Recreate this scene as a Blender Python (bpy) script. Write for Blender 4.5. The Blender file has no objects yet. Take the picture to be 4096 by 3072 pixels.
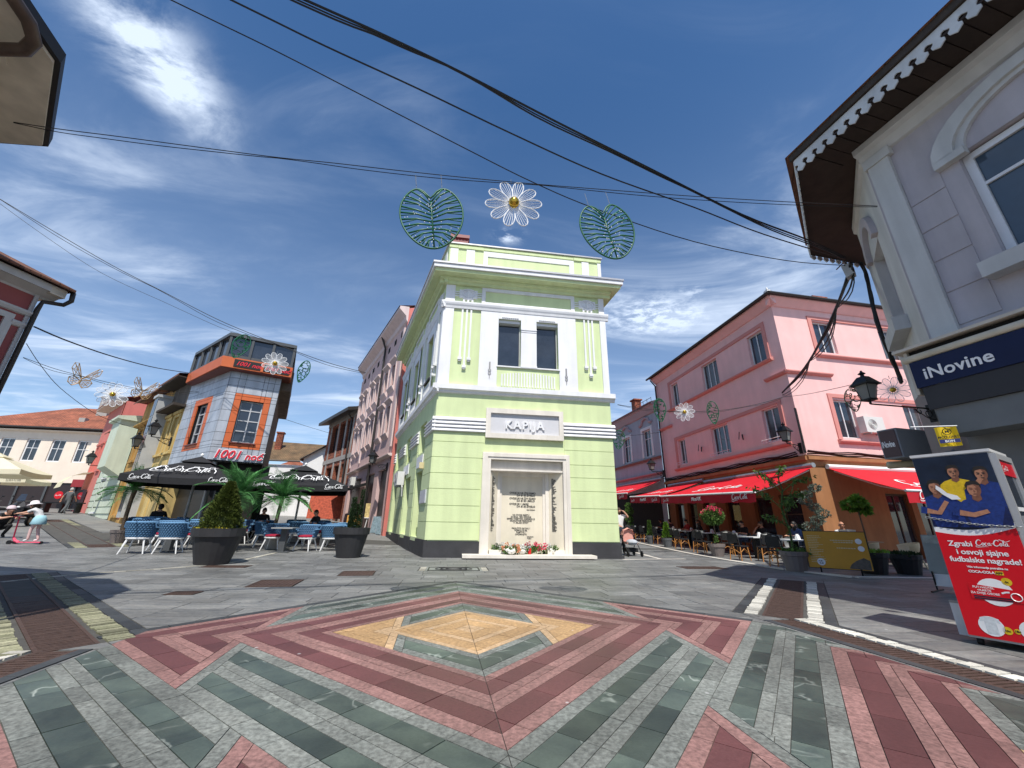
import bpy, bmesh, math, random
from mathutils import Vector, Matrix

random.seed(7)
SC = bpy.context.scene
COL = SC.collection
rad = math.radians

# ------------------------------------------------------------------ camera
FPX, CX, CY = 1560.0, 2048.0, 1536.0           # focal length in pixels of the 4096 x 3072 photograph
PIT, ROL, EYE = rad(19.55), rad(1.03), 1.10
FW = Vector((0, math.cos(PIT), math.sin(PIT)))
U0 = Vector((0, -math.sin(PIT), math.cos(PIT)))
R0 = Vector((1, 0, 0))
RT = math.cos(ROL) * R0 + math.sin(ROL) * U0
UP = -math.sin(ROL) * R0 + math.cos(ROL) * U0
CAM = Vector((0, 0, EYE))
cd = bpy.data.cameras.new('camera')
cd.sensor_width = 36.0
cd.lens = FPX / 4096.0 * 36.0
cd.clip_start, cd.clip_end = 0.05, 3000.0
cam = bpy.data.objects.new('camera', cd)
COL.objects.link(cam)
m = Matrix.Identity(4)
for i in range(3):
    m[i][0], m[i][1], m[i][2], m[i][3] = RT[i], UP[i], -FW[i], CAM[i]
cam.matrix_world = m
SC.camera = cam

# ------------------------------------------------------------------ sun, sky, exposure
SUN_EL = rad(59.0)
SUN_H = Vector((0.125, -0.992, 0)).normalized()
SUN = (SUN_H * math.cos(SUN_EL) + Vector((0, 0, math.sin(SUN_EL)))).normalized()
ld = bpy.data.lights.new('sun', 'SUN')
ld.energy, ld.angle, ld.color = 5.0, rad(0.5), (1.0, 0.955, 0.87)
sun = bpy.data.objects.new('sun', ld)
COL.objects.link(sun)
sun.rotation_euler = SUN.to_track_quat('Z', 'Y').to_euler()
SC.view_settings.view_transform = 'Standard'
SC.view_settings.look = 'None'
SC.view_settings.exposure = 0.18
SC.view_settings.gamma = 1.0
SC.cycles.use_denoising = True
SC.cycles.max_bounces = 6
SC.cycles.diffuse_bounces = 3
SC.cycles.glossy_bounces = 3
SC.cycles.transmission_bounces = 4
SC.cycles.transparent_max_bounces = 8
SC.cycles.sample_clamp_indirect = 6.0

def ray(x, y):
    return FW + ((x - CX) * RT - (y - CY) * UP) / FPX

w = bpy.data.worlds.new('World')
SC.world = w
w.use_nodes = True
nt = w.node_tree
nt.nodes.clear()
N = nt.nodes.new
K = nt.links.new
def wmath(op, a, b=None, c=None, clamp=False):
    n = N('ShaderNodeMath'); n.operation = op; n.use_clamp = clamp
    for i, v in enumerate((a, b, c)):
        if v is None: continue
        if isinstance(v, (int, float)): n.inputs[i].default_value = v
        else: K(v, n.inputs[i])
    return n.outputs[0]
wo = N('ShaderNodeOutputWorld'); bg = N('ShaderNodeBackground'); sky = N('ShaderNodeTexSky')
sky.sky_type = 'NISHITA'; sky.sun_disc = False
sky.sun_elevation = SUN_EL; sky.sun_rotation = math.atan2(SUN_H.x, SUN_H.y)
sky.altitude = 900.0; sky.air_density = 1.0; sky.dust_density = 0.9; sky.ozone_density = 2.2
hs = N('ShaderNodeHueSaturation'); hs.inputs['Saturation'].default_value = 1.22; hs.inputs['Value'].default_value = 1.0
K(sky.outputs[0], hs.inputs['Color'])
tc = N('ShaderNodeTexCoord'); sp = N('ShaderNodeSeparateXYZ'); K(tc.outputs['Generated'], sp.inputs[0])
zz = wmath('MAXIMUM', sp.outputs[2], 0.06)
cx_ = wmath('DIVIDE', sp.outputs[0], zz); cy_ = wmath('DIVIDE', sp.outputs[1], zz)   # the cloud layer as a flat sheet high above
cmb = N('ShaderNodeCombineXYZ'); K(cx_, cmb.inputs[0]); K(cy_, cmb.inputs[1])
def wnoise(scale, detail, rough, dist, mapping=None):
    src = cmb.outputs[0]
    if mapping:
        mp = N('ShaderNodeMapping'); mp.inputs['Scale'].default_value = mapping[0]; mp.inputs['Rotation'].default_value = mapping[1]
        mp.inputs['Location'].default_value = mapping[2]
        K(src, mp.inputs[0]); src = mp.outputs[0]
    n = N('ShaderNodeTexNoise'); n.inputs['Scale'].default_value = scale; n.inputs['Detail'].default_value = detail
    n.inputs['Roughness'].default_value = rough; n.inputs['Distortion'].default_value = dist
    K(src, n.inputs['Vector']); return n.outputs['Fac']
def ramp01(v, a, b):
    n = N('ShaderNodeMapRange'); n.interpolation_type = 'SMOOTHSTEP'
    n.inputs[1].default_value = a; n.inputs[2].default_value = b; K(v, n.inputs[0]); return n.outputs[0]
veil = wnoise(1.3, 7, 0.6, 0.9, ((0.6, 1.35, 1), (0, 0, rad(-52)), (3, 1, 0)))
veil2 = wnoise(0.5, 4, 0.5, 0.2, ((1, 1, 1), (0, 0, 0.4), (9, 4, 0)))
thin = wmath('MULTIPLY', wmath('MULTIPLY', ramp01(veil, 0.46, 0.82), ramp01(veil2, 0.30, 0.6)), 0.6)
low = wmath('MULTIPLY', ramp01(sp.outputs[2], 0.86, 0.10), wmath('MULTIPLY_ADD', ramp01(veil, 0.36, 0.78), 0.34, 0.22))
puff = wnoise(3.4, 8, 0.62, 0.35, ((1.0, 1.5, 1), (0, 0, rad(-70)), (0.3, 5, 0)))
puff2 = wnoise(9.0, 7, 0.66, 0.25, ((1.0, 1.4, 1), (0, 0, rad(-70)), (7.3, 2, 0)))
def blob(x, y, rx, ry, ang):
    v = ray(x, y).normalized(); vx, vy = v.x / v.z, v.y / v.z
    c, s_ = math.cos(ang), math.sin(ang)
    dx = wmath('SUBTRACT', cx_, vx); dy = wmath('SUBTRACT', cy_, vy)
    a = wmath('DIVIDE', wmath('ADD', wmath('MULTIPLY', dx, c), wmath('MULTIPLY', dy, s_)), rx)
    b = wmath('DIVIDE', wmath('SUBTRACT', wmath('MULTIPLY', dy, c), wmath('MULTIPLY', dx, s_)), ry)
    r2 = wmath('ADD', wmath('MULTIPLY', a, a), wmath('MULTIPLY', b, b))
    return wmath('POWER', 2.718, wmath('MULTIPLY', r2, -1.0))
def vdir(x0, y0, x1, y1):
    a = ray(x0, y0); b = ray(x1, y1); return math.atan2(b.y / b.z - a.y / a.z, b.x / b.z - a.x / a.z), math.hypot(b.y / b.z - a.y / a.z, b.x / b.z - a.x / a.z)
an, ln = vdir(480, 60, 770, 470)
big = blob(630, 250, ln * 0.72, ln * 0.40, an)
sm1 = blob(2600, 1265, 0.22, 0.16, 0.2)
sm2 = blob(2033, 945, 0.045, 0.035, 0.0)
sm3 = blob(2770, 1170, 0.07, 0.05, 0.3)
cl = wmath('MULTIPLY', big, wmath('MULTIPLY', ramp01(puff, 0.40, 0.64), wmath('MULTIPLY_ADD', ramp01(puff2, 0.3, 0.7), 0.5, 0.5)))
cl = wmath('MULTIPLY', cl, 1.7)
s3 = wmath('MAXIMUM', wmath('MAXIMUM', sm1, sm2), wmath('MULTIPLY', sm3, 0.5))
cl2 = wmath('MULTIPLY', s3, wmath('MULTIPLY', ramp01(puff2, 0.40, 0.66), 1.1))
cov = wmath('MINIMUM', wmath('ADD', wmath('ADD', wmath('ADD', thin, low), cl), cl2), 0.93)
mx = N('ShaderNodeMix'); mx.data_type = 'RGBA'
K(cov, mx.inputs[0]); K(hs.outputs[0], mx.inputs[6]); mx.inputs[7].default_value = (6.0, 6.9, 8.3, 1)
K(mx.outputs[2], bg.inputs[0]); bg.inputs[1].default_value = 0.13
K(bg.outputs[0], wo.inputs[0])

# ------------------------------------------------------------------ survey helpers (photo pixel -> place in the world)
def gh(X, Y):
    """height of the paving: flat in front, rising into the left and the back streets"""
    u = -.8 * X + .6 * Y - 10
    a = 0. if u < 0 else (.034 * u * u / 12 if u < 6 else .034 * (u - 3))
    v = Y - 14
    b = 0. if v < 0 else (.016 * v * v / 8 if v < 4 else .016 * (v - 2))
    return a + b
def pg(x, y):
    v = ray(x, y); t = .5
    while t < 120:
        P = CAM + v * t
        if P.z < gh(P.x, P.y): break
        t += .01
    return Vector((P.x, P.y, gh(P.x, P.y)))
def pz(x, y, z):
    v = ray(x, y); return CAM + v * ((z - EYE) / v.z)
def pY(x, y, Y):
    v = ray(x, y); return CAM + v * (Y / v.y)
def pv(x, y, O, D):
    """hit on the vertical plane through O with horizontal direction D"""
    v = ray(x, y); n = (D[1], -D[0])
    t = (O[0] * n[0] + O[1] * n[1]) / (v.x * n[0] + v.y * n[1]); return CAM + v * t
def G(X, Y, dz=0.): return Vector((X, Y, gh(X, Y) + dz))

# ------------------------------------------------------------------ mesh builder
class MB:
    def __init__(s, M=None):
        s.v = []; s.f = []; s.mi = []; s.M = M; s.k = 0
    def add(s, vs, fs, M=None):
        o = len(s.v); M2 = M if M is not None else s.M
        for p in vs:
            p = Vector(p); s.v.append(tuple(M2 @ p) if M2 is not None else tuple(p))
        for q in fs:
            s.f.append([i + o for i in q]); s.mi.append(s.k)
        return s
    def box(s, x0, x1, y0, y1, z0, z1, M=None):
        if x0 > x1: x0, x1 = x1, x0
        if y0 > y1: y0, y1 = y1, y0
        if z0 > z1: z0, z1 = z1, z0
        return s.add([(x0, y0, z0), (x1, y0, z0), (x1, y1, z0), (x0, y1, z0), (x0, y0, z1), (x1, y0, z1), (x1, y1, z1), (x0, y1, z1)],
                     [(0, 3, 2, 1), (4, 5, 6, 7), (0, 1, 5, 4), (1, 2, 6, 5), (2, 3, 7, 6), (3, 0, 4, 7)], M)
    def prism(s, poly, z0, z1, M=None):
        n = len(poly)
        vs = [(p[0], p[1], z0) for p in poly] + [(p[0], p[1], z1) for p in poly]
        fs = [tuple(range(n))[::-1], tuple(range(n, 2 * n))] + [(i, (i + 1) % n, n + (i + 1) % n, n + i) for i in range(n)]
        return s.add(vs, fs, M)
    def prismy(s, poly, y0, y1, M=None):
        """polygon in x,z extruded along y"""
        n = len(poly)
        vs = [(p[0], y0, p[1]) for p in poly] + [(p[0], y1, p[1]) for p in poly]
        fs = [tuple(range(n)), tuple(range(n, 2 * n))[::-1]] + [(i, n + i, n + (i + 1) % n, (i + 1) % n) for i in range(n)]
        return s.add(vs, fs, M)
    def prismx(s, poly, x0, x1, M=None):
        """polygon in y,z extruded along x"""
        n = len(poly)
        vs = [(x0, p[0], p[1]) for p in poly] + [(x1, p[0], p[1]) for p in poly]
        fs = [tuple(range(n))[::-1], tuple(range(n, 2 * n))] + [(i, (i + 1) % n, n + (i + 1) % n, n + i) for i in range(n)]
        return s.add(vs, fs, M)
    def tube(s, pts, r, n=6, closed=False, cap=True, M=None):
        pts = [Vector(p) for p in pts]; L = len(pts)
        rs = r if isinstance(r, (list, tuple)) else [r] * L
        vs = []; fs = []; ref = None
        for i, p in enumerate(pts):
            if closed: t = pts[(i + 1) % L] - pts[i - 1]
            else: t = pts[min(i + 1, L - 1)] - pts[max(i - 1, 0)]
            t = t.normalized() if t.length > 1e-9 else Vector((0, 0, 1))
            if ref is None: ref = Vector((0, 0, 1)) if abs(t.z) < .9 else Vector((1, 0, 0))
            a = t.cross(ref)
            if a.length < 1e-4: a = t.cross(Vector((.3, 1, .2)))
            a.normalize(); b = a.cross(t); ref = b
            for j in range(n):
                q = 2 * math.pi * j / n
                vs.append(p + (a * math.cos(q) + b * math.sin(q)) * rs[i])
        for i in range(L if closed else L - 1):
            k = (i + 1) % L
            for j in range(n):
                fs.append((i * n + j, i * n + (j + 1) % n, k * n + (j + 1) % n, k * n + j))
        if cap and not closed:
            fs.append(tuple(range(n))[::-1]); fs.append(tuple((L - 1) * n + j for j in range(n)))
        return s.add(vs, fs, M)
    def lathe(s, prof, n=16, c=(0, 0, 0), M=None):
        vs = []; fs = []
        for r, z in prof:
            for j in range(n):
                q = 2 * math.pi * j / n
                vs.append((c[0] + max(r, 1e-4) * math.cos(q), c[1] + max(r, 1e-4) * math.sin(q), c[2] + z))
        for i in range(len(prof) - 1):
            for j in range(n):
                fs.append((i * n + j, i * n + (j + 1) % n, (i + 1) * n + (j + 1) % n, (i + 1) * n + j))
        fs.append(tuple(range(n))[::-1]); fs.append(tuple((len(prof) - 1) * n + j for j in range(n)))
        return s.add(vs, fs, M)
    def ball(s, c, rx, ry=None, rz=None, n=10, k=6, M=None):
        ry = ry or rx; rz = rz or rx; vs = []; fs = []
        for i in range(k + 1):
            th = math.pi * i / k
            for j in range(n):
                q = 2 * math.pi * j / n
                vs.append((c[0] + rx * max(math.sin(th), .02) * math.cos(q), c[1] + ry * max(math.sin(th), .02) * math.sin(q), c[2] - rz * math.cos(th)))
        for i in range(k):
            for j in range(n):
                fs.append((i * n + j, i * n + (j + 1) % n, (i + 1) * n + (j + 1) % n, (i + 1) * n + j))
        return s.add(vs, fs, M)
    def quad(s, a, b, c, d, M=None):
        return s.add([a, b, c, d], [(0, 1, 2, 3)], M)
    def strip(s, pts, ws, nrm=(0, -1, 0), th=.004, M=None):
        """flat ribbon along pts (variable width) lying in the plane with normal nrm"""
        pts = [Vector(p) for p in pts]; nv = Vector(nrm).normalized(); L = len(pts)
        A = []; B = []
        for i, p in enumerate(pts):
            t = (pts[min(i + 1, L - 1)] - pts[max(i - 1, 0)])
            t = t.normalized() if t.length > 1e-9 else Vector((1, 0, 0))
            a = nv.cross(t); ww = ws[i] if isinstance(ws, (list, tuple)) else ws
            A.append(p + a * ww / 2); B.append(p - a * ww / 2)
        vs = [q + nv * th for q in A] + [q + nv * th for q in B]
        fs = [(i, i + 1, L + i + 1, L + i) for i in range(L - 1)]
        return s.add(vs, fs, M)
    def build(s, name, mats, parent=None, smooth=False, loc=None, rotz=None, bevel=0):
        me = bpy.data.meshes.new(name)
        me.from_pydata(s.v, [], s.f)
        if not isinstance(mats, (list, tuple)): mats = [mats]
        for mm in mats: me.materials.append(mm)
        if len(mats) > 1: me.polygons.foreach_set('material_index', s.mi)
        me.validate(); me.update()
        fixn(me)
        if smooth: me.polygons.foreach_set('use_smooth', [True] * len(me.polygons))
        return link(name, me, parent, loc, rotz)
def fixn(me):
    bm = bmesh.new(); bm.from_mesh(me)
    bmesh.ops.recalc_face_normals(bm, faces=bm.faces); bm.to_mesh(me); bm.free()
def link(name, me, parent=None, loc=None, rotz=None):
    o = bpy.data.objects.new(name, me); COL.objects.link(o)
    if parent is not None: o.parent = parent
    if loc is not None: o.location = loc
    if rotz is not None: o.rotation_euler = (0, 0, rotz)
    return o
def tag(o, label=None, cat=None, group=None, kind=None):
    if label: o['label'] = label
    if cat: o['category'] = cat
    if group: o['group'] = group
    if kind: o['kind'] = kind
    return o
def thing(name, label, cat, loc=(0, 0, 0), rotz=0, group=None):
    o = bpy.data.objects.new(name, None); COL.objects.link(o)
    o.empty_display_size = .2; o.location = loc; o.rotation_euler = (0, 0, rotz)
    return tag(o, label, cat, group)
def struct(o): o['kind'] = 'structure'; return o
KIDS = {}
def tree_copy(o, loc, rotz, label=None, group=None, scale=None):
    def rec(src, par):
        c = src.copy(); COL.objects.link(c)
        if par is not None: c.parent = par
        for ch in [q for q in list(src.children)]: rec(ch, c)
        return c
    c = rec(o, None); c.location = loc; c.rotation_euler = (0, 0, rotz)
    if label: c['label'] = label
    if group: c['group'] = group
    if scale: c.scale = (scale,) * 3 if isinstance(scale, (int, float)) else scale
    return c
def T3(x=0, y=0, z=0): return Matrix.Translation((x, y, z))
def RZ(a): return Matrix.Rotation(a, 4, 'Z')
def RX(a): return Matrix.Rotation(a, 4, 'X')
def RY(a): return Matrix.Rotation(a, 4, 'Y')
def plane_frame(O, xdir, zdir):
    """matrix: local x along xdir, local z along zdir (in plane), local -y = outward normal toward x cross z reversed"""
    x = Vector(xdir).normalized(); z = Vector(zdir); z = (z - x * z.dot(x)).normalized(); y = z.cross(x)
    M = Matrix.Identity(4)
    for i in range(3): M[i][0], M[i][1], M[i][2], M[i][3] = x[i], y[i], z[i], O[i]
    return M

# ------------------------------------------------------------------ materials
MC = {}
def mat(name, rgb, rough=.7, var=.12, scale=3.0, bump=.0, bscale=40., metal=0., spec=.4, rnd=0., streak=0., coord='world', detail=6, hue=0., trans=0.):
    if name in MC: return MC[name]
    mt = bpy.data.materials.new(name); mt.use_nodes = True
    n = mt.node_tree; n.nodes.clear(); A = n.nodes.new; B = n.links.new
    out = A('ShaderNodeOutputMaterial'); bs = A('ShaderNodeBsdfPrincipled'); B(bs.outputs[0], out.inputs[0])
    bs.inputs['Roughness'].default_value = rough; bs.inputs['Metallic'].default_value = metal
    bs.inputs['Specular IOR Level'].default_value = spec
    if coord == 'world':
        g = A('ShaderNodeNewGeometry'); src = g.outputs['Position']
    else:
        g = A('ShaderNodeTexCoord'); src = g.outputs['Object']
    no = A('ShaderNodeTexNoise'); no.inputs['Scale'].default_value = scale; no.inputs['Detail'].default_value = detail; no.inputs['Roughness'].default_value = .62
    B(src, no.inputs['Vector'])
    val = A('ShaderNodeMapRange'); val.inputs[1].default_value = .25; val.inputs[2].default_value = .75
    val.inputs[3].default_value = 1 - var; val.inputs[4].default_value = 1 + var; B(no.outputs['Fac'], val.inputs[0])
    cur = val.outputs[0]
    if rnd:
        oi = A('ShaderNodeObjectInfo'); ge = A('ShaderNodeNewGeometry')
        ad = A('ShaderNodeMath'); ad.operation = 'ADD'; B(oi.outputs['Random'], ad.inputs[0]); B(ge.outputs['Random Per Island'], ad.inputs[1])
        fr = A('ShaderNodeMath'); fr.operation = 'FRACT'; B(ad.outputs[0], fr.inputs[0])
        mr = A('ShaderNodeMapRange'); mr.inputs[3].default_value = 1 - rnd; mr.inputs[4].default_value = 1 + rnd; B(fr.outputs[0], mr.inputs[0])
        mu = A('ShaderNodeMath'); mu.operation = 'MULTIPLY'; B(cur, mu.inputs[0]); B(mr.outputs[0], mu.inputs[1]); cur = mu.outputs[0]
    if streak:
        mp = A('ShaderNodeMapping'); mp.inputs['Scale'].default_value = (2.2, 2.2, .22); B(src, mp.inputs[0])
        n2 = A('ShaderNodeTexNoise'); n2.inputs['Scale'].default_value = 1.6; n2.inputs['Detail'].default_value = 7; B(mp.outputs[0], n2.inputs['Vector'])
        m2 = A('ShaderNodeMapRange'); m2.inputs[1].default_value = .38; m2.inputs[2].default_value = .62
        m2.inputs[3].default_value = 1 - streak; m2.inputs[4].default_value = 1.0; B(n2.outputs['Fac'], m2.inputs[0])
        mu = A('ShaderNodeMath'); mu.operation = 'MULTIPLY'; B(cur, mu.inputs[0]); B(m2.outputs[0], mu.inputs[1]); cur = mu.outputs[0]
    hv = A('ShaderNodeHueSaturation'); hv.inputs['Color'].default_value = (*rgb, 1); B(cur, hv.inputs['Value'])
    B(hv.outputs[0], bs.inputs['Base Color'])
    if bump:
        nb = A('ShaderNodeTexNoise'); nb.inputs['Scale'].default_value = bscale; nb.inputs['Detail'].default_value = 4; B(src, nb.inputs['Vector'])
        bp = A('ShaderNodeBump'); bp.inputs['Strength'].default_value = bump; bp.inputs['Distance'].default_value = .02
        B(nb.outputs['Fac'], bp.inputs['Height']); B(bp.outputs[0], bs.inputs['Normal'])
    if trans:
        tr = A('ShaderNodeBsdfTranslucent'); B(hv.outputs[0], tr.inputs[0]); mxs = A('ShaderNodeMixShader'); mxs.inputs[0].default_value = trans
        B(bs.outputs[0], mxs.inputs[1]); B(tr.outputs[0], mxs.inputs[2]); B(mxs.outputs[0], out.inputs[0])
    MC[name] = mt
    return mt
def srgb(r, g, b):
    f = lambda c: ((c / 255 + .055) / 1.055) ** 2.4 if c > 10 else c / 255 / 12.92
    return (f(r), f(g), f(b))
# ------------------------------------------------------------------ stone materials
def stone(name, base, alt, rough=.45, veins=0., vein_col=(.5, .55, .5), grain=0., rnd=.25, gscale=60., streaky=False, alt_amt=.5, dirt=.25):
    if name in MC: return MC[name]
    mt = bpy.data.materials.new(name); mt.use_nodes = True
    n = mt.node_tree; n.nodes.clear(); A = n.nodes.new; B = n.links.new
    out = A('ShaderNodeOutputMaterial'); bs = A('ShaderNodeBsdfPrincipled'); B(bs.outputs[0], out.inputs[0])
    bs.inputs['Specular IOR Level'].default_value = .3
    ge = A('ShaderNodeNewGeometry'); oi = A('ShaderNodeObjectInfo')
    ad = A('ShaderNodeMath'); ad.operation = 'ADD'; B(oi.outputs['Random'], ad.inputs[0]); B(ge.outputs['Random Per Island'], ad.inputs[1])
    fr = A('ShaderNodeMath'); fr.operation = 'FRACT'; B(ad.outputs[0], fr.inputs[0])
    cb = A('ShaderNodeCombineXYZ')
    m7 = A('ShaderNodeMath'); m7.operation = 'MULTIPLY'; m7.inputs[1].default_value = 37.; B(fr.outputs[0], m7.inputs[0])
    B(m7.outputs[0], cb.inputs[0]); B(m7.outputs[0], cb.inputs[2])
    va = A('ShaderNodeVectorMath'); va.operation = 'ADD'; B(ge.outputs['Position'], va.inputs[0]); B(cb.outputs[0], va.inputs[1])
    mp = A('ShaderNodeMapping'); B(va.outputs[0], mp.inputs[0])
    mp.inputs['Scale'].default_value = (1, 4, 1) if streaky else (1, 1, 1); mp.inputs['Rotation'].default_value = (0, 0, rad(-8))
    n1 = A('ShaderNodeTexNoise'); n1.inputs['Scale'].default_value = 2.6; n1.inputs['Detail'].default_value = 8; n1.inputs['Roughness'].default_value = .62; n1.inputs['Distortion'].default_value = .5
    B(mp.outputs[0], n1.inputs['Vector'])
    r1 = A('ShaderNodeMapRange'); r1.inputs[1].default_value = .34; r1.inputs[2].default_value = .66; B(n1.outputs['Fac'], r1.inputs[0])
    mx = A('ShaderNodeMix'); mx.data_type = 'RGBA'; mx.inputs[6].default_value = (*base, 1); mx.inputs[7].default_value = (*alt, 1)
    aa = A('ShaderNodeMath'); aa.operation = 'MULTIPLY'; aa.inputs[1].default_value = alt_amt; B(r1.outputs[0], aa.inputs[0]); B(aa.outputs[0], mx.inputs[0])
    col = mx.outputs[2]; bumpsrc = None
    if veins:
        vs_ = A('ShaderNodeTexNoise'); vs_.inputs['Scale'].default_value = 1.3; vs_.inputs['Detail'].default_value = 4; vs_.inputs['Distortion'].default_value = .5; B(va.outputs[0], vs_.inputs['Vector'])
        sb = A('ShaderNodeMath'); sb.operation = 'SUBTRACT'; sb.inputs[1].default_value = .5; B(vs_.outputs['Fac'], sb.inputs[0])
        ab = A('ShaderNodeMath'); ab.operation = 'ABSOLUTE'; B(sb.outputs[0], ab.inputs[0])
        vr = A('ShaderNodeMapRange'); vr.inputs[1].default_value = .0; vr.inputs[2].default_value = .012; vr.inputs[3].default_value = veins; vr.inputs[4].default_value = 0; B(ab.outputs[0], vr.inputs[0])
        br = A('ShaderNodeTexNoise'); br.inputs['Scale'].default_value = 3.5; B(va.outputs[0], br.inputs['Vector'])
        brr = A('ShaderNodeMapRange'); brr.inputs[1].default_value = .44; brr.inputs[2].default_value = .58; B(br.outputs['Fac'], brr.inputs[0])
        vm = A('ShaderNodeMath'); vm.operation = 'MULTIPLY'; B(vr.outputs[0], vm.inputs[0]); B(brr.outputs[0], vm.inputs[1])
        m2 = A('ShaderNodeMix'); m2.data_type = 'RGBA'; B(vm.outputs[0], m2.inputs[0]); B(col, m2.inputs[6]); m2.inputs[7].default_value = (*vein_col, 1); col = m2.outputs[2]
    gn = A('ShaderNodeTexNoise'); gn.inputs['Scale'].default_value = gscale; gn.inputs['Detail'].default_value = 3; gn.inputs['Roughness'].default_value = .7; B(ge.outputs['Position'], gn.inputs['Vector'])
    gr = A('ShaderNodeMapRange'); gr.inputs[1].default_value = .33; gr.inputs[2].default_value = .67; gr.inputs[3].default_value = 1 - grain; gr.inputs[4].default_value = 1 + grain * .6; B(gn.outputs['Fac'], gr.inputs[0])
    rr = A('ShaderNodeMapRange'); rr.inputs[3].default_value = 1 - rnd; rr.inputs[4].default_value = 1 + rnd; B(fr.outputs[0], rr.inputs[0])
    dn = A('ShaderNodeTexNoise'); dn.inputs['Scale'].default_value = .9; dn.inputs['Detail'].default_value = 6; B(ge.outputs['Position'], dn.inputs['Vector'])
    dr = A('ShaderNodeMapRange'); dr.inputs[1].default_value = .35; dr.inputs[2].default_value = .65; dr.inputs[3].default_value = 1 - dirt; dr.inputs[4].default_value = 1 + dirt * .4; B(dn.outputs['Fac'], dr.inputs[0])
    v1 = A('ShaderNodeMath'); v1.operation = 'MULTIPLY'; B(gr.outputs[0], v1.inputs[0]); B(rr.outputs[0], v1.inputs[1])
    v2 = A('ShaderNodeMath'); v2.operation = 'MULTIPLY'; B(v1.outputs[0], v2.inputs[0]); B(dr.outputs[0], v2.inputs[1])
    hv = A('ShaderNodeHueSaturation'); B(col, hv.inputs['Color']); B(v2.outputs[0], hv.inputs['Value'])
    vo = A('ShaderNodeTexVoronoi'); vo.inputs['Scale'].default_value = 1.9; B(ge.outputs['Position'], vo.inputs['Vector'])   # trodden gum and paint specks
    vr2 = A('ShaderNodeMapRange'); vr2.inputs[1].default_value = .022; vr2.inputs[2].default_value = .034; vr2.inputs[3].default_value = .55; vr2.inputs[4].default_value = 0; B(vo.outputs['Distance'], vr2.inputs[0])
    gm = A('ShaderNodeMix'); gm.data_type = 'RGBA'; B(vr2.outputs[0], gm.inputs[0]); B(hv.outputs[0], gm.inputs[6]); B(vo.outputs['Color'], gm.inputs[7])
    g2 = A('ShaderNodeHueSaturation'); g2.inputs['Saturation'].default_value = .0; g2.inputs['Value'].default_value = .75; B(vo.outputs['Color'], g2.inputs['Color']); B(g2.outputs[0], gm.inputs[7]); B(gm.outputs[2], bs.inputs['Base Color'])
    ro = A('ShaderNodeMapRange'); ro.inputs[3].default_value = rough - .1; ro.inputs[4].default_value = rough + .15; B(dn.outputs['Fac'], ro.inputs[0]); B(ro.outputs[0], bs.inputs['Roughness'])
    bp = A('ShaderNodeBump'); bp.inputs['Strength'].default_value = .12 + grain * .5; bp.inputs['Distance'].default_value = .004; B(gn.outputs['Fac'], bp.inputs['Height']); B(bp.outputs[0], bs.inputs['Normal'])
    MC[name] = mt
    return mt
ST_GREEN = stone('green_marble', (.050, .068, .064), (.105, .135, .112), .42, veins=.55, vein_col=(.42, .46, .42), grain=.12, rnd=.38, alt_amt=.8)
ST_GREY = stone('grey_stone', (.205, .215, .198), (.145, .16, .15), .6, grain=.46, rnd=.2, gscale=34)
ST_PINK = stone('pink_stone', (.30, .165, .15), (.225, .125, .115), .6, grain=.4, rnd=.17, gscale=34)
ST_RED = stone('red_stone', (.145, .056, .056), (.11, .046, .047), .5, grain=.18, rnd=.22, gscale=60)
ST_YEL = stone('ochre_stone', (.50, .315, .155), (.40, .25, .125), .6, grain=.32, rnd=.1, gscale=30)
ST_YEL2 = stone('pale_ochre_stone', (.54, .37, .22), (.48, .32, .18), .6, grain=.28, rnd=.1, gscale=30)
ST_SLATE = stone('slate', (.135, .141, .145), (.225, .222, .21), .52, grain=.2, rnd=.21, gscale=22, streaky=True, alt_amt=1., dirt=.25)
ST_DARK = stone('dark_slate', (.045, .05, .055), (.075, .08, .082), .55, grain=.2, rnd=.2)
ST_COB = stone('cobble', (.40, .38, .32), (.26, .25, .21), .75, grain=.35, rnd=.35)
ST_COBD = stone('mossy_cobble', (.30, .29, .20), (.17, .185, .09), .8, grain=.4, rnd=.35)
ST_LIGHT = stone('light_limestone', (.60, .56, .50), (.50, .46, .40), .6, grain=.12, rnd=.06, dirt=.15)
M_JOINT = mat('joint_mortar', (.07, .068, .063), .9, .3, 6)
M_RUST = mat('rusty_iron', (.085, .052, .042), .7, .35, 14, bump=.4, bscale=80, metal=.3)
M_IRON = mat('dark_iron', (.035, .034, .033), .55, .25, 10, metal=.5)

def clip(poly, a, b, c):
    """part of a convex polygon with a*x + b*y <= c"""
    out = []
    for i in range(len(poly)):
        p, q = poly[i], poly[(i + 1) % len(poly)]
        dp, dq = a * p[0] + b * p[1] - c, a * q[0] + b * q[1] - c
        if dp <= 0: out.append(p)
        if (dp < 0 < dq) or (dq < 0 < dp):
            t = dp / (dp - dq); out.append((p[0] + (q[0] - p[0]) * t, p[1] + (q[1] - p[1]) * t))
    return out
def area(p):
    return abs(sum(p[i][0] * p[(i + 1) % len(p)][1] - p[(i + 1) % len(p)][0] * p[i][1] for i in range(len(p)))) / 2
def inset(p, d):
    s = sum(p[i][0] * p[(i + 1) % len(p)][1] - p[(i + 1) % len(p)][0] * p[i][1] for i in range(len(p)))
    q = list(p)
    for i in range(len(p)):
        x0, y0 = p[i]; x1, y1 = p[(i + 1) % len(p)]; L = math.hypot(x1 - x0, y1 - y0)
        if L < 1e-5: continue
        a, b = (y1 - y0) / L, -(x1 - x0) / L
        if s < 0: a, b = -a, -b
        q = clip(q, a, b, a * x0 + b * y0 - d)
        if len(q) < 3: return []
    return q

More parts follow.
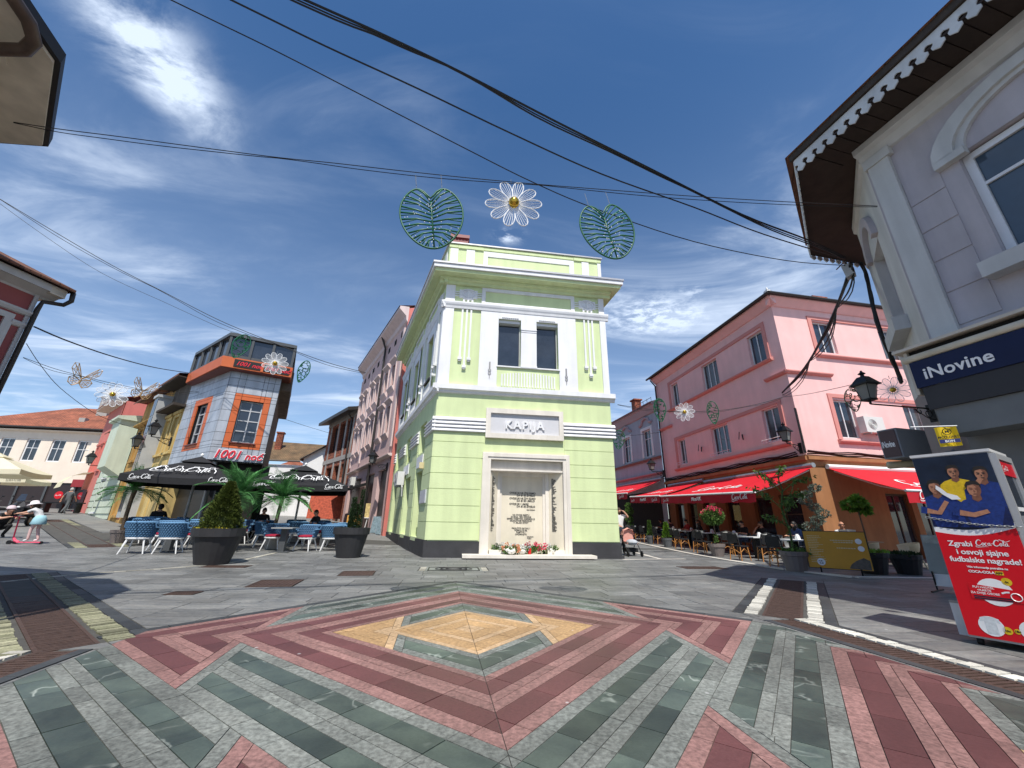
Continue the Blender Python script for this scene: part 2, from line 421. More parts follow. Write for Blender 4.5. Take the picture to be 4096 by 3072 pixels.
# ------------------------------------------------------------------ bedding sheet of the whole place
mb = MB()
xs = [-400, -200, -120, -90, -70] + list(range(-60, 62, 2)) + [70, 90, 120, 200, 400]
ys = [-400, -150, -60, -30] + list(range(-20, 72, 2)) + [80, 100, 140, 250, 500]
vv = [(x, y, min(gh(x, y), 2.6) - .012) for y in ys for x in xs]
ff = [(j * len(xs) + i, j * len(xs) + i + 1, (j + 1) * len(xs) + i + 1, (j + 1) * len(xs) + i) for j in range(len(ys) - 1) for i in range(len(xs) - 1)]
mb.add(vv, ff)
def far_paving():
    mt = bpy.data.materials.new('far_paving'); mt.use_nodes = True
    n = mt.node_tree; A = n.nodes.new; B = n.links.new; bs = n.nodes['Principled BSDF']
    ge = A('ShaderNodeNewGeometry'); mp = A('ShaderNodeMapping'); mp.inputs['Rotation'].default_value = (0, 0, rad(-8)); B(ge.outputs['Position'], mp.inputs[0])
    br = A('ShaderNodeTexBrick'); br.inputs['Scale'].default_value = 1.0; br.inputs['Brick Width'].default_value = .7; br.inputs['Row Height'].default_value = .35
    br.inputs['Mortar Size'].default_value = .008; br.inputs['Color1'].default_value = (.15, .155, .155, 1); br.inputs['Color2'].default_value = (.21, .21, .20, 1); br.inputs['Mortar'].default_value = (.06, .06, .058, 1)
    B(mp.outputs[0], br.inputs['Vector']); B(br.outputs['Color'], bs.inputs['Base Color']); bs.inputs['Roughness'].default_value = .62
    return mt
ground = struct(mb.build('ground', far_paving()))

# ------------------------------------------------------------------ the coloured stone carpet
AX = Vector((.575, .818)); BX = Vector((-.818, .575)); CC = Vector((-.41, 4.89))
def st2w(s, t): return (CC.x + AX.x * s + BX.x * t, CC.y + AX.y * s + BX.y * t)
def w2st(x, y):
    dx, dy = x - CC.x, y - CC.y; return dx * AX.x + dy * AX.y, dx * BX.x + dy * BX.y
HC, RI, RO = 2.45, 1.0, 1.72
W_L, W_R = -3.24, 3.62
tiles = []                                    # (polygon in world xy, material)
GB = [(1.72, 1.83, 'y'), (1.83, 2.0, 'g'), (2.0, 2.18, 'yy'), (2.18, 2.33, 'g'), (2.33, 2.45, 'y')]
RB = [(1.0, 1.08, 'p'), (1.08, 1.24, 'r'), (1.24, 1.42, 'pp'), (1.42, 1.60, 'r'), (1.60, 1.72, 'p')]
CB = [(1.72, 1.80, 'p'), (1.80, 1.99, 'r'), (1.99, 2.16, 'pp'), (2.16, 2.34, 'r'), (2.34, 2.45, 'p')]
MK = {'g': ST_GREEN, 'y': ST_GREY, 'p': ST_PINK, 'r': ST_RED, 'o': ST_YEL, 'l': ST_YEL2}
def emit(poly, key, rot, cell, step, off=0.):
    """poly in the sector frame (u outward, q along); split along q by joints and along u when the band is a double one"""
    if len(poly) < 3 or area(poly) < 5e-4: return
    q0 = min(p[1] for p in poly); q1 = max(p[1] for p in poly)
    k = math.floor((q0 - off) / step)
    while off + k * step < q1:
        a, b = off + k * step, off + (k + 1) * step
        pc = clip(clip(poly, 0, 1, b), 0, -1, -a)
        k += 1
        if len(pc) < 3 or area(pc) < 6e-4: continue
        parts = [pc]
        if len(key) == 2:
            um = (min(p[0] for p in pc) + max(p[0] for p in pc)) / 2
            parts = [clip(pc, 1, 0, um), clip(pc, -1, 0, -um)]
        for pp in parts:
            if len(pp) < 3: continue
            out = []
            for u, q in pp:
                s, t = ((u, q), (-q, u), (-u, -q), (q, -u))[rot]
                out.append((s + cell[0] * 2 * HC, t + cell[1] * 2 * HC))
            o2 = clip(clip(out, .70711, -.70711, W_R), -.70711, .70711, -W_L)
            if cell == (0, 0): pass
            if len(o2) < 3 or area(o2) < 5e-4: continue
            o3 = inset(o2, .0026)
            if len(o3) < 3: continue
            tiles.append(([st2w(*p) for p in o3], MK[key[0]]))
for cell in ((0, 0), (-1, 0), (0, -1), (-1, -1)):
    for rot in range(4):
        # in this sector q>0 runs to the next corner counter-clockwise; corners (+,+) and (-,-) are green, the others red
        green_pos = rot in (0, 2)
        for (b0, b1, kk) in RB:
            emit([(b0, -b0), (b1, -b1), (b1, b1), (b0, b0)], kk, rot, cell, .49)
        for sgn in (1, -1):
            half = lambda a, b: [(a, 0), (b, 0), (b, sgn * b), (a, sgn * a)]
            if (sgn > 0) == green_pos:
                for (b0, b1, kk) in GB: emit(half(b0, b1), kk, rot, cell, .35)
            else:
                # cut line sgn*q = .5 + (HC-u)*1.13 ; f = sgn*q + 1.13u - (.5+1.13*HC)
                c0 = .5 + 1.13 * HC
                for (b0, b1, kk) in GB:
                    emit(clip(half(b0, b1), 1.13, sgn, c0 - .14), kk, rot, cell, .35)
                hb = half(RO, HC)
                emit(clip(clip(hb, 1.13, sgn, c0), -1.13, -sgn, -(c0 - .14)), 'y', rot, cell, .35)
                emit(clip(clip(hb, 1.13, sgn, c0 + .14), -1.13, -sgn, -c0), 'p', rot, cell, .49)
                for (b0, b1, kk) in CB:
                    emit(clip(half(b0, b1), -1.13, -sgn, -(c0 + .14)), kk, rot, cell, .49)
        gs = 1 if green_pos else -1
        for (b0, b1, kk) in ((.63, .72, 'y'), (.72, .90, 'g'), (.90, 1.0, 'y')):
            tr = [(b0, -b0), (b1, -b1), (b1, b1), (b0, b0)]
            # green chevron where gs*q > -(.05+(1-u))  ->  gs*q - u + 1.05 > 0
            ch = clip(tr, 1, -gs, 1.05)
            emit(clip(ch, 1, -gs, .93), kk, rot, cell, .45)
            emit(clip(ch, -1, gs, -.93), 'y', rot, cell, .45)
            ye = clip(tr, -1, gs, -1.05)
            emit(clip(ye, 1, -gs, 1.17), 'l', rot, cell, .45)
            emit(clip(ye, -1, gs, -1.17), 'l' if kk == 'y' and b0 < .7 else 'o', rot, cell, .45)
        for (b0, b1, kk) in ((0, .12, 'l'), (.12, .30, 'o'), (.30, .38, 'l'), (.38, .56, 'o'), (.56, .63, 'l')):
            emit([(b0, -b0), (b1, -b1), (b1, b1), (b0, b0)], kk, rot, cell, .45)
carpet = struct(bpy.data.objects.new('pavement', None)); COL.objects.link(carpet)
# bed below the joints
bed = [(-9.8, -9.8), (HC + .02, -9.8), (HC + .02, HC + .02), (-9.8, HC + .02)]
bed = clip(clip(bed, .70711, -.70711, W_R), -.70711, .70711, -W_L)
mb = MB(); mb.prism([st2w(*p) for p in bed], -.008, -.002); mb.build('mortar_bed', M_JOINT, carpet)
CBED = [st2w(*p) for p in bed]
def dist2(p):
    cx0 = sum(q[0] for q in p) / len(p); cy0 = sum(q[1] for q in p) / len(p)
    dd = cx0 * cx0 + cy0 * cy0
    s_ = Vector((cx0, cy0, 0)) - CAM
    vis = s_.dot(FW) > .3 and cy0 > 1.9
    return area(p) / (dd + .1) if vis else 0.
tiles.sort(key=lambda q: -dist2(q[0]))
def slab(mb, p, z1, flat=True, tilt=0.):
    n = len(p)
    dz = random.uniform(-.0012, .0012)
    vs = [(q[0], q[1], (0 if flat else gh(q[0], q[1])) - .010) for q in p] + [(q[0], q[1], (0 if flat else gh(q[0], q[1])) + z1 + dz) for q in p]
    mb.add(vs, [tuple(range(n, 2 * n))] + [(i, (i + 1) % n, n + (i + 1) % n, n + i) for i in range(n)])
rest = {}
for i, (p, mtl) in enumerate(tiles):
    if i < 300:
        mb = MB(); slab(mb, p, .006); mb.build('tile', mtl, carpet)
    else:
        rest.setdefault(mtl.name, []).append(p)
mb = MB(); rm = []
for k, (nm, ps) in enumerate(rest.items()):
    mb.k = k; rm.append(MC[nm])
    for p in ps: slab(mb, p, .006)
tag(mb.build('small_tiles', rm, carpet), kind='stuff')

# ------------------------------------------------------------------ drains, edgings
def on_ground(poly, zt):
    return [(x, y, gh(x, y) + zt) for x, y in poly]
BLOCK = []                                     # convex polygons the slate slabs keep clear of
BLOCK.append(CBED)
def line_frame(p, q):
    p = Vector((p[0], p[1])); q = Vector((q[0], q[1])); d_ = (q - p); L = d_.length; d_.normalize(); return p, d_, Vector((d_.y, -d_.x)), L
def rect_on(p, d_, n_, a, b, o0, o1):
    return [tuple(p + d_ * a + n_ * o0), tuple(p + d_ * b + n_ * o0), tuple(p + d_ * b + n_ * o1), tuple(p + d_ * a + n_ * o1)]
def drain(p, q, name, label, half=.16, cob=((.2, .42), (-.42, -.2)), cobmat=None, border=.12, slot=.055):
    p, d_, n_, L = line_frame(p, q)
    th = thing(name, label, 'drain', (0, 0, 0))
    lo = min([c[0] for c in cob] + [-half]) - border; hi = max([c[1] for c in cob] + [half]) + border
    BLOCK.append(rect_on(p, d_, n_, 0, L, lo - .01, hi + .01))
    mb = MB(); pl = rect_on(p, d_, n_, 0, L, lo, hi); mb.add(on_ground(pl, -.004), [(0, 1, 2, 3)]); mb.build('mortar_bed', M_JOINT, th)
    mb = MB(); x = 0.
    while x < L:
        e = min(x + .5, L)
        slab(mb, rect_on(p, d_, n_, x + .003, e - .003, hi - border + .004, hi), .006, False); slab(mb, rect_on(p, d_, n_, x + .003, e - .003, lo, lo + border - .004), .006, False); x = e
    tag(mb.build('slate_border', ST_DARK, th), kind='stuff')
    mb = MB(); x = 0.02
    while x < L - .03:
        slab(mb, rect_on(p, d_, n_, x, x + slot * .62, -half + .03, half - .03), .004, False); x += slot
    for o in (-half, half - .03): slab(mb, rect_on(p, d_, n_, 0, L, o, o + .03), .005, False)
    tag(mb.build('grate_bars', M_RUST, th), kind='stuff')
    mb = MB()
    for (c0, c1) in cob:
        x = 0.
        while x < L - .05:
            l_ = random.uniform(.075, .12); e = min(x + l_, L)
            k0, k1 = c0 + random.uniform(0, .02), c1 - random.uniform(0, .02)
            slab(mb, rect_on(p, d_, n_, x + .009, e - .006, k0, k1), random.uniform(.006, .014), False); x = e
    tag(mb.build('cobbles', cobmat or ST_COB, th), kind='stuff')
    return th
def P2(x, y): v = pg(x, y); return (v.x, v.y)
wl0 = st2w(-2.45 + .28, 2.45 - .28 + .1)
drain(P2(42, 2300), P2(272, 2596), 'drain_channel', 'wide drain channel with mossy cobble borders near the left edge of the plaza', .2, ((.24, .46), (-.46, -.24)), ST_COBD)
drain(P2(3166, 2322), P2(3128, 2474), 'drain_channel', 'short drain channel between two rows of white cobbles at the right shadow', .22, ((.26, .44), (-.44, -.26)), stone('white_cobble', (.62, .60, .54), (.45, .43, .38), .7, grain=.25, rnd=.25))
drain(P2(205, 2078), P2(415, 2190), 'drain_channel', 'far drain channel with yellowish borders leading up the left street', .3, ((.34, .62), (-.62, -.34)), ST_COBD)
# drains along both long edges of the carpet
def edge_drain(w0, side, v0, v1, label, cobm):
    # w = (s-t)/sqrt2 ; v = (s+t)/sqrt2
    def pt(w_, v_): s = (v_ + w_) / 1.41421; t = (v_ - w_) / 1.41421; return st2w(s, t)
    a, b = pt(w0, v0), pt(w0, v1)
    if side < 0: a, b = b, a
    drain(a, b, 'edge_drain', label, .15, ((-.36, -.19),), cobm, .1)
edge_drain(W_R + .30, 1, .05, -5.5, 'rusty grate drain with white cobbles along the right edge of the coloured paving', MC['white_cobble'])
edge_drain(W_L - .30, -1, -.35, -5.5, 'rusty grate drain along the left edge of the coloured paving', MC['white_cobble'])
# dark border along the two far edges of the carpet
mb = MB()
for (a, b) in (((HC + .012, -HC), (HC + .012, HC)), ((-HC - .02, HC + .012), (HC, HC + .012))):
    n = 9
    for i in range(n):
        s0 = a[0] + (b[0] - a[0]) * i / n; t0 = a[1] + (b[1] - a[1]) * i / n; s1 = a[0] + (b[0] - a[0]) * (i + 1) / n; t1 = a[1] + (b[1] - a[1]) * (i + 1) / n
        if a[0] == b[0]: pl = [(s0, t0 + .004), (s0 + .11, t0 + .004), (s1 + .11, t1 - .004), (s1, t1 - .004)]
        else: pl = [(s0 + .004, t0), (s1 - .004, t1), (s1 - .004, t1 + .11), (s0 + .004, t0 + .11)]
        slab(mb, [st2w(*q) for q in pl], .005)
tag(mb.build('border_stones', ST_DARK, carpet), kind='stuff')
BLOCK.append([st2w(-HC, HC), st2w(-HC, HC + .13), st2w(HC + .13, HC + .13), st2w(HC + .13, HC)])
BLOCK.append([st2w(HC, -HC), st2w(HC, HC + .13), st2w(HC + .13, HC + .13), st2w(HC + .13, -HC)])

# thin edging line of small pale stones across the left of the plaza, and the terrace edging on the right
def edging(pts, name, wdt, mtl, label, step=(.14, .3), zt=.008):
    th = thing(name, label, 'kerb'); mb = MB()
    for i in range(len(pts) - 1):
        p, d_, n_, L = line_frame(pts[i], pts[i + 1]); x = 0
        BLOCK.append(rect_on(p, d_, n_, 0, L, -wdt / 2 - .008, wdt / 2 + .008))
        while x < L - .02:
            e = min(L, x + random.uniform(*step)); slab(mb, rect_on(p, d_, n_, x + .004, e - .004, -wdt / 2, wdt / 2), zt, False); x = e
    tag(mb.build('edging_stones', mtl, th), kind='stuff')
edging([P2(0, 2330), P2(330, 2296), P2(640, 2277), P2(905, 2255), P2(1110, 2210), P2(1230, 2170)], 'edging', .12, ST_COB, 'curved line of small pale edging stones across the left of the plaza')
edging([P2(2540, 2170), P2(2790, 2222), P2(3150, 2281), P2(3420, 2312), P2(3790, 2318)], 'edging', .22, ST_LIGHT, 'pale stone kerb along the front of the right cafe terrace', (.6, .9), .03)
edging([P2(2490, 2238), P2(2740, 2236)], 'edging', .16, ST_LIGHT, 'pale stone strip crossing the street beside the green building', (.5, .8))
edging([P2(2538, 2209), P2(2640, 2236)], 'edging', .16, ST_LIGHT, 'short slanting pale stone strip near the pushchair', (.5, .8))

# ------------------------------------------------------------------ covers set in the paving
def ring2(b, x, y, t=.03):
    b.add([(sx * (x - k), sy * (y - k), z) for z in (.004, .011) for k in (0, t) for sx, sy in ((-1, -1), (1, -1), (1, 1), (-1, 1))], [(8 + i, 8 + (i + 1) % 4, 12 + (i + 1) % 4, 12 + i) for i in range(4)] + [(i, (i + 1) % 4, 8 + (i + 1) % 4, 8 + i) for i in range(4)])
def cover(cx0, cy0, wx, wy, ang, name, label, mtl, rings=False):
    o = pg(cx0, cy0); th = thing(name, label, 'cover', (o.x, o.y, o.z), ang)
    c, s_ = math.cos(ang), math.sin(ang)
    BLOCK.append([(o.x + c * a - s_ * b, o.y + s_ * a + c * b) for a, b in ((-wx - .02, -wy - .02), (wx + .02, -wy - .02), (wx + .02, wy + .02), (-wx - .02, wy + .02))])
    mb = MB(); mb.box(-wx, wx, -wy, wy, -.01, .004); mb.build('plate', mtl, th)
    mb = MB()
    if rings:
        for (a, b) in ((-wx, -wx + .16), (wx - .16, wx)):
            for k in range(6):
                y0 = -wy + k * wy / 3; mb.box(a + .01, b - .01, y0 + .01, y0 + wy / 3 - .01, .004, .012)
        tag(mb.build('border_blocks', ST_COB, th), kind='stuff')
        mb = MB()
        for r in (.12, .2, .28): mb.tube([(r * 1.6 * math.cos(q / 20 * 6.283), r * math.sin(q / 20 * 6.283), .006) for q in range(20)], .012, 4, True)
        mb.box(-.62, .62, -.36, -.33, .004, .014); mb.box(-.62, .62, .33, .36, .004, .014); mb.box(-.62, -.59, -.33, .33, .004, .014); mb.box(.59, .62, -.33, .33, .004, .014)
        tag(mb.build('relief', M_IRON, th), kind='stuff')
    else:
        for k in range(9):
            x0 = -wx + .04 + k * (2 * wx - .08) / 9
            mb.box(x0, x0 + (2 * wx - .08) / 9 * .6, -wy + .04, wy - .04, .004, .009)
        tag(mb.build('ribs', mtl, th), kind='stuff')
        mb = MB(); ring2(mb, wx, wy); mb.build('frame', mtl, th)
FA = math.atan2(.137, .9905)
cover(1105, 2334, .36, .42, FA + .1, 'manhole_cover', 'rusty square cover in the paving, nearest to the coloured carpet', M_RUST)
cover(1430, 2294, .34, .40, FA + .1, 'manhole_cover', 'rusty square cover between the slender planter and the carved stone plate', M_RUST)
cover(905, 2267, .48, .22, FA, 'manhole_cover', 'rusty cover at the foot of the large conifer planter', M_RUST)
cover(735, 2374, .20, .14, FA, 'manhole_cover', 'small worn cover at the left of the plaza', M_RUST)
cover(2808, 2272, .60, .30, FA, 'manhole_cover', 'brown cover in front of the red-awning terrace', M_RUST)
cover(1815, 2277, .82, .40, FA, 'carved_cover', 'carved ornamental plate with pale block borders before the green building', ST_GREY, True)

# ------------------------------------------------------------------ slate slabs
plaza = struct(bpy.data.objects.new('plaza', None)); COL.objects.link(plaza)
mb = MB(); pl = [(-17, -3), (13.5, -3), (13.5, 19), (-17, 19)]
gx = [-17 + i * 1.0 for i in range(32)]; gy = [-3 + i * 1.0 for i in range(24)]
mb.add([(x, y, gh(x, y) - .007) for y in gy for x in gx], [(j * 32 + i, j * 32 + i + 1, (j + 1) * 32 + i + 1, (j + 1) * 32 + i) for j in range(23) for i in range(31)])
mb.build('mortar_bed', M_JOINT, plaza)
slabs = []
ca, sa = math.cos(FA), math.sin(FA)
def subtract(pl, B_):
    """convex pl minus convex B_ -> list of convex pieces"""
    out = []; cur = pl
    s = sum(B_[i][0] * B_[(i + 1) % len(B_)][1] - B_[(i + 1) % len(B_)][0] * B_[i][1] for i in range(len(B_)))
    for i in range(len(B_)):
        x0, y0 = B_[i]; x1, y1 = B_[(i + 1) % len(B_)]; a, b = (y1 - y0), -(x1 - x0)
        if s < 0: a, b = -a, -b
        o = clip(cur, -a, -b, -(a * x0 + b * y0))
        if len(o) >= 3 and area(o) > 8e-4: out.append(o)
        cur = clip(cur, a, b, a * x0 + b * y0)
        if len(cur) < 3: break
    return out
bb = [(min(p[0] for p in B_), max(p[0] for p in B_), min(p[1] for p in B_), max(p[1] for p in B_)) for B_ in BLOCK]
yy = -3.2
while yy < 18.5:
    rh = random.choice((.30, .36, .42)); xx = -17.5 + random.uniform(0, .6)
    while xx < 13.5:
        sw = random.choice((.5, .62, .75, .9))
        c4 = [(xx, yy), (xx + sw, yy), (xx + sw, yy + rh), (xx, yy + rh)]
        pl = [(ca * x - sa * y, sa * x + ca * y) for x, y in c4]
        xx += sw
        cx0, cy0 = pl[0]
        if abs(cx0) > 2.2 * max(cy0, 0) + 2.5 or cy0 > 18.7: continue
        pcs = [pl]
        x0 = min(p[0] for p in pl); x1 = max(p[0] for p in pl); y0 = min(p[1] for p in pl); y1 = max(p[1] for p in pl)
        for B_, b4 in zip(BLOCK, bb):
            if b4[0] > x1 or b4[1] < x0 or b4[2] > y1 or b4[3] < y0: continue
            nx = []
            for q in pcs: nx += subtract(q, B_)
            pcs = nx
        for q in pcs:
            q = inset(q, .005)
            if len(q) >= 3 and area(q) > 1e-3: slabs.append(q)
    yy += rh
slabs.sort(key=lambda q: -dist2(q))
mb = MB()
for i, p in enumerate(slabs):
    if i < 300:
        m1 = MB(); slab(m1, p, .004, False); m1.build('slab', ST_SLATE, plaza)
    else: slab(mb, p, .004, False)
tag(mb.build('small_slabs', ST_SLATE, plaza), kind='stuff')
# ------------------------------------------------------------------ building helpers
M_GLASS = mat('window_glass', (.024, .030, .042), .05, .6, 1.1, spec=.9)
M_GLASS2 = mat('curtained_glass', (.075, .08, .085), .12, .5, 3, spec=.7, streak=.5)
M_WHITE = mat('white_paint', (.74, .74, .74), .6, .05, 5, bump=.05)
M_UPVC = mat('white_window_frame', (.70, .71, .72), .35, .04, 5)
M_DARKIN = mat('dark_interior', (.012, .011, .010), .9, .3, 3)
def wall(mb, x0, x1, z0, z1, ops, depth=.2, M=None, y=0.):
    """front face of a wall at y (outside is -y) with rectangular openings and their reveals"""
    xs = sorted({x0, x1} | {min(max(o[0], x0), x1) for o in ops} | {min(max(o[1], x0), x1) for o in ops})
    zs = sorted({z0, z1} | {min(max(o[2], z0), z1) for o in ops} | {min(max(o[3], z0), z1) for o in ops})
    for i in range(len(xs) - 1):
        for j in range(len(zs) - 1):
            cx0 = (xs[i] + xs[i + 1]) / 2; cz0 = (zs[j] + zs[j + 1]) / 2
            if any(o[0] < cx0 < o[1] and o[2] < cz0 < o[3] for o in ops): continue
            mb.quad((xs[i], y, zs[j]), (xs[i + 1], y, zs[j]), (xs[i + 1], y, zs[j + 1]), (xs[i], y, zs[j + 1]), M)
    for (a, b, c, d_) in [o[:4] for o in ops]:
        mb.quad((a, y, c), (a, y, d_), (a, y + depth, d_), (a, y + depth, c), M); mb.quad((b, y, c), (b, y + depth, c), (b, y + depth, d_), (b, y, d_), M)
        mb.quad((a, y, d_), (b, y, d_), (b, y + depth, d_), (a, y + depth, d_), M); mb.quad((a, y, c), (a, y + depth, c), (b, y + depth, c), (b, y, c), M)
    return mb
def window(par, M, x0, x1, z0, z1, y=.14, fw=.06, cols=1, rows=(1.,), fm=None, gm=None, sill=None, mun=.045, name='window', label=None):
    """frame as a part, each pane and the sill as sub-parts"""
    fm = fm or M_UPVC; gm = gm or M_GLASS
    mb = MB(M); e = .004
    mb.box(x0 + e, x0 + fw, y - .03, y + .04, z0 + e, z1 - e); mb.box(x1 - fw, x1 - e, y - .03, y + .04, z0 + e, z1 - e)
    mb.box(x0 + fw, x1 - fw, y - .03, y + .04, z0 + e, z0 + fw); mb.box(x0 + fw, x1 - fw, y - .03, y + .04, z1 - fw, z1 - e)
    ix0, ix1, iz0, iz1 = x0 + fw, x1 - fw, z0 + fw, z1 - fw
    cw = (ix1 - ix0) / cols
    for c in range(1, cols): mb.box(ix0 + c * cw - mun / 2, ix0 + c * cw + mun / 2, y - .025, y + .035, iz0, iz1)
    zc = [iz0]
    for r in rows: zc.append(zc[-1] + (iz1 - iz0) * r / sum(rows))
    for zq in zc[1:-1]: mb.box(ix0, ix1, y - .022, y + .03, zq - mun / 2, zq + mun / 2)
    wn = mb.build(name, fm, par)
    if label: wn['label'] = label
    for c in range(cols):
        for r in range(len(rows)):
            pb = MB(M); pb.box(ix0 + c * cw + .004, ix0 + (c + 1) * cw - .004, y + .008, y + .016, zc[r] + .004, zc[r + 1] - .004); pb.build('pane', gm, wn)
    if sill is not None:
        pb = MB(M); pb.box(x0 - .06, x1 + .06, -.07, y, z0 - .06, z0 - .004); pb.build('sill', sill, wn)
    return wn
def part(par, name, mt, fn, M=None, smooth=False):
    mb = MB(M); fn(mb); return mb.build(name, mt, par, smooth)
def hip_roof(mb, x0, x1, y0, y1, z, h, over=.4, M=None, th=.12):
    a, b, c, d_ = x0 - over, x1 + over, y0 - over, y1 + over
    r = min((b - a), (d_ - c)) / 2 * .98
    if (b - a) > (d_ - c): r1, r2 = (a + r, (c + d_) / 2), (b - r, (c + d_) / 2)
    else: r1, r2 = ((a + b) / 2, c + r), ((a + b) / 2, d_ - r)
    vs = [(a, c, z), (b, c, z), (b, d_, z), (a, d_, z), (a, c, z + th), (b, c, z + th), (b, d_, z + th), (a, d_, z + th), (r1[0], r1[1], z + h), (r2[0], r2[1], z + h)]
    fs = [(0, 3, 2, 1), (0, 1, 5, 4), (1, 2, 6, 5), (2, 3, 7, 6), (3, 0, 4, 7)]
    if (b - a) > (d_ - c): fs += [(4, 5, 9, 8), (5, 6, 9), (6, 7, 8, 9), (7, 4, 8)]
    else: fs += [(4, 5, 8), (5, 6, 9, 8), (6, 7, 9), (7, 4, 8, 9)]
    mb.add(vs, fs, M)
def text_mesh(txt, size=1., ext=.01, shear=0., offset=0., align='LEFT', spacing=1.):
    cu = bpy.data.curves.new('t', 'FONT'); cu.body = txt; cu.size = size; cu.extrude = ext; cu.shear = shear; cu.offset = offset
    cu.align_x = align; cu.space_character = spacing; cu.resolution_u = 3
    o = bpy.data.objects.new('t', cu); me = bpy.data.meshes.new_from_object(o)
    bpy.data.objects.remove(o); bpy.data.curves.remove(cu); return me
def text(par, name, txt, M, mt, size=1., ext=.01, shear=0., offset=0., align='LEFT', spacing=1., xs=1.):
    """lettering in the plane of M (local x right, local z up, local -y out)"""
    me = text_mesh(txt, size, ext, shear, offset, align, spacing)
    me.transform(M @ RX(rad(90)) @ Matrix.Diagonal((xs, 1, 1, 1))); me.materials.append(mt); me.update()
    return link(name, me, par)

# ------------------------------------------------------------------ the green corner building
GM = mat('green_render', srgb(208, 221, 170), .82, .06, 1.1, bump=.16, bscale=26, streak=.09)
GW = mat('white_render', srgb(228, 228, 230), .8, .05, 1.6, bump=.14, bscale=30, streak=.08)
GP = mat('dark_plinth', (.038, .038, .042), .7, .25, 2.5, bump=.15)
GST = mat('memorial_stone', srgb(226, 219, 208), .55, .07, 2.2, bump=.06, bscale=30, streak=.12)
GST2 = mat('memorial_cream', srgb(225, 216, 196), .75, .05, 3, bump=.1, bscale=60, streak=.08)
GOL = Vector((-2.71, 13.53, 0)); GA = math.atan2(.137, .9905)
green = thing('corner_building', 'light green two-storey corner building with white trim and a memorial portal', 'building', GOL, GA)
GWD = 6.57
ZB, ZS, ZC, ZT = 4.09, 5.84, 10.5, 12.14
# local frame of the left side wall: u runs away from the corner, seen from outside it runs right to left
sa_ = math.atan2(.917, -.398) - GA          # direction of the side wall in local coordinates
SL = 9.7
# build the side in a frame whose x runs from the far end to the corner (left to right as seen from the street)
MS = RZ(sa_ + math.pi) ; far = Vector((math.cos(sa_), math.sin(sa_), 0)) * SL
MS = T3(*far) @ MS
def sx(u): return SL - u                     # u measured from the corner
# --- walls
fr_ops = [(2.15, 3.05, 6.73, 8.75), (3.68, 4.56, 6.73, 8.75)]
part(green, 'front_wall', GM, lambda b: wall(b, 0, GWD, .1, ZC, fr_ops + [(1.98, 4.63, .1, 3.18)], .3, y=0))
sops_lo = [(sx(2.65), sx(1.5), 3.62, 4.80), (sx(5.9), sx(4.6), 3.62, 4.80), (sx(9.1), sx(7.9), 3.62, 4.80), (sx(2.65), sx(1.45), .55, 2.90), (sx(5.2), sx(3.9), .55, 2.90), (sx(8.9), sx(7.7), .55, 2.90)]
sops_up = [(sx(2.55), sx(1.45), 6.60, 8.60), (sx(5.7), sx(4.6), 6.60, 8.60), (sx(8.9), sx(7.8), 6.60, 8.60)]
part(green, 'side_wall', GM, lambda b: wall(b, 0, SL, .3, ZC, sops_lo + sops_up, .32, M=MS))
def backs(b):
    b.quad((GWD, 0, .0), (GWD - .6, 8, 0), (GWD - .6, 8, ZT - .2), (GWD, 0, ZT - .2)); b.quad((GWD - .6, 8, 0), tuple(far), (far.x, far.y, ZT - .2), (GWD - .6, 8, ZT - .2))
part(green, 'back_wall', GM, backs)
foot = [(0.02, .02), (GWD - .02, .02), (GWD - .65, 8), (far.x + .05, far.y)]
part(green, 'roof', mat('roof_tin', (.22, .11, .10), .5, .2, 4), lambda b: b.prism(foot, ZT - .32, ZT - .28))
# --- plinth
part(green, 'plinth', GP, lambda b: b.box(-.03, 1.80, -.05, .06, -.15, .50)); part(green, 'plinth', GP, lambda b: (b.box(4.86, GWD + .04, -.05, .06, -.15, .50), b.box(4.86, GWD + .10, -.09, -.05, -.15, .10)))
part(green, 'side_plinth', GP, lambda b: (b.box(sx(1.45), sx(-.02), -.05, .06, -.1, .52), b.box(sx(3.9), sx(2.65), -.05, .06, -.1, .52), b.box(sx(7.7), sx(5.2), -.05, .06, -.1, .52), b.box(0, sx(8.9), -.05, .06, -.1, .52), b.box(0, SL, -.035, .04, -.1, .42)), MS)
# --- rusticated courses: proud blocks with recessed joints
jl = [.52, 1.08, 1.60, 2.14, 2.66, 3.20, 3.74, 4.06]
jr = [.52, 1.12, 1.60, 2.18, 2.64, 3.09, 3.61, 4.06]
for i in range(7):
    part(green, 'course', GM, lambda b: b.box(.0, 1.70 if i < 5 else 1.78, -.022, -.001, jl[i] + .009, jl[i + 1] - .009))
    part(green, 'course', GM, lambda b: b.box(4.88 if i < 5 else 4.70, GWD, -.022, -.001, jr[i] + .009, jr[i + 1] - .009))
    for (u0, u1) in ((-.022, 1.36), (2.78, 3.80), (5.32, 7.6), (9.0, SL)):
        part(green, 'course', GM, lambda b: b.box(sx(u1), sx(u0), -.022, -.001, jl[i] + .009, jl[i + 1] - .009), MS)
# --- four white ribs of the band (each sloped, casting its own shadow)
def rib(b, x0, x1, z0, dz, M=None):
    b.prismx([(-.001, z0), (-.10, z0 + .012), (-.10, z0 + .04), (-.03, z0 + dz), (-.001, z0 + dz)], x0, x1, M)
for k in range(4):
    z0 = ZB + .02 + k * .132
    part(green, 'band_rib', GW, lambda b: rib(b, -.09, 1.795, z0, .125)); part(green, 'band_rib', GW, lambda b: rib(b, 4.68, GWD + .11, z0, .125))
    for (u0, u1) in ((-.08, 1.36), (2.78, 4.50), (6.05, 7.75), (9.15, SL)):
        part(green, 'band_rib', GW, lambda b: rib(b, sx(u1), sx(u0), z0, .125, MS))
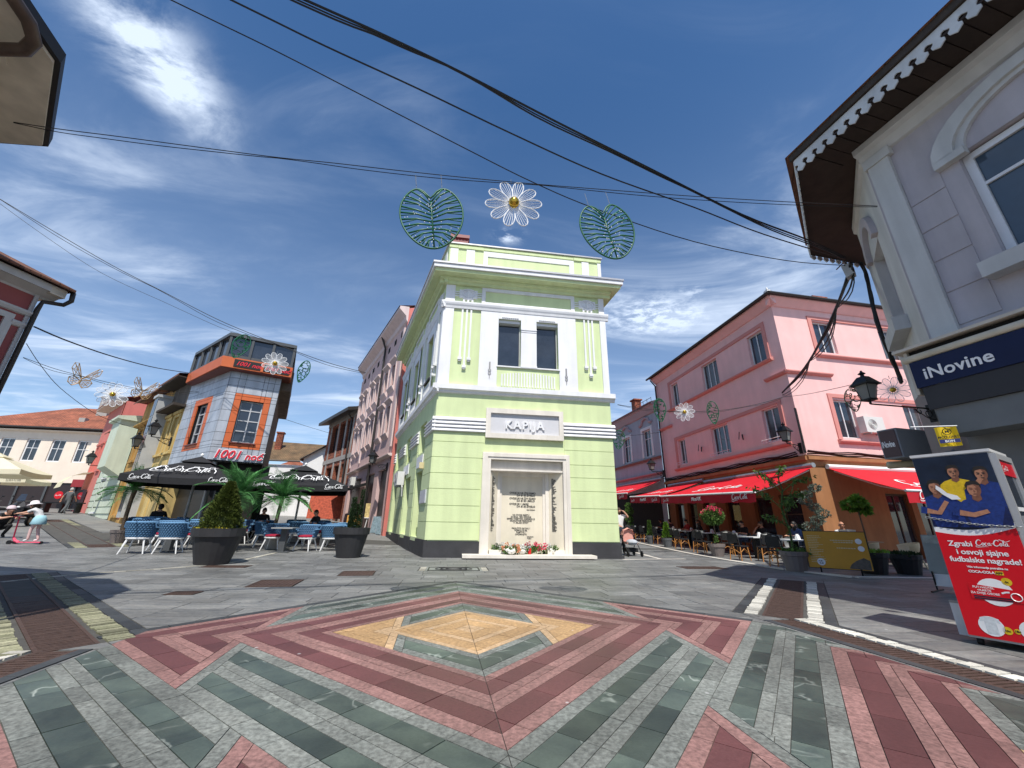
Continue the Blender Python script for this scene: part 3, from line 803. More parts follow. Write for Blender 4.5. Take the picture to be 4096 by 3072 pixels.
# --- string course
def strc(b, x0, x1, M=None): b.prismx([(0, 5.52), (-.06, 5.55), (-.08, 5.62), (-.17, 5.66), (-.17, 5.84), (0, 5.86)], x0, x1, M)
part(green, 'string_course', GW, lambda b: strc(b, -.17, GWD + .18)); part(green, 'side_string_course', GW, lambda b: strc(b, 0, SL + .16, MS))
# --- upper storey front: pilasters, white field, architrave, friezes
part(green, 'pilaster', GW, lambda b: (b.box(-.02, .37, -.055, -.001, 5.861, 9.05), b.box(.0, .37, -.05, -.001, 9.37, 10.1)))
part(green, 'pilaster', GW, lambda b: (b.box(6.34, GWD + .02, -.055, -.001, 5.861, 9.05), b.box(6.34, GWD, -.05, -.001, 9.37, 10.1)))
part(green, 'window_field', GW, lambda b: wall(b, 1.44, 5.31, 5.861, 9.05, fr_ops + [(2.14, 4.58, 5.85, 6.70)], .05, y=-.05))
def arch(b, x0, x1, M=None): b.prismx([(-.001, 9.05), (-.07, 9.05), (-.09, 9.14), (-.12, 9.20), (-.14, 9.27), (-.14, 9.33), (-.03, 9.37), (-.001, 9.37)], x0, x1, M)
part(green, 'architrave', GW, lambda b: arch(b, -.13, GWD + .14)); part(green, 'side_architrave', GW, lambda b: arch(b, 0, SL + .12, MS))
def ring(b, x0, x1, z0, z1, t, y0, y1, M=None):
    b.box(x0, x1, y0, y1, z1 - t, z1, M); b.box(x0, x1, y0, y1, z0, z0 + t * .5, M); b.box(x0, x0 + t, y0, y1, z0 + t * .5, z1 - t, M); b.box(x1 - t, x1, y0, y1, z0 + t * .5, z1 - t, M)
part(green, 'frieze_frame', GW, lambda b: ring(b, 1.44, 5.30, 9.37, 10.10, .15, -.05, -.001))
# hanging rods with beads
for xr in ((.71, .885, 1.05), (5.68, 5.86, 6.02)):
    for i, x in enumerate(xr):
        zb = 6.86 if i != 1 else 6.54
        part(green, 'rod', GW, lambda b: (b.box(x - .035, x + .035, -.05, -.001, zb + .08, 9.04), b.prism([(x - .075, -.10), (x + .075, -.10), (x + .075, -.002), (x - .075, -.002)], zb, zb + .10), b.box(x - .05, x + .05, -.075, -.002, zb - .05, zb)))
# cartouches
def cart(b, xc, M=None):
    b.box(xc - .36, xc + .36, -.04, -.001, 9.55, 9.93, M)
    for dz in (.06, .15, .24): b.box(xc - .55, xc + .55, -.03, -.001, 9.56 + dz, 9.60 + dz, M)
    for rx, rz, yy_ in ((.33, .22, .07), (.22, .13, .09)):
        b.tube([(xc + rx * math.cos(a / 18 * 6.283), -.04, 9.74 + rz * math.sin(a / 18 * 6.283)) for a in range(18)], .028, 5, True, M=M)
    b.ball((xc, -.05, 9.74), .05, .03, .12, 8, 6, M)
    for sgn in (-1, 1):
        b.tube([(xc + sgn * (.02 + .02 * k) + sgn * .07 * math.cos(k * .9), -.05, 9.93 + .03 * math.sin(k * .9)) for k in range(7)], .018, 5, M=M)
    for dx in (-.17, 0, .17): b.box(xc + dx - .035, xc + dx + .035, -.05, -.001, 9.38, 9.56 if dx else 9.66, M)
    b.box(xc - .2, xc + .2, -.03, -.001, 9.47, 9.51, M)
part(green, 'cartouche', GW, lambda b: cart(b, .90)); part(green, 'cartouche', GW, lambda b: cart(b, 5.85))
# --- windows of the front
MF = T3(0, 0, 0)
DFR = mat('dark_window_frame', (.06, .055, .055), .5, .1, 4)
window(green, MF, 2.15, 3.05, 6.73, 8.62, .22, .035, 1, (1,), mat('pale_frame', (.45, .46, .46), .5), M_GLASS)
window(green, MF, 3.68, 4.56, 6.73, 8.62, .22, .035, 1, (1,), MC['pale_frame'], M_GLASS)
for x in (2.152, 3.682): part(green, 'window_head', GW, lambda b: b.box(x, x + .88, .05, .3, 8.622, 8.748))
part(green, 'mullion_pier', GW, lambda b: (b.box(3.055, 3.675, -.085, -.051, 6.72, 8.36), b.box(3.04, 3.69, -.10, -.051, 6.70, 6.78), b.box(3.05, 3.68, -.11, -.051, 8.30, 8.36), b.box(3.055, 3.675, -.10, -.051, 8.21, 8.25)))
part(green, 'window_sill', GW, lambda b: b.box(2.12, 4.60, -.09, .2, 6.68, 6.728))
part(green, 'balustrade_panel', GM, lambda b: b.box(2.145, 4.575, -.02, -.001, 5.862, 6.695))
for k in range(20):
    x = 2.34 + k * (4.37 - 2.34) / 19; zt = 6.40 + .10 * (1 - ((k - 9.5) / 9.5) ** 2)
    part(green, 'flute', GW, lambda b: b.box(x - .027, x + .027, -.065, -.021, 5.93, zt))
def glyph(b, xc, zc):
    b.box(xc - .012, xc + .012, -.085, -.051, zc + .05, zc + .33)
    for s in (-1, 1):
        b.box(xc + s * .022 - .006, xc + s * .022 + .006, -.08, -.051, zc + .05, zc + .33)
        for q in (-.08, -.2):
            b.tube([(xc, -.066, zc + q), (xc + s * .05, -.066, zc + q + .06), (xc + s * .04, -.066, zc + q + .11)], .011, 4)
    b.box(xc - .01, xc + .01, -.085, -.051, zc - .32, zc + .05)
GGR = mat('grey_relief', (.30, .30, .31), .8)
part(green, 'wall_ornament', GGR, lambda b: glyph(b, 1.86, 6.52)); part(green, 'wall_ornament', GGR, lambda b: glyph(b, 4.85, 6.46))
for xc in (2.62, 4.12):
    part(green, 'lintel_ornament', GW, lambda b: [b.ball((xc - .3 + k * .085, -.06, 8.82), .04, .03, .045, 6, 5) for k in range(8)])
# --- cornice and soffit
def corn(b, x0, x1, M=None):
    b.prismx([(-.001, 10.10), (-.12, 10.12), (-.14, 10.22), (-.26, 10.26), (-.28, 10.36), (-.001, 10.36)], x0, x1, M)
part(green, 'soffit_moulding', GM, lambda b: corn(b, -.26, GWD + .27)); part(green, 'side_soffit_moulding', GM, lambda b: corn(b, 0, SL + .22, MS))
s0 = Vector((math.cos(sa_), math.sin(sa_))); n0 = Vector((-s0.y, s0.x)); n0 = n0 if n0.x < 0 else -n0     # outward normal of the side wall
def offs(d_):
    """roof outline pushed out by d_ on the front, side and right"""
    det = n0.x * 1.0
    cxx = (d_ - n0.y * (-d_)) / n0.x
    fx = far.x + n0.x * d_; fy = far.y + n0.y * d_
    return [(cxx, -d_), (GWD + d_, -d_), (GWD + d_ - .65, 8), (fx, fy)]
part(green, 'cornice', GM, lambda b: b.prism(offs(.58), 10.36, 10.50))
part(green, 'cornice_fascia', GW, lambda b: b.prism(offs(.66), 10.50, 10.66))
part(green, 'cornice_flashing', mat('tin_flashing', (.42, .42, .44), .4, .1, 5, metal=.4), lambda b: b.prism(offs(.70), 10.662, 10.74))
# --- parapet
part(green, 'parapet', GM, lambda b: b.prism(offs(.0), 10.742, ZT))
part(green, 'parapet_cap', MC['tin_flashing'], lambda b: b.prism(offs(.07), ZT + .002, ZT + .06))
part(green, 'parapet_moulding', GM, lambda b: (b.box(.37, 1.42, -.05, -.002, 11.93, 12.06), b.box(5.36, 6.42, -.05, -.002, 11.93, 12.06), b.box(-.01, .36, -.035, -.002, 11.96, 12.06), b.box(6.43, GWD + .02, -.035, -.002, 11.96, 12.06), b.box(1.43, 5.35, -.03, -.002, 11.96, 12.06)))
for (x0, x1) in ((.05, .36), (.71, 1.06), (5.71, 6.02), (6.42, GWD)):
    part(green, 'parapet_pilaster', GW, lambda b: b.box(x0, x1, -.03, -.002, 10.88, 11.90))
part(green, 'parapet_frame', GW, lambda b: (b.box(1.43, 5.35, -.03, -.002, 11.66, 11.90), b.box(1.43, 5.35, -.03, -.002, 10.88, 11.06), b.box(1.43, 1.61, -.03, -.002, 11.06, 11.66), b.box(5.14, 5.35, -.03, -.002, 11.06, 11.66)))
for u in (.25, 1.2, 3.6, 4.5, 6.9, 7.8):
    part(green, 'parapet_pilaster', GW, lambda b: b.box(sx(u + .32), sx(u), -.03, -.002, 10.88, 11.90), MS)
# --- side wall upper storey
for (u0, u1) in ((-.02, .33), (3.15, 3.45), (6.25, 6.55), (9.3, SL)):
    part(green, 'pilaster', GW, lambda b: b.box(sx(u1), sx(u0), -.055, -.001, 5.861, 9.05), MS)
for k, u in enumerate((2.0, 5.15, 8.35)):
    o = (sx(u + .55), sx(u - .55), 6.60, 8.60)
    part(green, 'window_surround', GW, lambda b: wall(b, sx(u + .85), sx(u - .85), 5.861, 9.05, [o, (o[0] - .05, o[1] + .05, 5.86, 6.56)], .05, y=-.05), MS)
    window(green, MS, o[0], o[1], o[2], o[3], .24, .05, 1, (1,), DFR, M_GLASS)
    for q in range(9):
        x = o[0] + .06 + q * (o[1] - o[0] - .12) / 8
        part(green, 'flute', GW, lambda b: b.box(x - .025, x + .025, -.05, -.001, 5.93, 6.42), MS)
    part(green, 'window_sill', DFR, lambda b: b.box(o[0] - .04, o[1] + .04, -.10, .2, 6.56, 6.598), MS)
    part(green, 'frieze_panel', GW, lambda b: ring(b, sx(u + .95), sx(u - .95), 9.372, 10.08, .14, -.05, -.001), MS)
for u in (.72, 3.3, 6.4):
    part(green, 'cartouche', GW, lambda b: cart(b, sx(u)), MS)
    for dx in (-.16, 0, .16):
        zb = 6.86 if dx else 6.5
        part(green, 'rod', GW, lambda b: (b.box(sx(u) + dx - .035, sx(u) + dx + .035, -.10, -.001, zb, 9.04), b.box(sx(u) + dx - .06, sx(u) + dx + .06, -.15, -.001, zb - .1, zb)), MS)
# lower side windows, panels, doors
WP = mat('white_panel', srgb(222, 222, 224), .6, .08, 5)
for (a, b_, c, d_) in sops_lo[:3]:
    window(green, MS, a, b_, c, d_, .26, .05, 1, (1,), DFR, M_GLASS)
    part(green, 'white_tablet', WP, lambda b: b.box(a - .02, b_ + .02, -.04, -.002, 3.06, 3.50), MS)
for (a, b_, c, d_) in sops_lo[3:]:
    def dr(b): b.box(a, b_, .26, .32, c, d_)
    dd = part(green, 'door', mat('dark_door', (.03, .03, .032), .4, .2, 3), dr, MS)
    part(dd, 'handle', M_IRON, lambda b: b.box(a + .12, a + .15, .20, .26, c + 1.0, c + 1.2), MS)
part(green, 'plaque', mat('grey_plaque', srgb(186, 190, 196), .4, .1, 8), lambda b: b.box(sx(1.2), sx(.28), -.07, -.023, 1.68, 2.12), MS)
# --- chimney clad in red tin
part(green, 'chimney', mat('red_tin', (.20, .028, .03), .4, .12, 4), lambda b: (b.box(.02, .72, .75, 1.4, ZT - .3, 13.18), [b.box(.02 + k * .14, .04 + k * .14, .73, .75, ZT - .3, 13.08) for k in range(6)], b.box(-.05, .79, .68, 1.47, 13.08, 13.24)))
# --- name panel
sg = part(green, 'name_panel', GST, lambda b: (b.box(1.80, 4.66, -.14, -.023, 4.84, 5.02), b.box(1.80, 4.66, -.14, -.023, 3.93, 4.10), b.box(1.80, 1.97, -.14, -.023, 4.10, 4.84), b.box(4.50, 4.66, -.14, -.023, 4.10, 4.84)))
part(sg, 'panel_field', mat('panel_grey', srgb(200, 200, 204), .8, .05, 2, bump=.1), lambda b: b.box(1.97, 4.50, -.05, -.024, 4.10, 4.84))
text(sg, 'lettering', 'KAPIJA', T3(3.22, -.078, 4.30), GW, .42, .027, 0, .009, 'CENTER', 1.18)
# --- memorial portal
pt = part(green, 'memorial_portal', GST, lambda b: (b.box(1.74, 2.03, -.14, .02, .10, 3.41), b.box(4.60, 4.85, -.14, .02, .12, 3.41), b.box(2.03, 4.60, -.14, .02, 3.17, 3.41), b.box(1.77, 1.92, -.17, -.14, .10, 3.38), b.box(4.71, 4.82, -.17, -.14, .12, 3.38), b.box(1.92, 4.71, -.17, -.14, 3.26, 3.38)))
part(pt, 'inner_frame', GST, lambda b: (b.box(2.03, 4.60, -.02, .30, 2.80, 2.86), b.box(2.03, 4.60, .06, .30, 2.86, 3.17)))
part(pt, 'left_reveal', GST2, lambda b: b.add([(2.03, .0, .2), (2.40, .42, .2), (2.40, .42, 2.8), (2.03, .0, 2.8), (2.03, .5, .2), (2.03, .5, 2.8)], [(0, 1, 2, 3), (0, 4, 1), (3, 2, 5)]))
part(pt, 'right_reveal', GST2, lambda b: b.add([(4.60, .0, .2), (4.12, .42, .2), (4.12, .42, 2.8), (4.60, .0, 2.8), (4.60, .5, .2), (4.60, .5, 2.8)], [(0, 3, 2, 1), (0, 1, 4), (3, 5, 2)]))
part(pt, 'stepped_jamb', GST, lambda b: (b.box(2.31, 2.43, .35, .50, .2, 2.80), b.box(2.43, 2.50, .42, .50, .2, 2.72), b.box(4.06, 4.18, .35, .50, .2, 2.80), b.box(3.97, 4.06, .42, .50, .2, 2.72), b.box(2.43, 4.06, .40, .50, 2.66, 2.80)))
part(pt, 'inscription_slab', GST2, lambda b: b.box(2.50, 3.97, .46, .52, .1, 2.66))
part(pt, 'niche_ceiling', GST, lambda b: b.box(2.03, 4.60, -.0, .52, 2.79, 2.80))
INK = mat('engraved_black', (.02, .02, .02), .6)
yl = .452
lines = [(2.78, 2.065, 'OVDJE SE NE ŽIVI SAMO'), (3.04, 1.985, 'DA BI SE ŽIVJELO'), (2.78, 1.88, 'OVDJE SE NE ŽIVI SAMO'), (3.04, 1.80, 'DA BI SE UMRLO'), (2.78, 1.69, 'OVDJE SE I UMIRE'), (3.04, 1.61, 'DA BI SE ŽIVJELO')]
for (x, z, s) in lines: text(pt, 'inscription', s, T3(x, yl, z), INK, .088, .002, 0, .0016)
text(pt, 'inscription', 'MAK DIZDAR', T3(3.40, yl, 1.51), INK, .05, .002, 0, .001)
for (z, s) in ((1.33, 'NA OVOM MJESTU'), (1.265, '25 MAJA 1995 GODINE'), (1.20, 'SRPSKI FAŠISTIČKI AGRESOR JE'), (1.135, 'GRANATOM PREKINUO'), (1.07, '71 MLADI ŽIVOT'), (.89, 'PROUČITE FATIHU I'), (.825, 'POMOLITE SE,'), (.76, 'PAMTITE I'), (.695, 'OPOMINJITE')):
    text(pt, 'inscription', s, T3(3.20, yl, z), INK, .072, .002, 0, .0012, 'CENTER')
text(pt, 'inscription', 'GRAĐANI', T3(3.42, yl, .63), INK, .05, .002, 0, .001); text(pt, 'inscription', 'TUZLE', T3(3.42, yl, .575), INK, .05, .002, 0, .001)
def names(side):
    mb = MB(); rng = random.Random(3 + side)
    for k in range(46):
        z = 2.58 - k * .039
        L = rng.uniform(.07, .22); x = 0.03
        while x < L:
            wd = rng.uniform(.006, .012); mb.box(x, x + wd, -.004, .0, z, z + rng.choice((.024, .028, .018))); x += wd + rng.uniform(.003, .007)
        mb.box(.03, L, -.0035, 0, z + .010, z + .015)
    o, a = ((2.03 + .06, .06, 0), math.atan2(.42, .37)) if side == 0 else ((4.12 + .13, .42 - .115, 0), -math.atan2(.42, .48))
    mb.v = [tuple(T3(*o) @ RZ(a) @ T3(0, -.004, 0) @ Vector(p)) for p in mb.v]
    tag(mb.build('name_list', INK, pt), kind='stuff')
names(0); names(1)
# bench step
bn = part(green, 'memorial_step', GST, lambda b: (b.box(1.20, 5.52, -.62, -.06, .04, .13),))
part(bn, 'step_base', mat('brown_stone', (.20, .17, .13), .7, .3, 4), lambda b: b.box(1.26, 5.44, -.54, -.06, -.15, .04))
part(bn, 'flower_block', GST, lambda b: b.box(2.06, 2.66, -.10, .30, .131, .25)); part(bn, 'flower_block', GST, lambda b: b.box(4.02, 4.60, -.10, .30, .131, .25))
# ------------------------------------------------------------------ shared shapes
def tile_mat(name, c1, c2, sc=4.2):
    if name in MC: return MC[name]
    mt = bpy.data.materials.new(name); mt.use_nodes = True; n = mt.node_tree; A = n.nodes.new; B = n.links.new; bs = n.nodes['Principled BSDF']
    tc_ = A('ShaderNodeTexCoord'); br = A('ShaderNodeTexBrick'); mp = A('ShaderNodeMapping'); B(tc_.outputs['Object'], mp.inputs[0])
    cb = A('ShaderNodeSeparateXYZ'); B(mp.outputs[0], cb.inputs[0]); cm = A('ShaderNodeCombineXYZ'); ad = A('ShaderNodeMath'); ad.operation = 'ADD'
    B(cb.outputs[0], ad.inputs[0]); B(cb.outputs[1], ad.inputs[1]); B(ad.outputs[0], cm.inputs[0]); B(cb.outputs[2], cm.inputs[1])
    B(cm.outputs[0], br.inputs['Vector']); br.inputs['Scale'].default_value = sc; br.inputs['Brick Width'].default_value = .9; br.inputs['Row Height'].default_value = .62
    br.inputs['Mortar Size'].default_value = .05; br.inputs['Color1'].default_value = (*c1, 1); br.inputs['Color2'].default_value = (*c2, 1); br.inputs['Mortar'].default_value = (c1[0] * .3, c1[1] * .3, c1[2] * .3, 1)
    no = A('ShaderNodeTexNoise'); no.inputs['Scale'].default_value = 1.2; no.inputs['Detail'].default_value = 6; B(tc_.outputs['Object'], no.inputs[0])
    mr = A('ShaderNodeMapRange'); mr.inputs[1].default_value = .3; mr.inputs[2].default_value = .7; mr.inputs[3].default_value = .6; mr.inputs[4].default_value = 1.25; B(no.outputs['Fac'], mr.inputs[0])
    hv = A('ShaderNodeHueSaturation'); B(br.outputs['Color'], hv.inputs['Color']); B(mr.outputs[0], hv.inputs['Value']); B(hv.outputs[0], bs.inputs['Base Color'])
    bp = A('ShaderNodeBump'); bp.inputs['Strength'].default_value = .8; bp.inputs['Distance'].default_value = .03; B(br.outputs['Fac'], bp.inputs['Height']); bp.invert = True; B(bp.outputs[0], bs.inputs['Normal'])
    bs.inputs['Roughness'].default_value = .85; MC[name] = mt; return mt
T_RED = tile_mat('red_roof_tile', (.36, .115, .06), (.27, .085, .045))
T_DARK = tile_mat('old_roof_tile', (.22, .09, .05), (.16, .075, .05))
T_BROWN = tile_mat('mossy_roof_tile', (.20, .12, .06), (.15, .10, .05))
T_WINE = mat('wine_sheet_roof', (.22, .035, .035), .45, .15, 3)
BRICK = tile_mat('raw_brick', (.36, .11, .055), (.26, .08, .045), 3.4)
M_GUT = mat('dark_gutter', (.05, .045, .042), .5, .2, 6, metal=.4)
M_CONC = mat('raw_concrete', (.34, .32, .30), .9, .18, 2, bump=.2)
M_TIN = mat('grey_tin', (.34, .35, .36), .4, .15, 4, metal=.5)
M_BLK = mat('black_steel', (.012, .012, .013), .45, .2, 6, metal=.3)
def chimney(par, x, y, z0, z1, w_=.5, d_=.5, mt=None):
    c = part(par, 'chimney', mt or BRICK, lambda b: (b.box(x - w_ / 2, x + w_ / 2, y - d_ / 2, y + d_ / 2, z0, z1 - .14), b.box(x - w_ / 2 - .08, x + w_ / 2 + .08, y - d_ / 2 - .08, y + d_ / 2 + .08, z1 - .14, z1)))
def far_frame(ang_abs, base_ang, length, ox=0., oy=0.):
    """frame of a wall that runs from the local point (ox,oy) in the absolute direction ang_abs; its x runs from the far end back to that point"""
    a = ang_abs - base_ang; f_ = Vector((ox + math.cos(a) * length, oy + math.sin(a) * length, 0)); return T3(*f_) @ RZ(a + math.pi), f_

# ------------------------------------------------------------------ pink corner house with the red-awning cafe
PKO = Vector((12.22, 16.11, 0)); PKA = rad(10)
PK = mat('pink_render', srgb(236, 190, 186), .85, .08, 1.0, bump=.14, bscale=30, streak=.05)
PKT = mat('salmon_trim', srgb(206, 138, 130), .8, .08, 2)
OCH = mat('ochre_render', srgb(160, 112, 74), .85, .12, 1.5, streak=.15)
pink = thing('pink_house', 'pink three-storey corner house above the red-awning cafe', 'building', PKO, PKA)
PLA = math.atan2(.991, -.133); PLL = 11.35
MPL, pfar = far_frame(PLA, PKA, PLL)
def px_(u): return PLL - u
lops = [(px_(b), px_(a), z0, z1) for (a, b) in ((.9, 1.9), (4.4, 5.85), (8.55, 9.35)) for (z0, z1) in ((8.65, 10.2), (4.78, 6.36))]
gops = [(px_(1.9), px_(.8), .0, 2.45), (px_(3.5), px_(2.4), .5, 2.4), (px_(5.6), px_(4.5), .5, 2.4), (px_(7.6), px_(6.4), .5, 2.4), (px_(9.2), px_(8.2), 0, 2.4), (px_(10.6), px_(9.6), .5, 2.4)]
part(pink, 'left_wall', PK, lambda b: wall(b, 0, PLL, 3.95, 11.3, lops, .25, MPL))
rops = [(2.05, 3.10, 8.8, 10.42), (5.8, 6.9, 8.8, 10.42), (2.0, 3.08, 4.78, 6.5), (5.8, 6.9, 4.78, 6.5)]
part(pink, 'right_wall', PK, lambda b: wall(b, 0, 10, 3.95, 11.3, rops, .25))
part(pink, 'shop_wall', OCH, lambda b: wall(b, 0, PLL, -.1, 3.949, gops, .3, MPL))
rg = [(3.4, 4.6, .0, 2.5), (4.9, 6.2, .7, 2.5), (7.2, 8.6, .0, 2.5)]
part(pink, 'shop_wall', OCH, lambda b: wall(b, 0, 10, -.1, 3.949, rg, .3))
part(pink, 'shop_cornice', OCH, lambda b: (b.prismx([(0, 3.5), (-.05, 3.52), (-.10, 3.70), (-.18, 3.74), (-.18, 3.88), (0, 3.92)], -.1, 10), b.prismx([(0, 3.5), (-.05, 3.52), (-.10, 3.70), (-.18, 3.74), (-.18, 3.88), (0, 3.92)], 0, PLL + .1, MPL)))
part(pink, 'back_wall', PK, lambda b: b.prism([(10, 0), (10, 9), (pfar.x + .1, pfar.y), (9.9, .05)], 0, 11.2))
for k, (a, c, z0, z1) in enumerate(lops): window(pink, MPL, a, c, z0, z1, .16, .06, 3 if c - a > 1.2 else 2, (1,), M_UPVC, M_GLASS2 if k % 3 else M_GLASS)
for k, (a, c, z0, z1) in enumerate(rops): window(pink, T3(), a, c, z0, z1, .16, .06, 2, (1,), M_UPVC, M_GLASS2 if k % 2 else M_GLASS)
for k, (a, c, z0, z1) in enumerate(gops): window(pink, MPL, a, c, max(z0, .08), z1, .2, .08, 1, (1,) if z0 else (2, 1), mat('brown_frame', (.10, .06, .04), .6), M_GLASS, name='window' if z0 else 'door')
for k, (a, c, z0, z1) in enumerate(rg): window(pink, T3(), a, c, max(z0, .05), z1, .2, .08, 2, (1,), MC['brown_frame'], M_GLASS, name='window' if z0 else 'door')
def led(b, x0, x1, z, M=None, d_=.16): b.prismx([(-.001, z), (-d_ * .6, z + .02), (-d_, z + .09), (-d_, z + .14), (-.001, z + .18)], x0, x1, M)
for (z0, z1) in ((8.45, 10.5), (4.45, 6.6)):
    part(pink, 'sill_band', PKT, lambda b: led(b, px_(9.9), px_(.55), z0 - .02, MPL))
    part(pink, 'head_band', PKT, lambda b: b.box(px_(9.7), px_(.65), -.05, -.001, z1 - .18, z1, MPL))
    part(pink, 'jamb_trim', PKT, lambda b: b.box(px_(.84), px_(.65), -.05, -.001, z0 + .17, z1 - .18, MPL)); part(pink, 'jamb_trim', PKT, lambda b: b.box(px_(9.7), px_(9.5), -.05, -.001, z0 + .17, z1 - .18, MPL))
    part(pink, 'sill_band', PKT, lambda b: led(b, 1.75, 9.5, z0 + .05)); part(pink, 'head_band', PKT, lambda b: b.box(1.8, 9.5, -.05, -.001, z1 - .02, z1 + .15)); part(pink, 'jamb_trim', PKT, lambda b: b.box(1.8, 2.0, -.05, -.001, z0 + .24, z1 - .02))
part(pink, 'corner_ledge', PKT, lambda b: (led(b, px_(1.2), PLL + .12, 7.55, MPL), led(b, -.14, 2.3, 7.55))); part(pink, 'corner_ledge', PKT, lambda b: led(b, 0, px_(9.75), 7.4, MPL))
part(pink, 'eave_cove', PK, lambda b: (b.prismx([(0, 10.95), (-.06, 10.97), (-.35, 11.3), (-.35, 11.36), (0, 11.4)], -.3, 10), b.prismx([(0, 10.95), (-.06, 10.97), (-.35, 11.3), (-.35, 11.36), (0, 11.4)], 0, PLL + .3, MPL)))
rf = part(pink, 'roof', T_DARK, lambda b: b.add([(-.45, -.42, 11.42), (10.4, -.42, 11.42), (10.4, 9, 11.42), (pfar.x - .5, pfar.y + .3, 11.42), (3, 3.2, 12.5), (3.5, 8, 12.6), (-.45, -.42, 11.36), (10.4, -.42, 11.36), (pfar.x - .5, pfar.y + .3, 11.36)], [(0, 1, 4), (1, 2, 5, 4), (2, 3, 5), (3, 0, 4, 5), (6, 7, 1, 0), (8, 6, 0, 3)]))
part(rf, 'gutter', M_GUT, lambda b: (b.tube([(-.5, -.48, 11.38), (10.4, -.48, 11.38)], .07, 6), b.tube([(-.5, -.48, 11.38), (pfar.x - .55, pfar.y + .3, 11.38)], .07, 6)))
part(rf, 'corner_cap', M_TIN, lambda b: b.lathe([(.18, 0), (.16, .12), (.05, .22), (.02, .34)], 8, (-.35, -.3, 11.42)))
chimney(pink, 4.6, 1.6, 11.4, 12.9, .8, .5)
part(pink, 'downpipe', M_GUT, lambda b: b.tube([(pfar.x - .35, pfar.y + .1, 11.3), (pfar.x - .12, pfar.y - .1, 10.8), (pfar.x - .12, pfar.y - .1, .1)], .055, 6))
part(pink, 'cable_bundle', M_BLK, lambda b: [b.tube([(p[0], -.06 - .03 * k, 3.98 + .05 * k + .03 * math.sin(i * 1.3 + k)) for i, p in enumerate([(x * .5, 0) for x in range(0, 20)])], .03, 5) for k in range(3)] + [b.tube([(x * .5, -.06 - .03 * k, 3.96 + .06 * k + .03 * math.sin(x * 1.7 + k)) for x in range(0, 23)], .03, 5, M=MPL) for k in range(3)])

for u in (3.4, 6.9): part(pink, 'wall_bracket', M_BLK, lambda b: (b.tube([(px_(u), -.02, 5.5), (px_(u) + .3, -.25, 5.2)], .035, 5), b.tube([(px_(u), -.25, 5.25), (px_(u) + .15, -.28, 5.6)], .02, 5)), MPL)
for (a, c, z0, z1) in lops[1::2]: part(pink, 'window_rail', M_UPVC, lambda b: (b.tube([(a - .1, -.2, z0 + .12), (c + .1, -.2, z0 + .12)], .014, 4), b.tube([(a - .1, -.2, z0), (c + .1, -.2, z0)], .014, 4), b.tube([(a - .1, -.02, z0), (a - .1, -.2, z0), (a - .1, -.2, z0 + .12)], .014, 4)), MPL)
# ------------------------------------------------------------------ blue-grey house further down the right street
BLA = math.atan2(.98, -.19)
BO = PKO + Vector((-.133, .991, 0)) * 11.6; BO.z = 0
BLU = mat('blue_grey_render', srgb(172, 178, 188), .85, .07, 1.6, streak=.1); LIL = mat('lilac_trim', srgb(176, 160, 164), .8, .08, 2)
blue = thing('blue_house', 'blue-grey two-storey house with wine-red roof beyond the pink house', 'building', BO, 0)
MB_, bf = far_frame(BLA, 0, 10.)
bops = [(10 - b, 10 - a, 5.9, 7.95) for (a, b) in ((1.1, 2.3), (4.3, 5.6), (7.6, 8.8))]
part(blue, 'wall', BLU, lambda b: wall(b, 0, 10, 0, 9.6, bops + [(1, 9.4, .3, 3.4)], .25, MB_))
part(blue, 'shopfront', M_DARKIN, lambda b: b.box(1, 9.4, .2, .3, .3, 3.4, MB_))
for (a, c, z0, z1) in bops:
    window(blue, MB_, a, c, z0, z1, .14, .08, 2, (2.2, 1), M_WHITE, M_GLASS)
    part(blue, 'window_surround', M_WHITE, lambda b: (b.box(a - .2, a - .002, -.06, -.001, z0, z1 + .2, MB_), b.box(c + .002, c + .2, -.06, -.001, z0, z1 + .2, MB_), b.box(a, c, -.06, -.001, z1, z1 + .2, MB_)))
    part(blue, 'pediment', LIL, lambda b: b.tube([(a - .3, -.06, z1 + .45), (a, -.06, z1 + .5), (a + .2, -.06, z1 + .8), ((a + c) / 2, -.06, z1 + .95), (c - .2, -.06, z1 + .8), (c, -.06, z1 + .5), (c + .3, -.06, z1 + .45)], .1, 6, M=MB_))
part(blue, 'sill_band', mat('rust_band', (.25, .10, .07), .8), lambda b: b.box(0, 10, -.12, -.001, 5.6, 5.75, MB_))
part(blue, 'mid_band', LIL, lambda b: led(b, 0, 10, 4.5, MB_, .2)); part(blue, 'cornice', LIL, lambda b: b.prismx([(0, 9.0), (-.1, 9.05), (-.3, 9.5), (-.4, 9.55), (-.4, 9.7), (0, 9.75)], 0, 10, MB_))
part(blue, 'roof', T_WINE, lambda b: b.add([(0, -.5, 9.7), (10, -.5, 9.7), (10, 5, 11.6), (0, 5, 11.6), (0, -.5, 9.62), (10, -.5, 9.62)], [(0, 1, 2, 3), (4, 5, 1, 0)], MB_))
part(blue, 'chimney', BRICK, lambda b: (b.box(4.2, 4.8, 1.2, 1.8, 10.0, 11.5, MB_), b.box(4.1, 4.9, 1.1, 1.9, 11.5, 11.62, MB_)))
part(blue, 'snow_guard', M_GUT, lambda b: [b.tube([(6.5 + k * .6, .3, 9.95), (6.5 + k * .6, .3, 10.45)], .02, 4, M=MB_) for k in range(5)] + [b.tube([(6.5, .3, 10.4), (8.9, .3, 10.4)], .02, 4, M=MB_)])

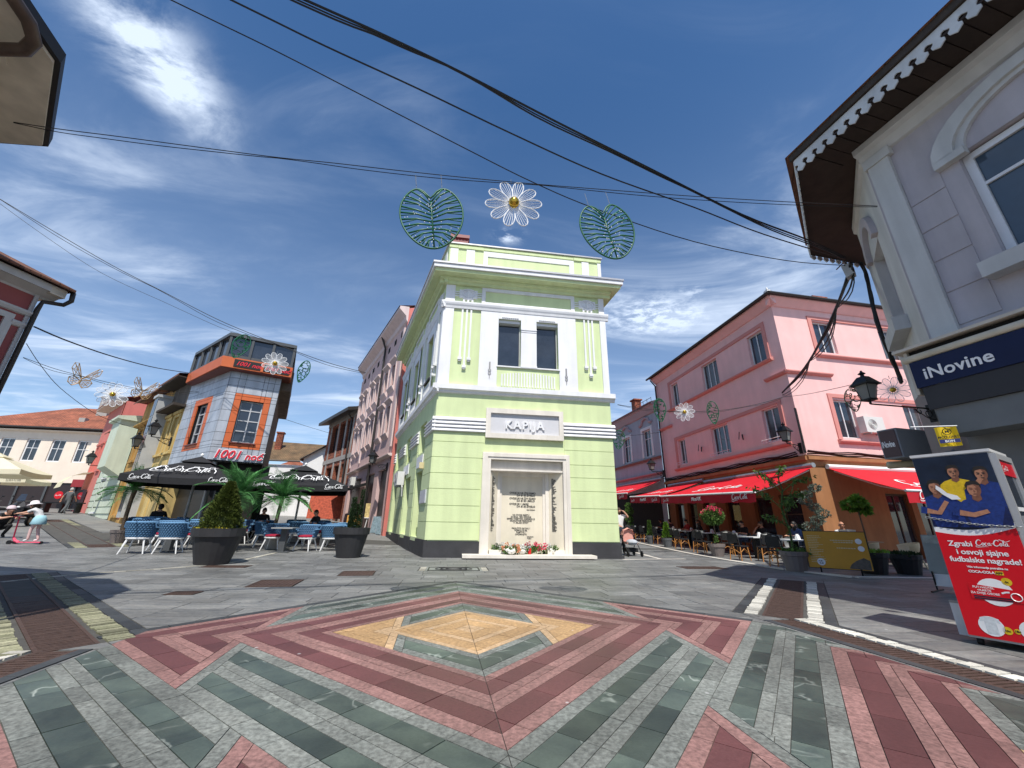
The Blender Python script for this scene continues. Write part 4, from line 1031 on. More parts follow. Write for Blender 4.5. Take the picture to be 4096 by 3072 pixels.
# ------------------------------------------------------------------ mauve house on the right with the fretwork eave
PUO = Vector((6.25, 5.25, 0)); PUA = math.atan2(-.97, .24)
PU = mat('mauve_render', srgb(180, 174, 178), .85, .10, 1.2, bump=.12, bscale=25, streak=.14)
PUT = mat('grey_trim', srgb(196, 196, 194), .8, .06, 2.2, bump=.08, streak=.14)
mauve = thing('mauve_house', 'mauve house with fretwork eave and arched window at the right edge', 'building', PUO, PUA)
MCH, cfar = far_frame(rad(52), PUA, 2.3)           # chamfered corner: x from 0 (far) to 2.3 (at the pilaster)
wop = (1.02, 2.85, 4.5, 6.30)
part(mauve, 'wall', PU, lambda b: wall(b, .0, 9, 3.4, 7.5, [wop], .25))
def arcpoly(xc, zc, r0, r1, n=14): return [(xc + r1 * math.cos(math.pi * i / n), zc + r1 * math.sin(math.pi * i / n)) for i in range(n + 1)], [(xc + r0 * math.cos(math.pi * i / n), zc + r0 * math.sin(math.pi * i / n)) for i in range(n + 1)]
def archring(b, xc, zc, r0, r1, y0, y1, sz=1., M=None, n=16):
    for i in range(n):
        a0, a1 = math.pi * i / n, math.pi * (i + 1) / n
        P_ = lambda r, a: (xc + r * math.cos(a), zc + r * sz * math.sin(a))
        b.prismy([P_(r0, a0), P_(r1, a0), P_(r1, a1), P_(r0, a1)], y0, y1, M)
part(mauve, 'arch_moulding', PUT, lambda b: (archring(b, 1.93, 6.33, .88, 1.13, -.11, -.001, .66), archring(b, 1.93, 6.33, .78, .88, -.06, -.001, .66), b.box(.80, 1.15, -.11, -.001, 6.22, 6.34), b.box(2.71, 3.06, -.11, -.001, 6.22, 6.34)))
wn = window(mauve, T3(), 1.02, 2.85, 4.5, 6.28, .12, .1, 2, (2.4, 1), M_UPVC, mat('blue_glass', (.035, .06, .09), .08, .2, 2, spec=.8))
part(mauve, 'window_sill', PUT, lambda b: b.box(.84, 3.02, -.22, .2, 4.28, 4.5))
part(mauve, 'pilaster', PUT, lambda b: (b.box(.06, .36, -.07, -.001, 3.4, 7.2), b.box(.02, .42, -.10, -.001, 7.05, 7.22)))
for z in (4.1, 4.62, 5.15, 5.68, 6.2):
    part(mauve, 'wall_block', PU, lambda b: b.box(.37, .80, -.012, -.001, z - .25, z + .25));  # proud render blocks in the wall colour, narrow gaps left as joints
part(mauve, 'cornice', PUT, lambda b: (b.prismx([(0, 7.18), (-.05, 7.2), (-.12, 7.34), (-.20, 7.38), (-.20, 7.5), (0, 7.52)], 0, 9), b.prismx([(0, 7.3), (-.05, 7.34), (-.05, 7.5), (0, 7.52)], 0, 2.29, MCH)))
nop = (.6, 1.5, 4.55, 6.2)
part(mauve, 'chamfer_wall', PUT, lambda b: wall(b, 0, 2.3, 3.4, 7.5, [nop], .2, MCH))
part(mauve, 'blind_niche', PU, lambda b: (b.box(.6, 1.5, .16, .2, 4.55, 6.2, MCH), archring(b, 1.05, 6.22, .45, .62, -.09, -.001, 1.1, MCH)))
part(mauve, 'niche_sill', PUT, lambda b: b.box(.5, 1.6, -.2, -.001, 4.30, 4.55, MCH))
part(mauve, 'lower_wall', mat('grey_shopfront', (.16, .165, .17), .6, .15, 2), lambda b: (wall(b, 0, 9, 0, 3.399, [(1.1, 3.0, .1, 2.5), (3.4, 5.4, .4, 2.5)], .3), wall(b, 0, 2.3, 0, 3.399, [], .2, MCH)))
window(mauve, T3(), 1.1, 3.0, .1, 2.5, .2, .12, 1, (1,), M_UPVC, M_GLASS, name='shop_door'); window(mauve, T3(), 3.4, 5.4, .4, 2.5, .2, .12, 1, (1,), M_UPVC, M_GLASS)
part(mauve, 'back_wall', PU, lambda b: b.prism([(tuple(cfar)[0], tuple(cfar)[1]), (-1.5, 7), (9, 7), (9, .02)], 0, 7.5))
# eave: dark board soffit, fascia with cut-out fretwork, tiles
SOF = mat('dark_boards', (.035, .022, .016), .8, .35, 3, bump=.2, bscale=12)
EOV = .80
tipx = -.55
e2 = Vector((-2.46, 1.80, 0))
EP = [(9, -EOV), (tipx, -EOV), (e2.x, e2.y), (-2.3, 8), (9, 8)]
part(mauve, 'soffit', SOF, lambda b: b.prism(EP, 7.53, 7.57))
for k in range(44):
    x = tipx + .1 + k * .21
    part(mauve, 'soffit_board', SOF, lambda b: b.box(x, x + .196, -EOV + .02, -.05, 7.505 + .008 * (k % 2), 7.529))
FRT = mat('peeling_white_paint', srgb(206, 208, 208), .8, .12, 6, streak=.2)
def fret(name, A_, B_, n):
    A_ = Vector(A_); B_ = Vector(B_); d_ = (B_ - A_); L = d_.length; d_.normalize(); M = plane_frame((A_.x, A_.y, 0), (d_.x, d_.y, 0), (0, 0, 1))
    st = L / n
    for k in range(n):
        x = k * st; c = x + st / 2; w_ = st
        sh = [(x, 7.72), (x + w_, 7.72), (x + w_, 7.60)] + [(c + sg * a * w_, z) for sg in (1, -1) for a, z in ((.34, 7.595), (.22, 7.56), (.24, 7.53), (.40, 7.50), (.38, 7.455), (.20, 7.43), (.0, 7.40))[::sg]][:-1] + [(x, 7.60)]
        b = MB(M); b.prismy(sh, -.02, .0); b.build('fretwork_board', FRT, mauve)
fret('f', (tipx, -EOV, 0), (6.2, -EOV, 0), 36); fret('f', (e2.x, e2.y, 0), (tipx, -EOV, 0), 17); fret('f', (-2.32, 5, 0), (e2.x, e2.y, 0), 17)
part(mauve, 'eave_board', mat('weathered_wood', (.05, .038, .03), .85, .35, 5, bump=.3), lambda b: (b.box(tipx - .04, 9, -EOV - .06, -EOV - .022, 7.73, 7.86)))
part(mauve, 'roof', T_DARK, lambda b: b.add([(9, -EOV - .1, 7.86), (tipx - .08, -EOV - .1, 7.86), (e2.x - .05, e2.y, 7.86), (-2.4, 8, 7.9), (9, 8, 7.9), (4, 3.2, 9.8), (9, 3.2, 9.8)], [(0, 6, 5, 1), (1, 5, 2), (2, 5, 3), (3, 5, 6, 4), (0, 1, 2, 3, 4)]))

# ------------------------------------------------------------------ roof corner overhanging at the top left, with its house
cream_s = mat('old_cream_soffit', srgb(214, 206, 190), .85, .10, 2.2, streak=.18)
lh = thing('left_house', 'near house whose pale eave corner juts in at the top left', 'building', (0, 0, 0))
LP = [(-5.15, 2.30), (-5.42, 3.12), (-6.82, 4.24), (-12, 3.9), (-12, -4), (-5.3, -4)]
part(lh, 'soffit', cream_s, lambda b: b.prism(inset(LP, .05), 6.10, 6.14))
part(lh, 'eave_edge', mat('black_board', (.02, .02, .022), .6), lambda b: b.prism(LP, 6.145, 6.30))
part(lh, 'soffit_strip', cream_s, lambda b: b.prism([(-6.9, 2.3), (-5.9, 3.0), (-6.0, 3.1), (-7.0, 2.4)], 6.06, 6.099))
part(lh, 'roof', T_DARK, lambda b: b.add([(*p, 6.301) for p in LP] + [(-9, 0, 8)], [(i, (i + 1) % 6, 6) for i in range(6)]))
part(lh, 'wall', cream_s, lambda b: b.prism(inset(LP, .75), -.05, 6.1))
part(lh, 'downpipe', mat('brown_pipe', (.10, .07, .055), .5, .3, 6, metal=.4), lambda b: b.tube([(-5.05, 1.6, 6.10), (-5.14, 2.35, 6.08), (-5.22, 2.66, 6.04), (-5.30, 2.80, 5.98), (-5.45, 2.86, 5.93), (-5.75, 2.84, 5.90), (-6.3, 2.72, 5.86), (-6.3, 2.72, .1)], .065, 8), smooth=True)
part(lh, 'gutter', MC['brown_pipe'], lambda b: b.tube([(-5.08, -4, 6.2), (-5.06, 1.0, 6.16), (-5.08, 2.3, 6.12)], .06, 8), smooth=True)

# ------------------------------------------------------------------ dark red house at the left edge
RHO = Vector((-7.82, 5.6, .46)); RHA = math.atan2(.985, .17)
RED = mat('dark_red_render', srgb(150, 84, 82), .85, .08, 1.4, streak=.1)
rh = thing('red_house', 'dark red house with white string courses at the left edge', 'building', RHO, RHA); rh.scale = (.583,) * 3
part(rh, 'wall', RED, lambda b: wall(b, -9, .02, -1, 6.95, [(-1.4, -.42, 4.3, 6.0)], .2))
part(rh, 'end_wall', RED, lambda b: b.prism([(0.02, 0.01), (.02, 6), (-9, 6), (-9, .3)], -1, 6.95))
window(rh, T3(), -1.4, -.42, 4.3, 6.0, .12, .08, 2, (2, 1), M_WHITE, M_GLASS)
part(rh, 'string_course', PUT, lambda b: led(b, -9, .1, 6.22, None, .1)); part(rh, 'string_course', PUT, lambda b: led(b, -.26, .1, 5.86, None, .08))
part(rh, 'window_surround', PUT, lambda b: (b.box(-.41, -.24, -.06, -.001, 4.2, 6.0), b.box(-1.6, -.24, -.06, -.001, 6.0, 6.15)))
part(rh, 'corner_strip', PUT, lambda b: b.box(-.06, .03, -.04, -.001, 0, 6.9))
part(rh, 'cornice', PUT, lambda b: b.prismx([(0, 6.85), (-.04, 6.9), (-.30, 7.02), (-.36, 7.02), (-.36, 7.22), (0, 7.3)], -9, .34))
part(rh, 'eave_end', cream_s, lambda b: b.prism([(.02, -.36), (.36, -.36), (.36, 6), (.02, 6)], 6.98, 7.2))
part(rh, 'roof', T_DARK, lambda b: b.add([(-9, -.5, 7.3), (.45, -.5, 7.3), (.45, 6, 7.3), (-9, 6, 7.3), (-3, 2.7, 9), (-9, 2.7, 9), (.45, -.5, 7.22), (-9, -.5, 7.22), (.45, 6, 7.22)], [(0, 1, 4, 5), (1, 2, 4), (2, 3, 5, 4), (7, 6, 1, 0), (6, 8, 2, 1)]))
part(rh, 'downpipe', M_GUT, lambda b: b.tube([(.48, -.36, 7.25), (.50, -.38, 6.98), (.42, -.3, 6.82), (.10, -.10, 6.75), (.08, -.08, 6.5), (.08, -.08, -.8)], .06, 7), smooth=True)
part(rh, 'neighbour_gable', mat('grey_brown_boards', (.12, .10, .085), .85, .3, 3, streak=.3), lambda b: b.box(.03, .3, .9, 5, -1, 4.6))

# ------------------------------------------------------------------ grey-clad corner house with orange window frames
GYC = Vector((-12.80, 16.67, 0)); GYA = rad(30); GL = 2.0
gy = thing('grey_clad_house', 'grey panel-clad corner house with orange framed windows and glass top storey', 'building', GYC, GYA)
PAN = mat('grey_panel', srgb(178, 182, 190), .35, .08, 2.5, metal=.15, streak=.22, rnd=.06); ORG = mat('orange_panel', srgb(196, 98, 52), .5, .07, 2.5, rnd=.06)
GYL = 4.3; MGL, gfar = far_frame(rad(147), GYA, GYL)
MGR, grf = far_frame(rad(120), GYA, 9.)               # right side wall, running away (only its edge shows)
Z0, Z1 = 3.40, 7.42
def panels(W, M, wo, ncol, rows_, oo):
    """panels round an opening wo; those inside the frame oo are orange"""
    xs = [W * i / ncol for i in range(ncol + 1)]; xs = sorted(set(xs + [wo[0], wo[1], oo[0], oo[1]])); zs = sorted(set(rows_ + [wo[2], wo[3], oo[2], oo[3]]))
    xs = [x for i, x in enumerate(xs) if i == 0 or x - xs[i - 1] > .05]
    for i in range(len(xs) - 1):
        for j in range(len(zs) - 1):
            cx0, cz0 = (xs[i] + xs[i + 1]) / 2, (zs[j] + zs[j + 1]) / 2
            if wo[0] < cx0 < wo[1] and wo[2] < cz0 < wo[3]: continue
            og = oo[0] < cx0 < oo[1] and oo[2] < cz0 < oo[3]
            b = MB(M); b.box(xs[i] + .008, xs[i + 1] - .008, -.03, .02, zs[j] + .008, zs[j + 1] - .008); b.build('panel', ORG if og else PAN, gy)
panels(GL, T3(), (.62, 1.50, 4.22, 6.12), 3, [3.4, 3.72, 4.05, 4.6, 5.1, 5.6, 6.3, 6.75, 7.1, 7.42], (.36, 1.76, 3.95, 6.42))
panels(GYL, MGL, (1.55, 2.75, 4.22, 6.12), 5, [3.4, 3.72, 4.05, 4.6, 5.1, 5.6, 6.3, 6.75, 7.1, 7.42], (1.2, 3.1, 3.95, 6.42))
part(gy, 'core_wall', M_BLK, lambda b: (wall(b, 0.01, GL, 3.4, 7.42, [(.62, 1.50, 4.22, 6.12)], .2, y=.03), wall(b, 0, GYL - .01, 3.4, 7.42, [(1.55, 2.75, 4.22, 6.12)], .2, MGL, y=.03)))
fr1 = mat('grey_frame', (.46, .47, .49), .4)
window(gy, T3(), .62, 1.50, 4.22, 6.12, .16, .05, 2, (1, 1, 1, .8), fr1, M_GLASS); window(gy, MGL, 1.55, 2.75, 4.22, 6.12, .16, .05, 2, (1, 1, 1, .8), fr1, M_GLASS)
part(gy, 'window_sill', mat('brown_sill', (.18, .05, .04), .5), lambda b: b.box(.56, 1.56, -.10, .1, 4.17, 4.215)); part(gy, 'window_sill', MC['brown_sill'], lambda b: b.box(1.5, 2.8, -.10, .1, 4.17, 4.215, MGL))
part(gy, 'side_wall', mat('brown_old_wall', (.20, .15, .12), .85, .25, 2, streak=.3), lambda b: b.quad((GL, .02, 0), tuple(grf + Vector((GL, 0, 0))), tuple(grf + Vector((GL, 0, 8.3))), (GL, .02, 8.3)))
part(gy, 'side_eave', MC['brown_old_wall'], lambda b: b.prism([(GL - .1, .6), (GL + .45, .5), (GL + .45 + grf.x * .8, grf.y * .8), (GL - .1 + grf.x * .8, grf.y * .8)], 7.0, 8.0))
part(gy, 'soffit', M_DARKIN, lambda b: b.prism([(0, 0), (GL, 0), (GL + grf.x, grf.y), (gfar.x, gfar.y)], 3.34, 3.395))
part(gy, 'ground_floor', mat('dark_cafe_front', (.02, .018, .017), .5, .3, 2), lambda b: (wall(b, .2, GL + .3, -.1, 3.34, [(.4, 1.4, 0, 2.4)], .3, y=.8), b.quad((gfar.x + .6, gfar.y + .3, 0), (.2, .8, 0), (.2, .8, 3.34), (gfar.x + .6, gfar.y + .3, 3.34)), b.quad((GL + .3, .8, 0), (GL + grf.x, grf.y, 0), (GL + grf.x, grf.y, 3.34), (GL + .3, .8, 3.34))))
window(gy, T3(0, .8, 0), .4, 1.4, .02, 2.4, .2, .06, 2, (1,), M_TIN, M_GLASS, name='glass_door')
part(gy, 'corner_column', M_TIN, lambda b: b.lathe([(.09, .1), (.09, 3.34)], 10, (.25, .2, 0)))
# orange fascia with lettering and the glass storey
def off2(d_):
    return [(-d_ * .9, -d_), (GL + d_ * .8, -d_), (GL + d_ + grf.x, grf.y), (gfar.x - d_ * .5, gfar.y - d_ * .9)]
part(gy, 'fascia', ORG, lambda b: b.prism(off2(.45), 7.43, 7.92)); part(gy, 'fascia_soffit', MC['brown_sill'], lambda b: b.prism(off2(.40), 7.40, 7.428))
LRED = mat('red_letters', srgb(214, 40, 58), .4); LBLK = mat('sign_black', (.01, .01, .01), .5)
part(gy, 'sign_strip', LBLK, lambda b: b.box(.05, 2.25, -.475, -.452, 7.50, 7.85))
for x in (.12, 1.25): text(gy, 'lettering', '1001 noć', T3(x, -.478, 7.58), LRED, .27, .006, .35, .005)
part(gy, 'sign_divider', ORG, lambda b: b.box(1.10, 1.20, -.48, -.452, 7.45, 7.90))
GRF = mat('anthracite_frame', (.075, .08, .085), .4, .1, 4)
part(gy, 'glass_storey', M_GLASS, lambda b: b.prism(off2(.30), 7.925, 8.95))
part(gy, 'glass_storey_roof', GRF, lambda b: b.prism(off2(.42), 8.95, 9.10))
c0 = off2(.34)
for (p, q, n) in ((c0[3], c0[0], 4), (c0[0], c0[1], 3), (c0[1], c0[2], 4)):
    for i in range(n):
        x = p[0] + (q[0] - p[0]) * i / n; y = p[1] + (q[1] - p[1]) * i / n; part(gy, 'glass_storey_post', GRF, lambda b: b.box(x - .05, x + .05, y - .05, y + .05, 7.922, 8.949))
part(gy, 'sill_rail', GRF, lambda b: b.prism(off2(.36), 7.922, 8.08))
# big letters below the window, white outline behind red
LWH = mat('letter_white', (.75, .75, .76), .5)
for (t_, x, s_) in (('1001', .12, .50), ('noć', 1.28, .40)):
    text(gy, 'lettering_outline', t_, T3(x, -.05, 3.50), LWH, s_, .012, .25, .035, 'LEFT', 1.02); text(gy, 'lettering', t_, T3(x, -.075, 3.50), LRED, s_, .012, .25, .008, 'LEFT', 1.02)

# ------------------------------------------------------------------ the row of old houses up the left street
LD = rad(143); LDv = Vector((math.cos(LD), math.sin(LD), 0))
LO = GYC + Vector((math.cos(rad(147)), math.sin(rad(147)), 0)) * 4.3
def row_house(name, label, u0, u1, zt, mt, wins, trim, wsz, **kw):
    o = LO + LDv * u1; zb = gh(o.x, o.y) - .3; W = u1 - u0
    th = thing(name, label, 'house', (o.x, o.y, 0), LD + math.pi)
    ops = []
    for (x, z0, ww, hh) in wins: ops.append((x, x + ww, z0, z0 + hh))
    part(th, 'wall', mt, lambda b: wall(b, 0, W, zb, zt, ops, .22))
    part(th, 'rear', mt, lambda b: b.prism([(0.01, .05), (W - .01, .05), (W - .3, kw.get('deep', 3)), (0, kw.get('deep', 3))], zb, zt - .02))
    for (a, c, z0, z1) in ops:
        window(th, T3(), a, c, z0, z1, .14, .06, 2 if c - a > .7 else 1, (2, 1), wsz, M_GLASS)
        if trim: part(th, 'window_surround', trim, lambda b: (b.box(a - .14, a - .002, -.05, -.001, z0 - .1, z1 + .14), b.box(c + .002, c + .14, -.05, -.001, z0 - .1, z1 + .14), b.box(a, c, -.05, -.001, z1, z1 + .14), b.box(a - .2, c + .2, -.12, -.001, z0 - .22, z0 - .1), b.box(a - .2, c + .2, -.12, -.001, z1 + .15, z1 + .3)))
    return th, W, zb
YEL = mat('old_yellow_render', srgb(214, 186, 122), .9, .16, 1.1, bump=.2, bscale=14, streak=.35); YEL2 = mat('peeling_ochre_render', srgb(190, 150, 86), .9, .28, 1.6, bump=.3, bscale=10, streak=.4)
y1, W, zb = row_house('yellow_house', 'weathered yellow house next to the grey-clad corner house', -.1, 3.2, 7.9, YEL, [(.5, 4.2, .8, 1.7), (2.0, 4.2, .8, 1.7), (.6, .9, 1.1, 1.9)], YEL, M_DARKIN, deep=2.5)
part(y1, 'roof', T_DARK, lambda b: b.add([(-.2, -.7, 7.9), (W + .1, -.7, 7.9), (W - .6, 3, 8.9), (-.2, 3, 8.9), (-.2, -.7, 7.78), (W + .1, -.7, 7.78)], [(0, 1, 2, 3), (4, 5, 1, 0)])); part(y1, 'eave_soffit', MC['weathered_wood'], lambda b: (b.box(-.2, W + .1, -.68, 0, 7.72, 7.77), b.box(.3, W, -.55, 0, 6.3, 6.42)))
part(y1, 'attic', MC['grey_brown_boards'], lambda b: b.box(.25, W, -.02, -.002, 6.45, 7.7))
part(y1, 'glazed_bay', mat('bay_frame', (.42, .43, .43), .5, .1, 3), lambda b: (b.box(-.5, .25, -.6, -.002, 1.0, 7.2), b.box(-.58, .33, -.68, -.002, 7.2, 7.35)))
for k in range(6):
    for j in range(2): part(y1, 'bay_pane', M_GLASS2, lambda b: b.box(-.46 + j * .36, -.14 + j * .36, -.62, -.602, 1.3 + k * .98, 2.2 + k * .98))
y2, W, zb = row_house('ochre_house', 'crumbling ochre house with bare brick patches up the left street', 3.25, 9.2, 7.9, YEL2, [(.8, 4.3, .9, 1.8), (2.6, 4.3, .9, 1.8), (4.4, 4.3, .9, 1.8), (.9, 1.2, 1.2, 2.1), (3.4, 1.2, 1.2, 2.1)], YEL2, M_DARKIN)
part(y2, 'roof', T_DARK, lambda b: b.add([(-.2, -.6, 7.9), (W + .05, -.6, 7.9), (W + .05, 3, 9.0), (-.2, 3, 9.0), (-.2, -.6, 7.8), (W + .05, -.6, 7.8)], [(0, 1, 2, 3), (4, 5, 1, 0)]))
for (x, z0, ww, hh) in ((2.2, .9, .7, 1.9), (4.9, 1.0, .7, 1.6), (.2, 1.8, .4, 1.0)): part(y2, 'bare_brick_patch', BRICK, lambda b: b.box(x, x + ww, -.012, -.001, z0, z0 + hh))
part(y2, 'cornice', YEL2, lambda b: led(b, 0, W, 6.3, None, .3))
MINT = mat('pale_mint_render', srgb(200, 209, 190), .85, .08, 1.4, streak=.12); SAL = mat('salmon_render', srgb(206, 122, 112), .85, .08, 1.4, streak=.1)
g1, W, zb = row_house('mint_house', 'pale mint house with a bay and rusticated ground floor up the left street', 9.4, 17, 6.8, MINT, [(1.0, 4.4, .7, 1.7), (2.6, 4.4, .7, 1.7), (4.6, 4.4, .7, 1.7), (2.0, 1.4, 1.4, 1.9)], M_WHITE, M_UPVC)
part(g1, 'bay', MINT, lambda b: (b.box(5.2, 7.55, -.9, -.002, 3.9, 6.8), b.prismx([(-.9, 6.8), (-1.1, 6.85), (-1.1, 7.0), (0, 7.2), (0, 6.8)], 5.0, 7.7), b.prismx([(-.9, 3.9), (0, 3.3), (0, 3.9)], 5.2, 7.55)))
for k in range(6): part(g1, 'rustication', MINT, lambda b: b.box(0, W, -.05, -.001, 1.2 + k * .42, 1.2 + k * .42 + .34))
part(g1, 'roof', T_RED, lambda b: b.add([(-.2, -.5, 6.85), (W, -.5, 6.85), (W, 4, 8.5), (-.2, 4, 8.5), (-.2, -.5, 6.75), (W, -.5, 6.75)], [(0, 1, 2, 3), (4, 5, 1, 0)]))
s1, W, zb = row_house('salmon_house', 'salmon house with dark eave just before the cream house', 17.2, 23, 9.6, SAL, [(.8, 4.4, .8, 1.9), (2.4, 4.4, .8, 1.9), (4.2, 4.4, .8, 1.9)], SAL, M_UPVC)
part(s1, 'roof', T_RED, lambda b: b.add([(-.3, -.8, 9.6), (W, -.8, 9.6), (W, 3, 11), (-.3, 3, 11), (-.3, -.8, 9.5), (W, -.8, 9.5)], [(0, 1, 2, 3), (4, 5, 1, 0)])); part(s1, 'eave_soffit', cream_s, lambda b: b.box(-.3, W, -.78, 0, 9.42, 9.49))
part(s1, 'awning', mat('cream_canvas', srgb(226, 218, 186), .8, .06, 3, trans=.2), lambda b: [b.quad((x * .35, -1.5 * math.sin(a0), 3.0 + 1.2 * math.cos(a0)), ((x + 1) * .35, -1.5 * math.sin(a0), 3.0 + 1.2 * math.cos(a0)), ((x + 1) * .35, -1.5 * math.sin(a1), 3.0 + 1.2 * math.cos(a1)), (x * .35, -1.5 * math.sin(a1), 3.0 + 1.2 * math.cos(a1))) for x in range(10) for (a0, a1) in ((0, .4), (.4, .8), (.8, 1.2), (1.2, 1.57))])
part(s1, 'display_window', MC['window_glass'], lambda b: b.box(.3, 3.6, -.25, -.06, 1.4, 2.9)); part(s1, 'shop_base', mat('red_shop_paint', (.28, .03, .035), .5), lambda b: b.box(.2, 3.8, -.3, -.06, zb, 1.4))

# cream house closing the street
CRM = mat('cream_render', srgb(226, 212, 196), .85, .06, 1.2, streak=.03)
co = Vector((-44, 33, 0)); ca_ = rad(8)
cr = thing('cream_house', 'cream two-storey house with orange tiled roof closing the left street', 'house', co, ca_)
cops = [(x - .52, x + .52, 5.3, 7.2) for x in (1.2, 3.1, 5.0, 6.95, 9.0, 10.9, 12.8)]
part(cr, 'wall', CRM, lambda b: (wall(b, -3, 14, 1, 8.0, cops + [(-2, 13.5, 1.3, 3.6)], .2), b.prism([(14, 0.01), (14, 9), (-3, 9), (-3, .3)], 1, 8)))
for (a, c, z0, z1) in cops: window(cr, T3(), a, c, z0, z1, .12, .1, 2, (1.5, 1), M_UPVC, M_GLASS)
part(cr, 'shopfront', mat('dark_shop', (.03, .02, .02), .4), lambda b: b.box(-2, 13.5, .1, .25, 1.3, 3.6)); part(cr, 'shop_fascia', MC['red_shop_paint'], lambda b: b.box(7.2, 13.6, -.1, -.002, 3.3, 3.9))
for k in range(7): part(cr, 'shop_mullion', GRF, lambda b: b.box(-1 + k * 2.1, -.85 + k * 2.1, .0, .1, 1.3, 3.6))
part(cr, 'roof_cornice', CRM, lambda b: led(b, -3, 14.2, 7.8, None, .35)); part(cr, 'gutter', M_GUT, lambda b: b.tube([(-3, -.55, 8.1), (14.4, -.55, 8.1)], .09, 6))
rr = part(cr, 'roof', T_RED, lambda b: hip_roof(b, -3, 14, 0, 9, 8.1, 3.0, .5))
part(rr, 'ridge_tiles', mat('ridge_tile', (.50, .15, .06), .8, .2, 3), lambda b: b.tube([(14.4, -.4, 8.3), (9.6, 4.4, 11.0)], .14, 6))
chimney(cr, 5.2, 3.0, 9.4, 11.9, .9, .7, M_CONC); part(cr, 'roof_vent', M_CONC, lambda b: b.box(5.0, 5.5, .9, 1.3, 8.6, 9.4)); chimney(cr, 12.8, 5.0, 9.6, 11.2, .8, .6, M_CONC)

# ------------------------------------------------------------------ houses behind, in the street left of the green building
BEI = mat('dusty_pink_render', srgb(206, 176, 172), .85, .08, 1.2, streak=.06); BET = mat('dusty_trim', srgb(214, 194, 190), .8, .08, 2, streak=.1)
BGO = Vector((-6.85, 22.6, 0)); BGA = math.atan2(.854, -.52); BGL = 13.2
be = thing('tall_pink_house', 'tall dusty pink house with tiers of moulded windows behind the green building', 'building', BGO, 0)
MBE, befar = far_frame(BGA, 0, BGL)
def bx_(u): return BGL - u
bops = []
for u in (1.6, 3.4, 6.0, 7.6, 10.0, 11.6):
    for (z0, z1) in ((6.2, 8.1), (9.3, 11.0)): bops.append((bx_(u + .85), bx_(u), z0, z1))
part(be, 'wall', BEI, lambda b: wall(b, 0, BGL, 0, 13.6, bops + [(1, 5.5, .6, 4.0), (7, 9.5, .6, 4.0), (10.5, 12.6, .6, 4.0)], .25, MBE))
part(be, 'shopfront', mat('dark_shop_front', (.04, .035, .035), .5, .4, 1), lambda b: b.box(1, 12.6, .2, .3, .4, 4.0, MBE))
for (a, c, z0, z1) in bops:
    window(be, MBE, a, c, z0, z1, .14, .06, 2, (2, 1), MC['brown_frame'], M_GLASS)
    part(be, 'window_surround', BET, lambda b: (b.box(a - .16, a - .002, -.06, -.001, z0, z1 + .1, MBE), b.box(c + .002, c + .16, -.06, -.001, z0, z1 + .1, MBE), b.prismx([(-.001, z1 + .1), (-.24, z1 + .32), (-.24, z1 + .4), (-.001, z1 + .48)], a - .25, c + .25, MBE), b.prismx([(-.001, z0 - .35), (-.16, z0 - .12), (-.2, z0 - .01), (-.001, z0)], a - .22, c + .22, MBE)))
for u in (.3, 5.3, 9.2, 12.9): part(be, 'pilaster', BET, lambda b: b.box(bx_(u + .3), bx_(u), -.08, -.001, 5.2, 13.0, MBE))
for k in range(8): part(be, 'attic_vent', M_DARKIN, lambda b: b.box(.8 + k * 1.6, 1.3 + k * 1.6, -.02, -.001, 12.6, 13.0, MBE))
part(be, 'mid_cornice', BET, lambda b: led(b, 0, BGL, 4.6, MBE, .25)); part(be, 'cornice', BET, lambda b: b.prismx([(0, 13.3), (-.1, 13.4), (-.15, 13.7), (-.6, 14.1), (-.6, 14.3), (0, 14.4)], 0, BGL, MBE))
part(be, 'roof', T_DARK, lambda b: b.add([(0, -.65, 14.3), (BGL, -.65, 14.3), (BGL, 6, 16.5), (0, 6, 16.5), (0, 6, 13), (BGL, 6, 13)], [(0, 1, 2, 3), (3, 2, 5, 4)], MBE))
part(be, 'end_wall', SAL, lambda b: b.prismx([(0.0, 0), (0.0, 14.3), (3, 15.6), (6, 14.3), (6, 0)], BGL - .3, BGL, MBE))
part(be, 'downpipe', M_GUT, lambda b: b.tube([(bx_(4.9), -.5, 14.1), (bx_(4.9), -.14, 13.2), (bx_(4.9), -.14, .6)], .08, 6, M=MBE))
part(be, 'shop_canopy', LBLK, lambda b: b.prismx([(-.05, 3.3), (-1.4, 2.9), (-1.4, 3.0), (-.05, 3.5)], 2.0, 8.0, MBE)); text(be, 'shop_lettering', 'VEKY', MBE @ T3(2.6, -.06, 3.75), LWH, .7, .01, 0, .01)
part(be, 'door_sign', LBLK, lambda b: b.box(8.2, 8.5, -.12, -.06, 1.4, 2.9, MBE))
# unfinished brick building
bkd = Vector((-.65, .76, 0)); bko = BGO + Vector((-.52, .854, 0)) * 13.4; bko.z = 0; BKA = math.atan2(.76, -.65)
bk = thing('brick_building', 'unfinished red brick building with empty window openings at the end of the back street', 'building', bko, 0)
MBK, bkf = far_frame(BKA, 0, 8.)
kops = [(8 - b, 8 - a, z0, z1) for (a, b) in ((1.0, 2.2), (2.9, 4.2), (5.0, 6.6)) for (z0, z1) in ((7.2, 9.8), (3.2, 5.8))]
part(bk, 'wall', BRICK, lambda b: wall(b, 0, 8, 0, 10.4, kops, .35, MBK))
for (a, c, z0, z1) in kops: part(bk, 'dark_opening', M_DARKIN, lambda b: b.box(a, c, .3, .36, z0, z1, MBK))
part(bk, 'end_wall', BRICK, lambda b: b.prismx([(0.01, 0), (.01, 10.9), (7, 10.9), (7, 0)], 7.6, 8.0, MBK))
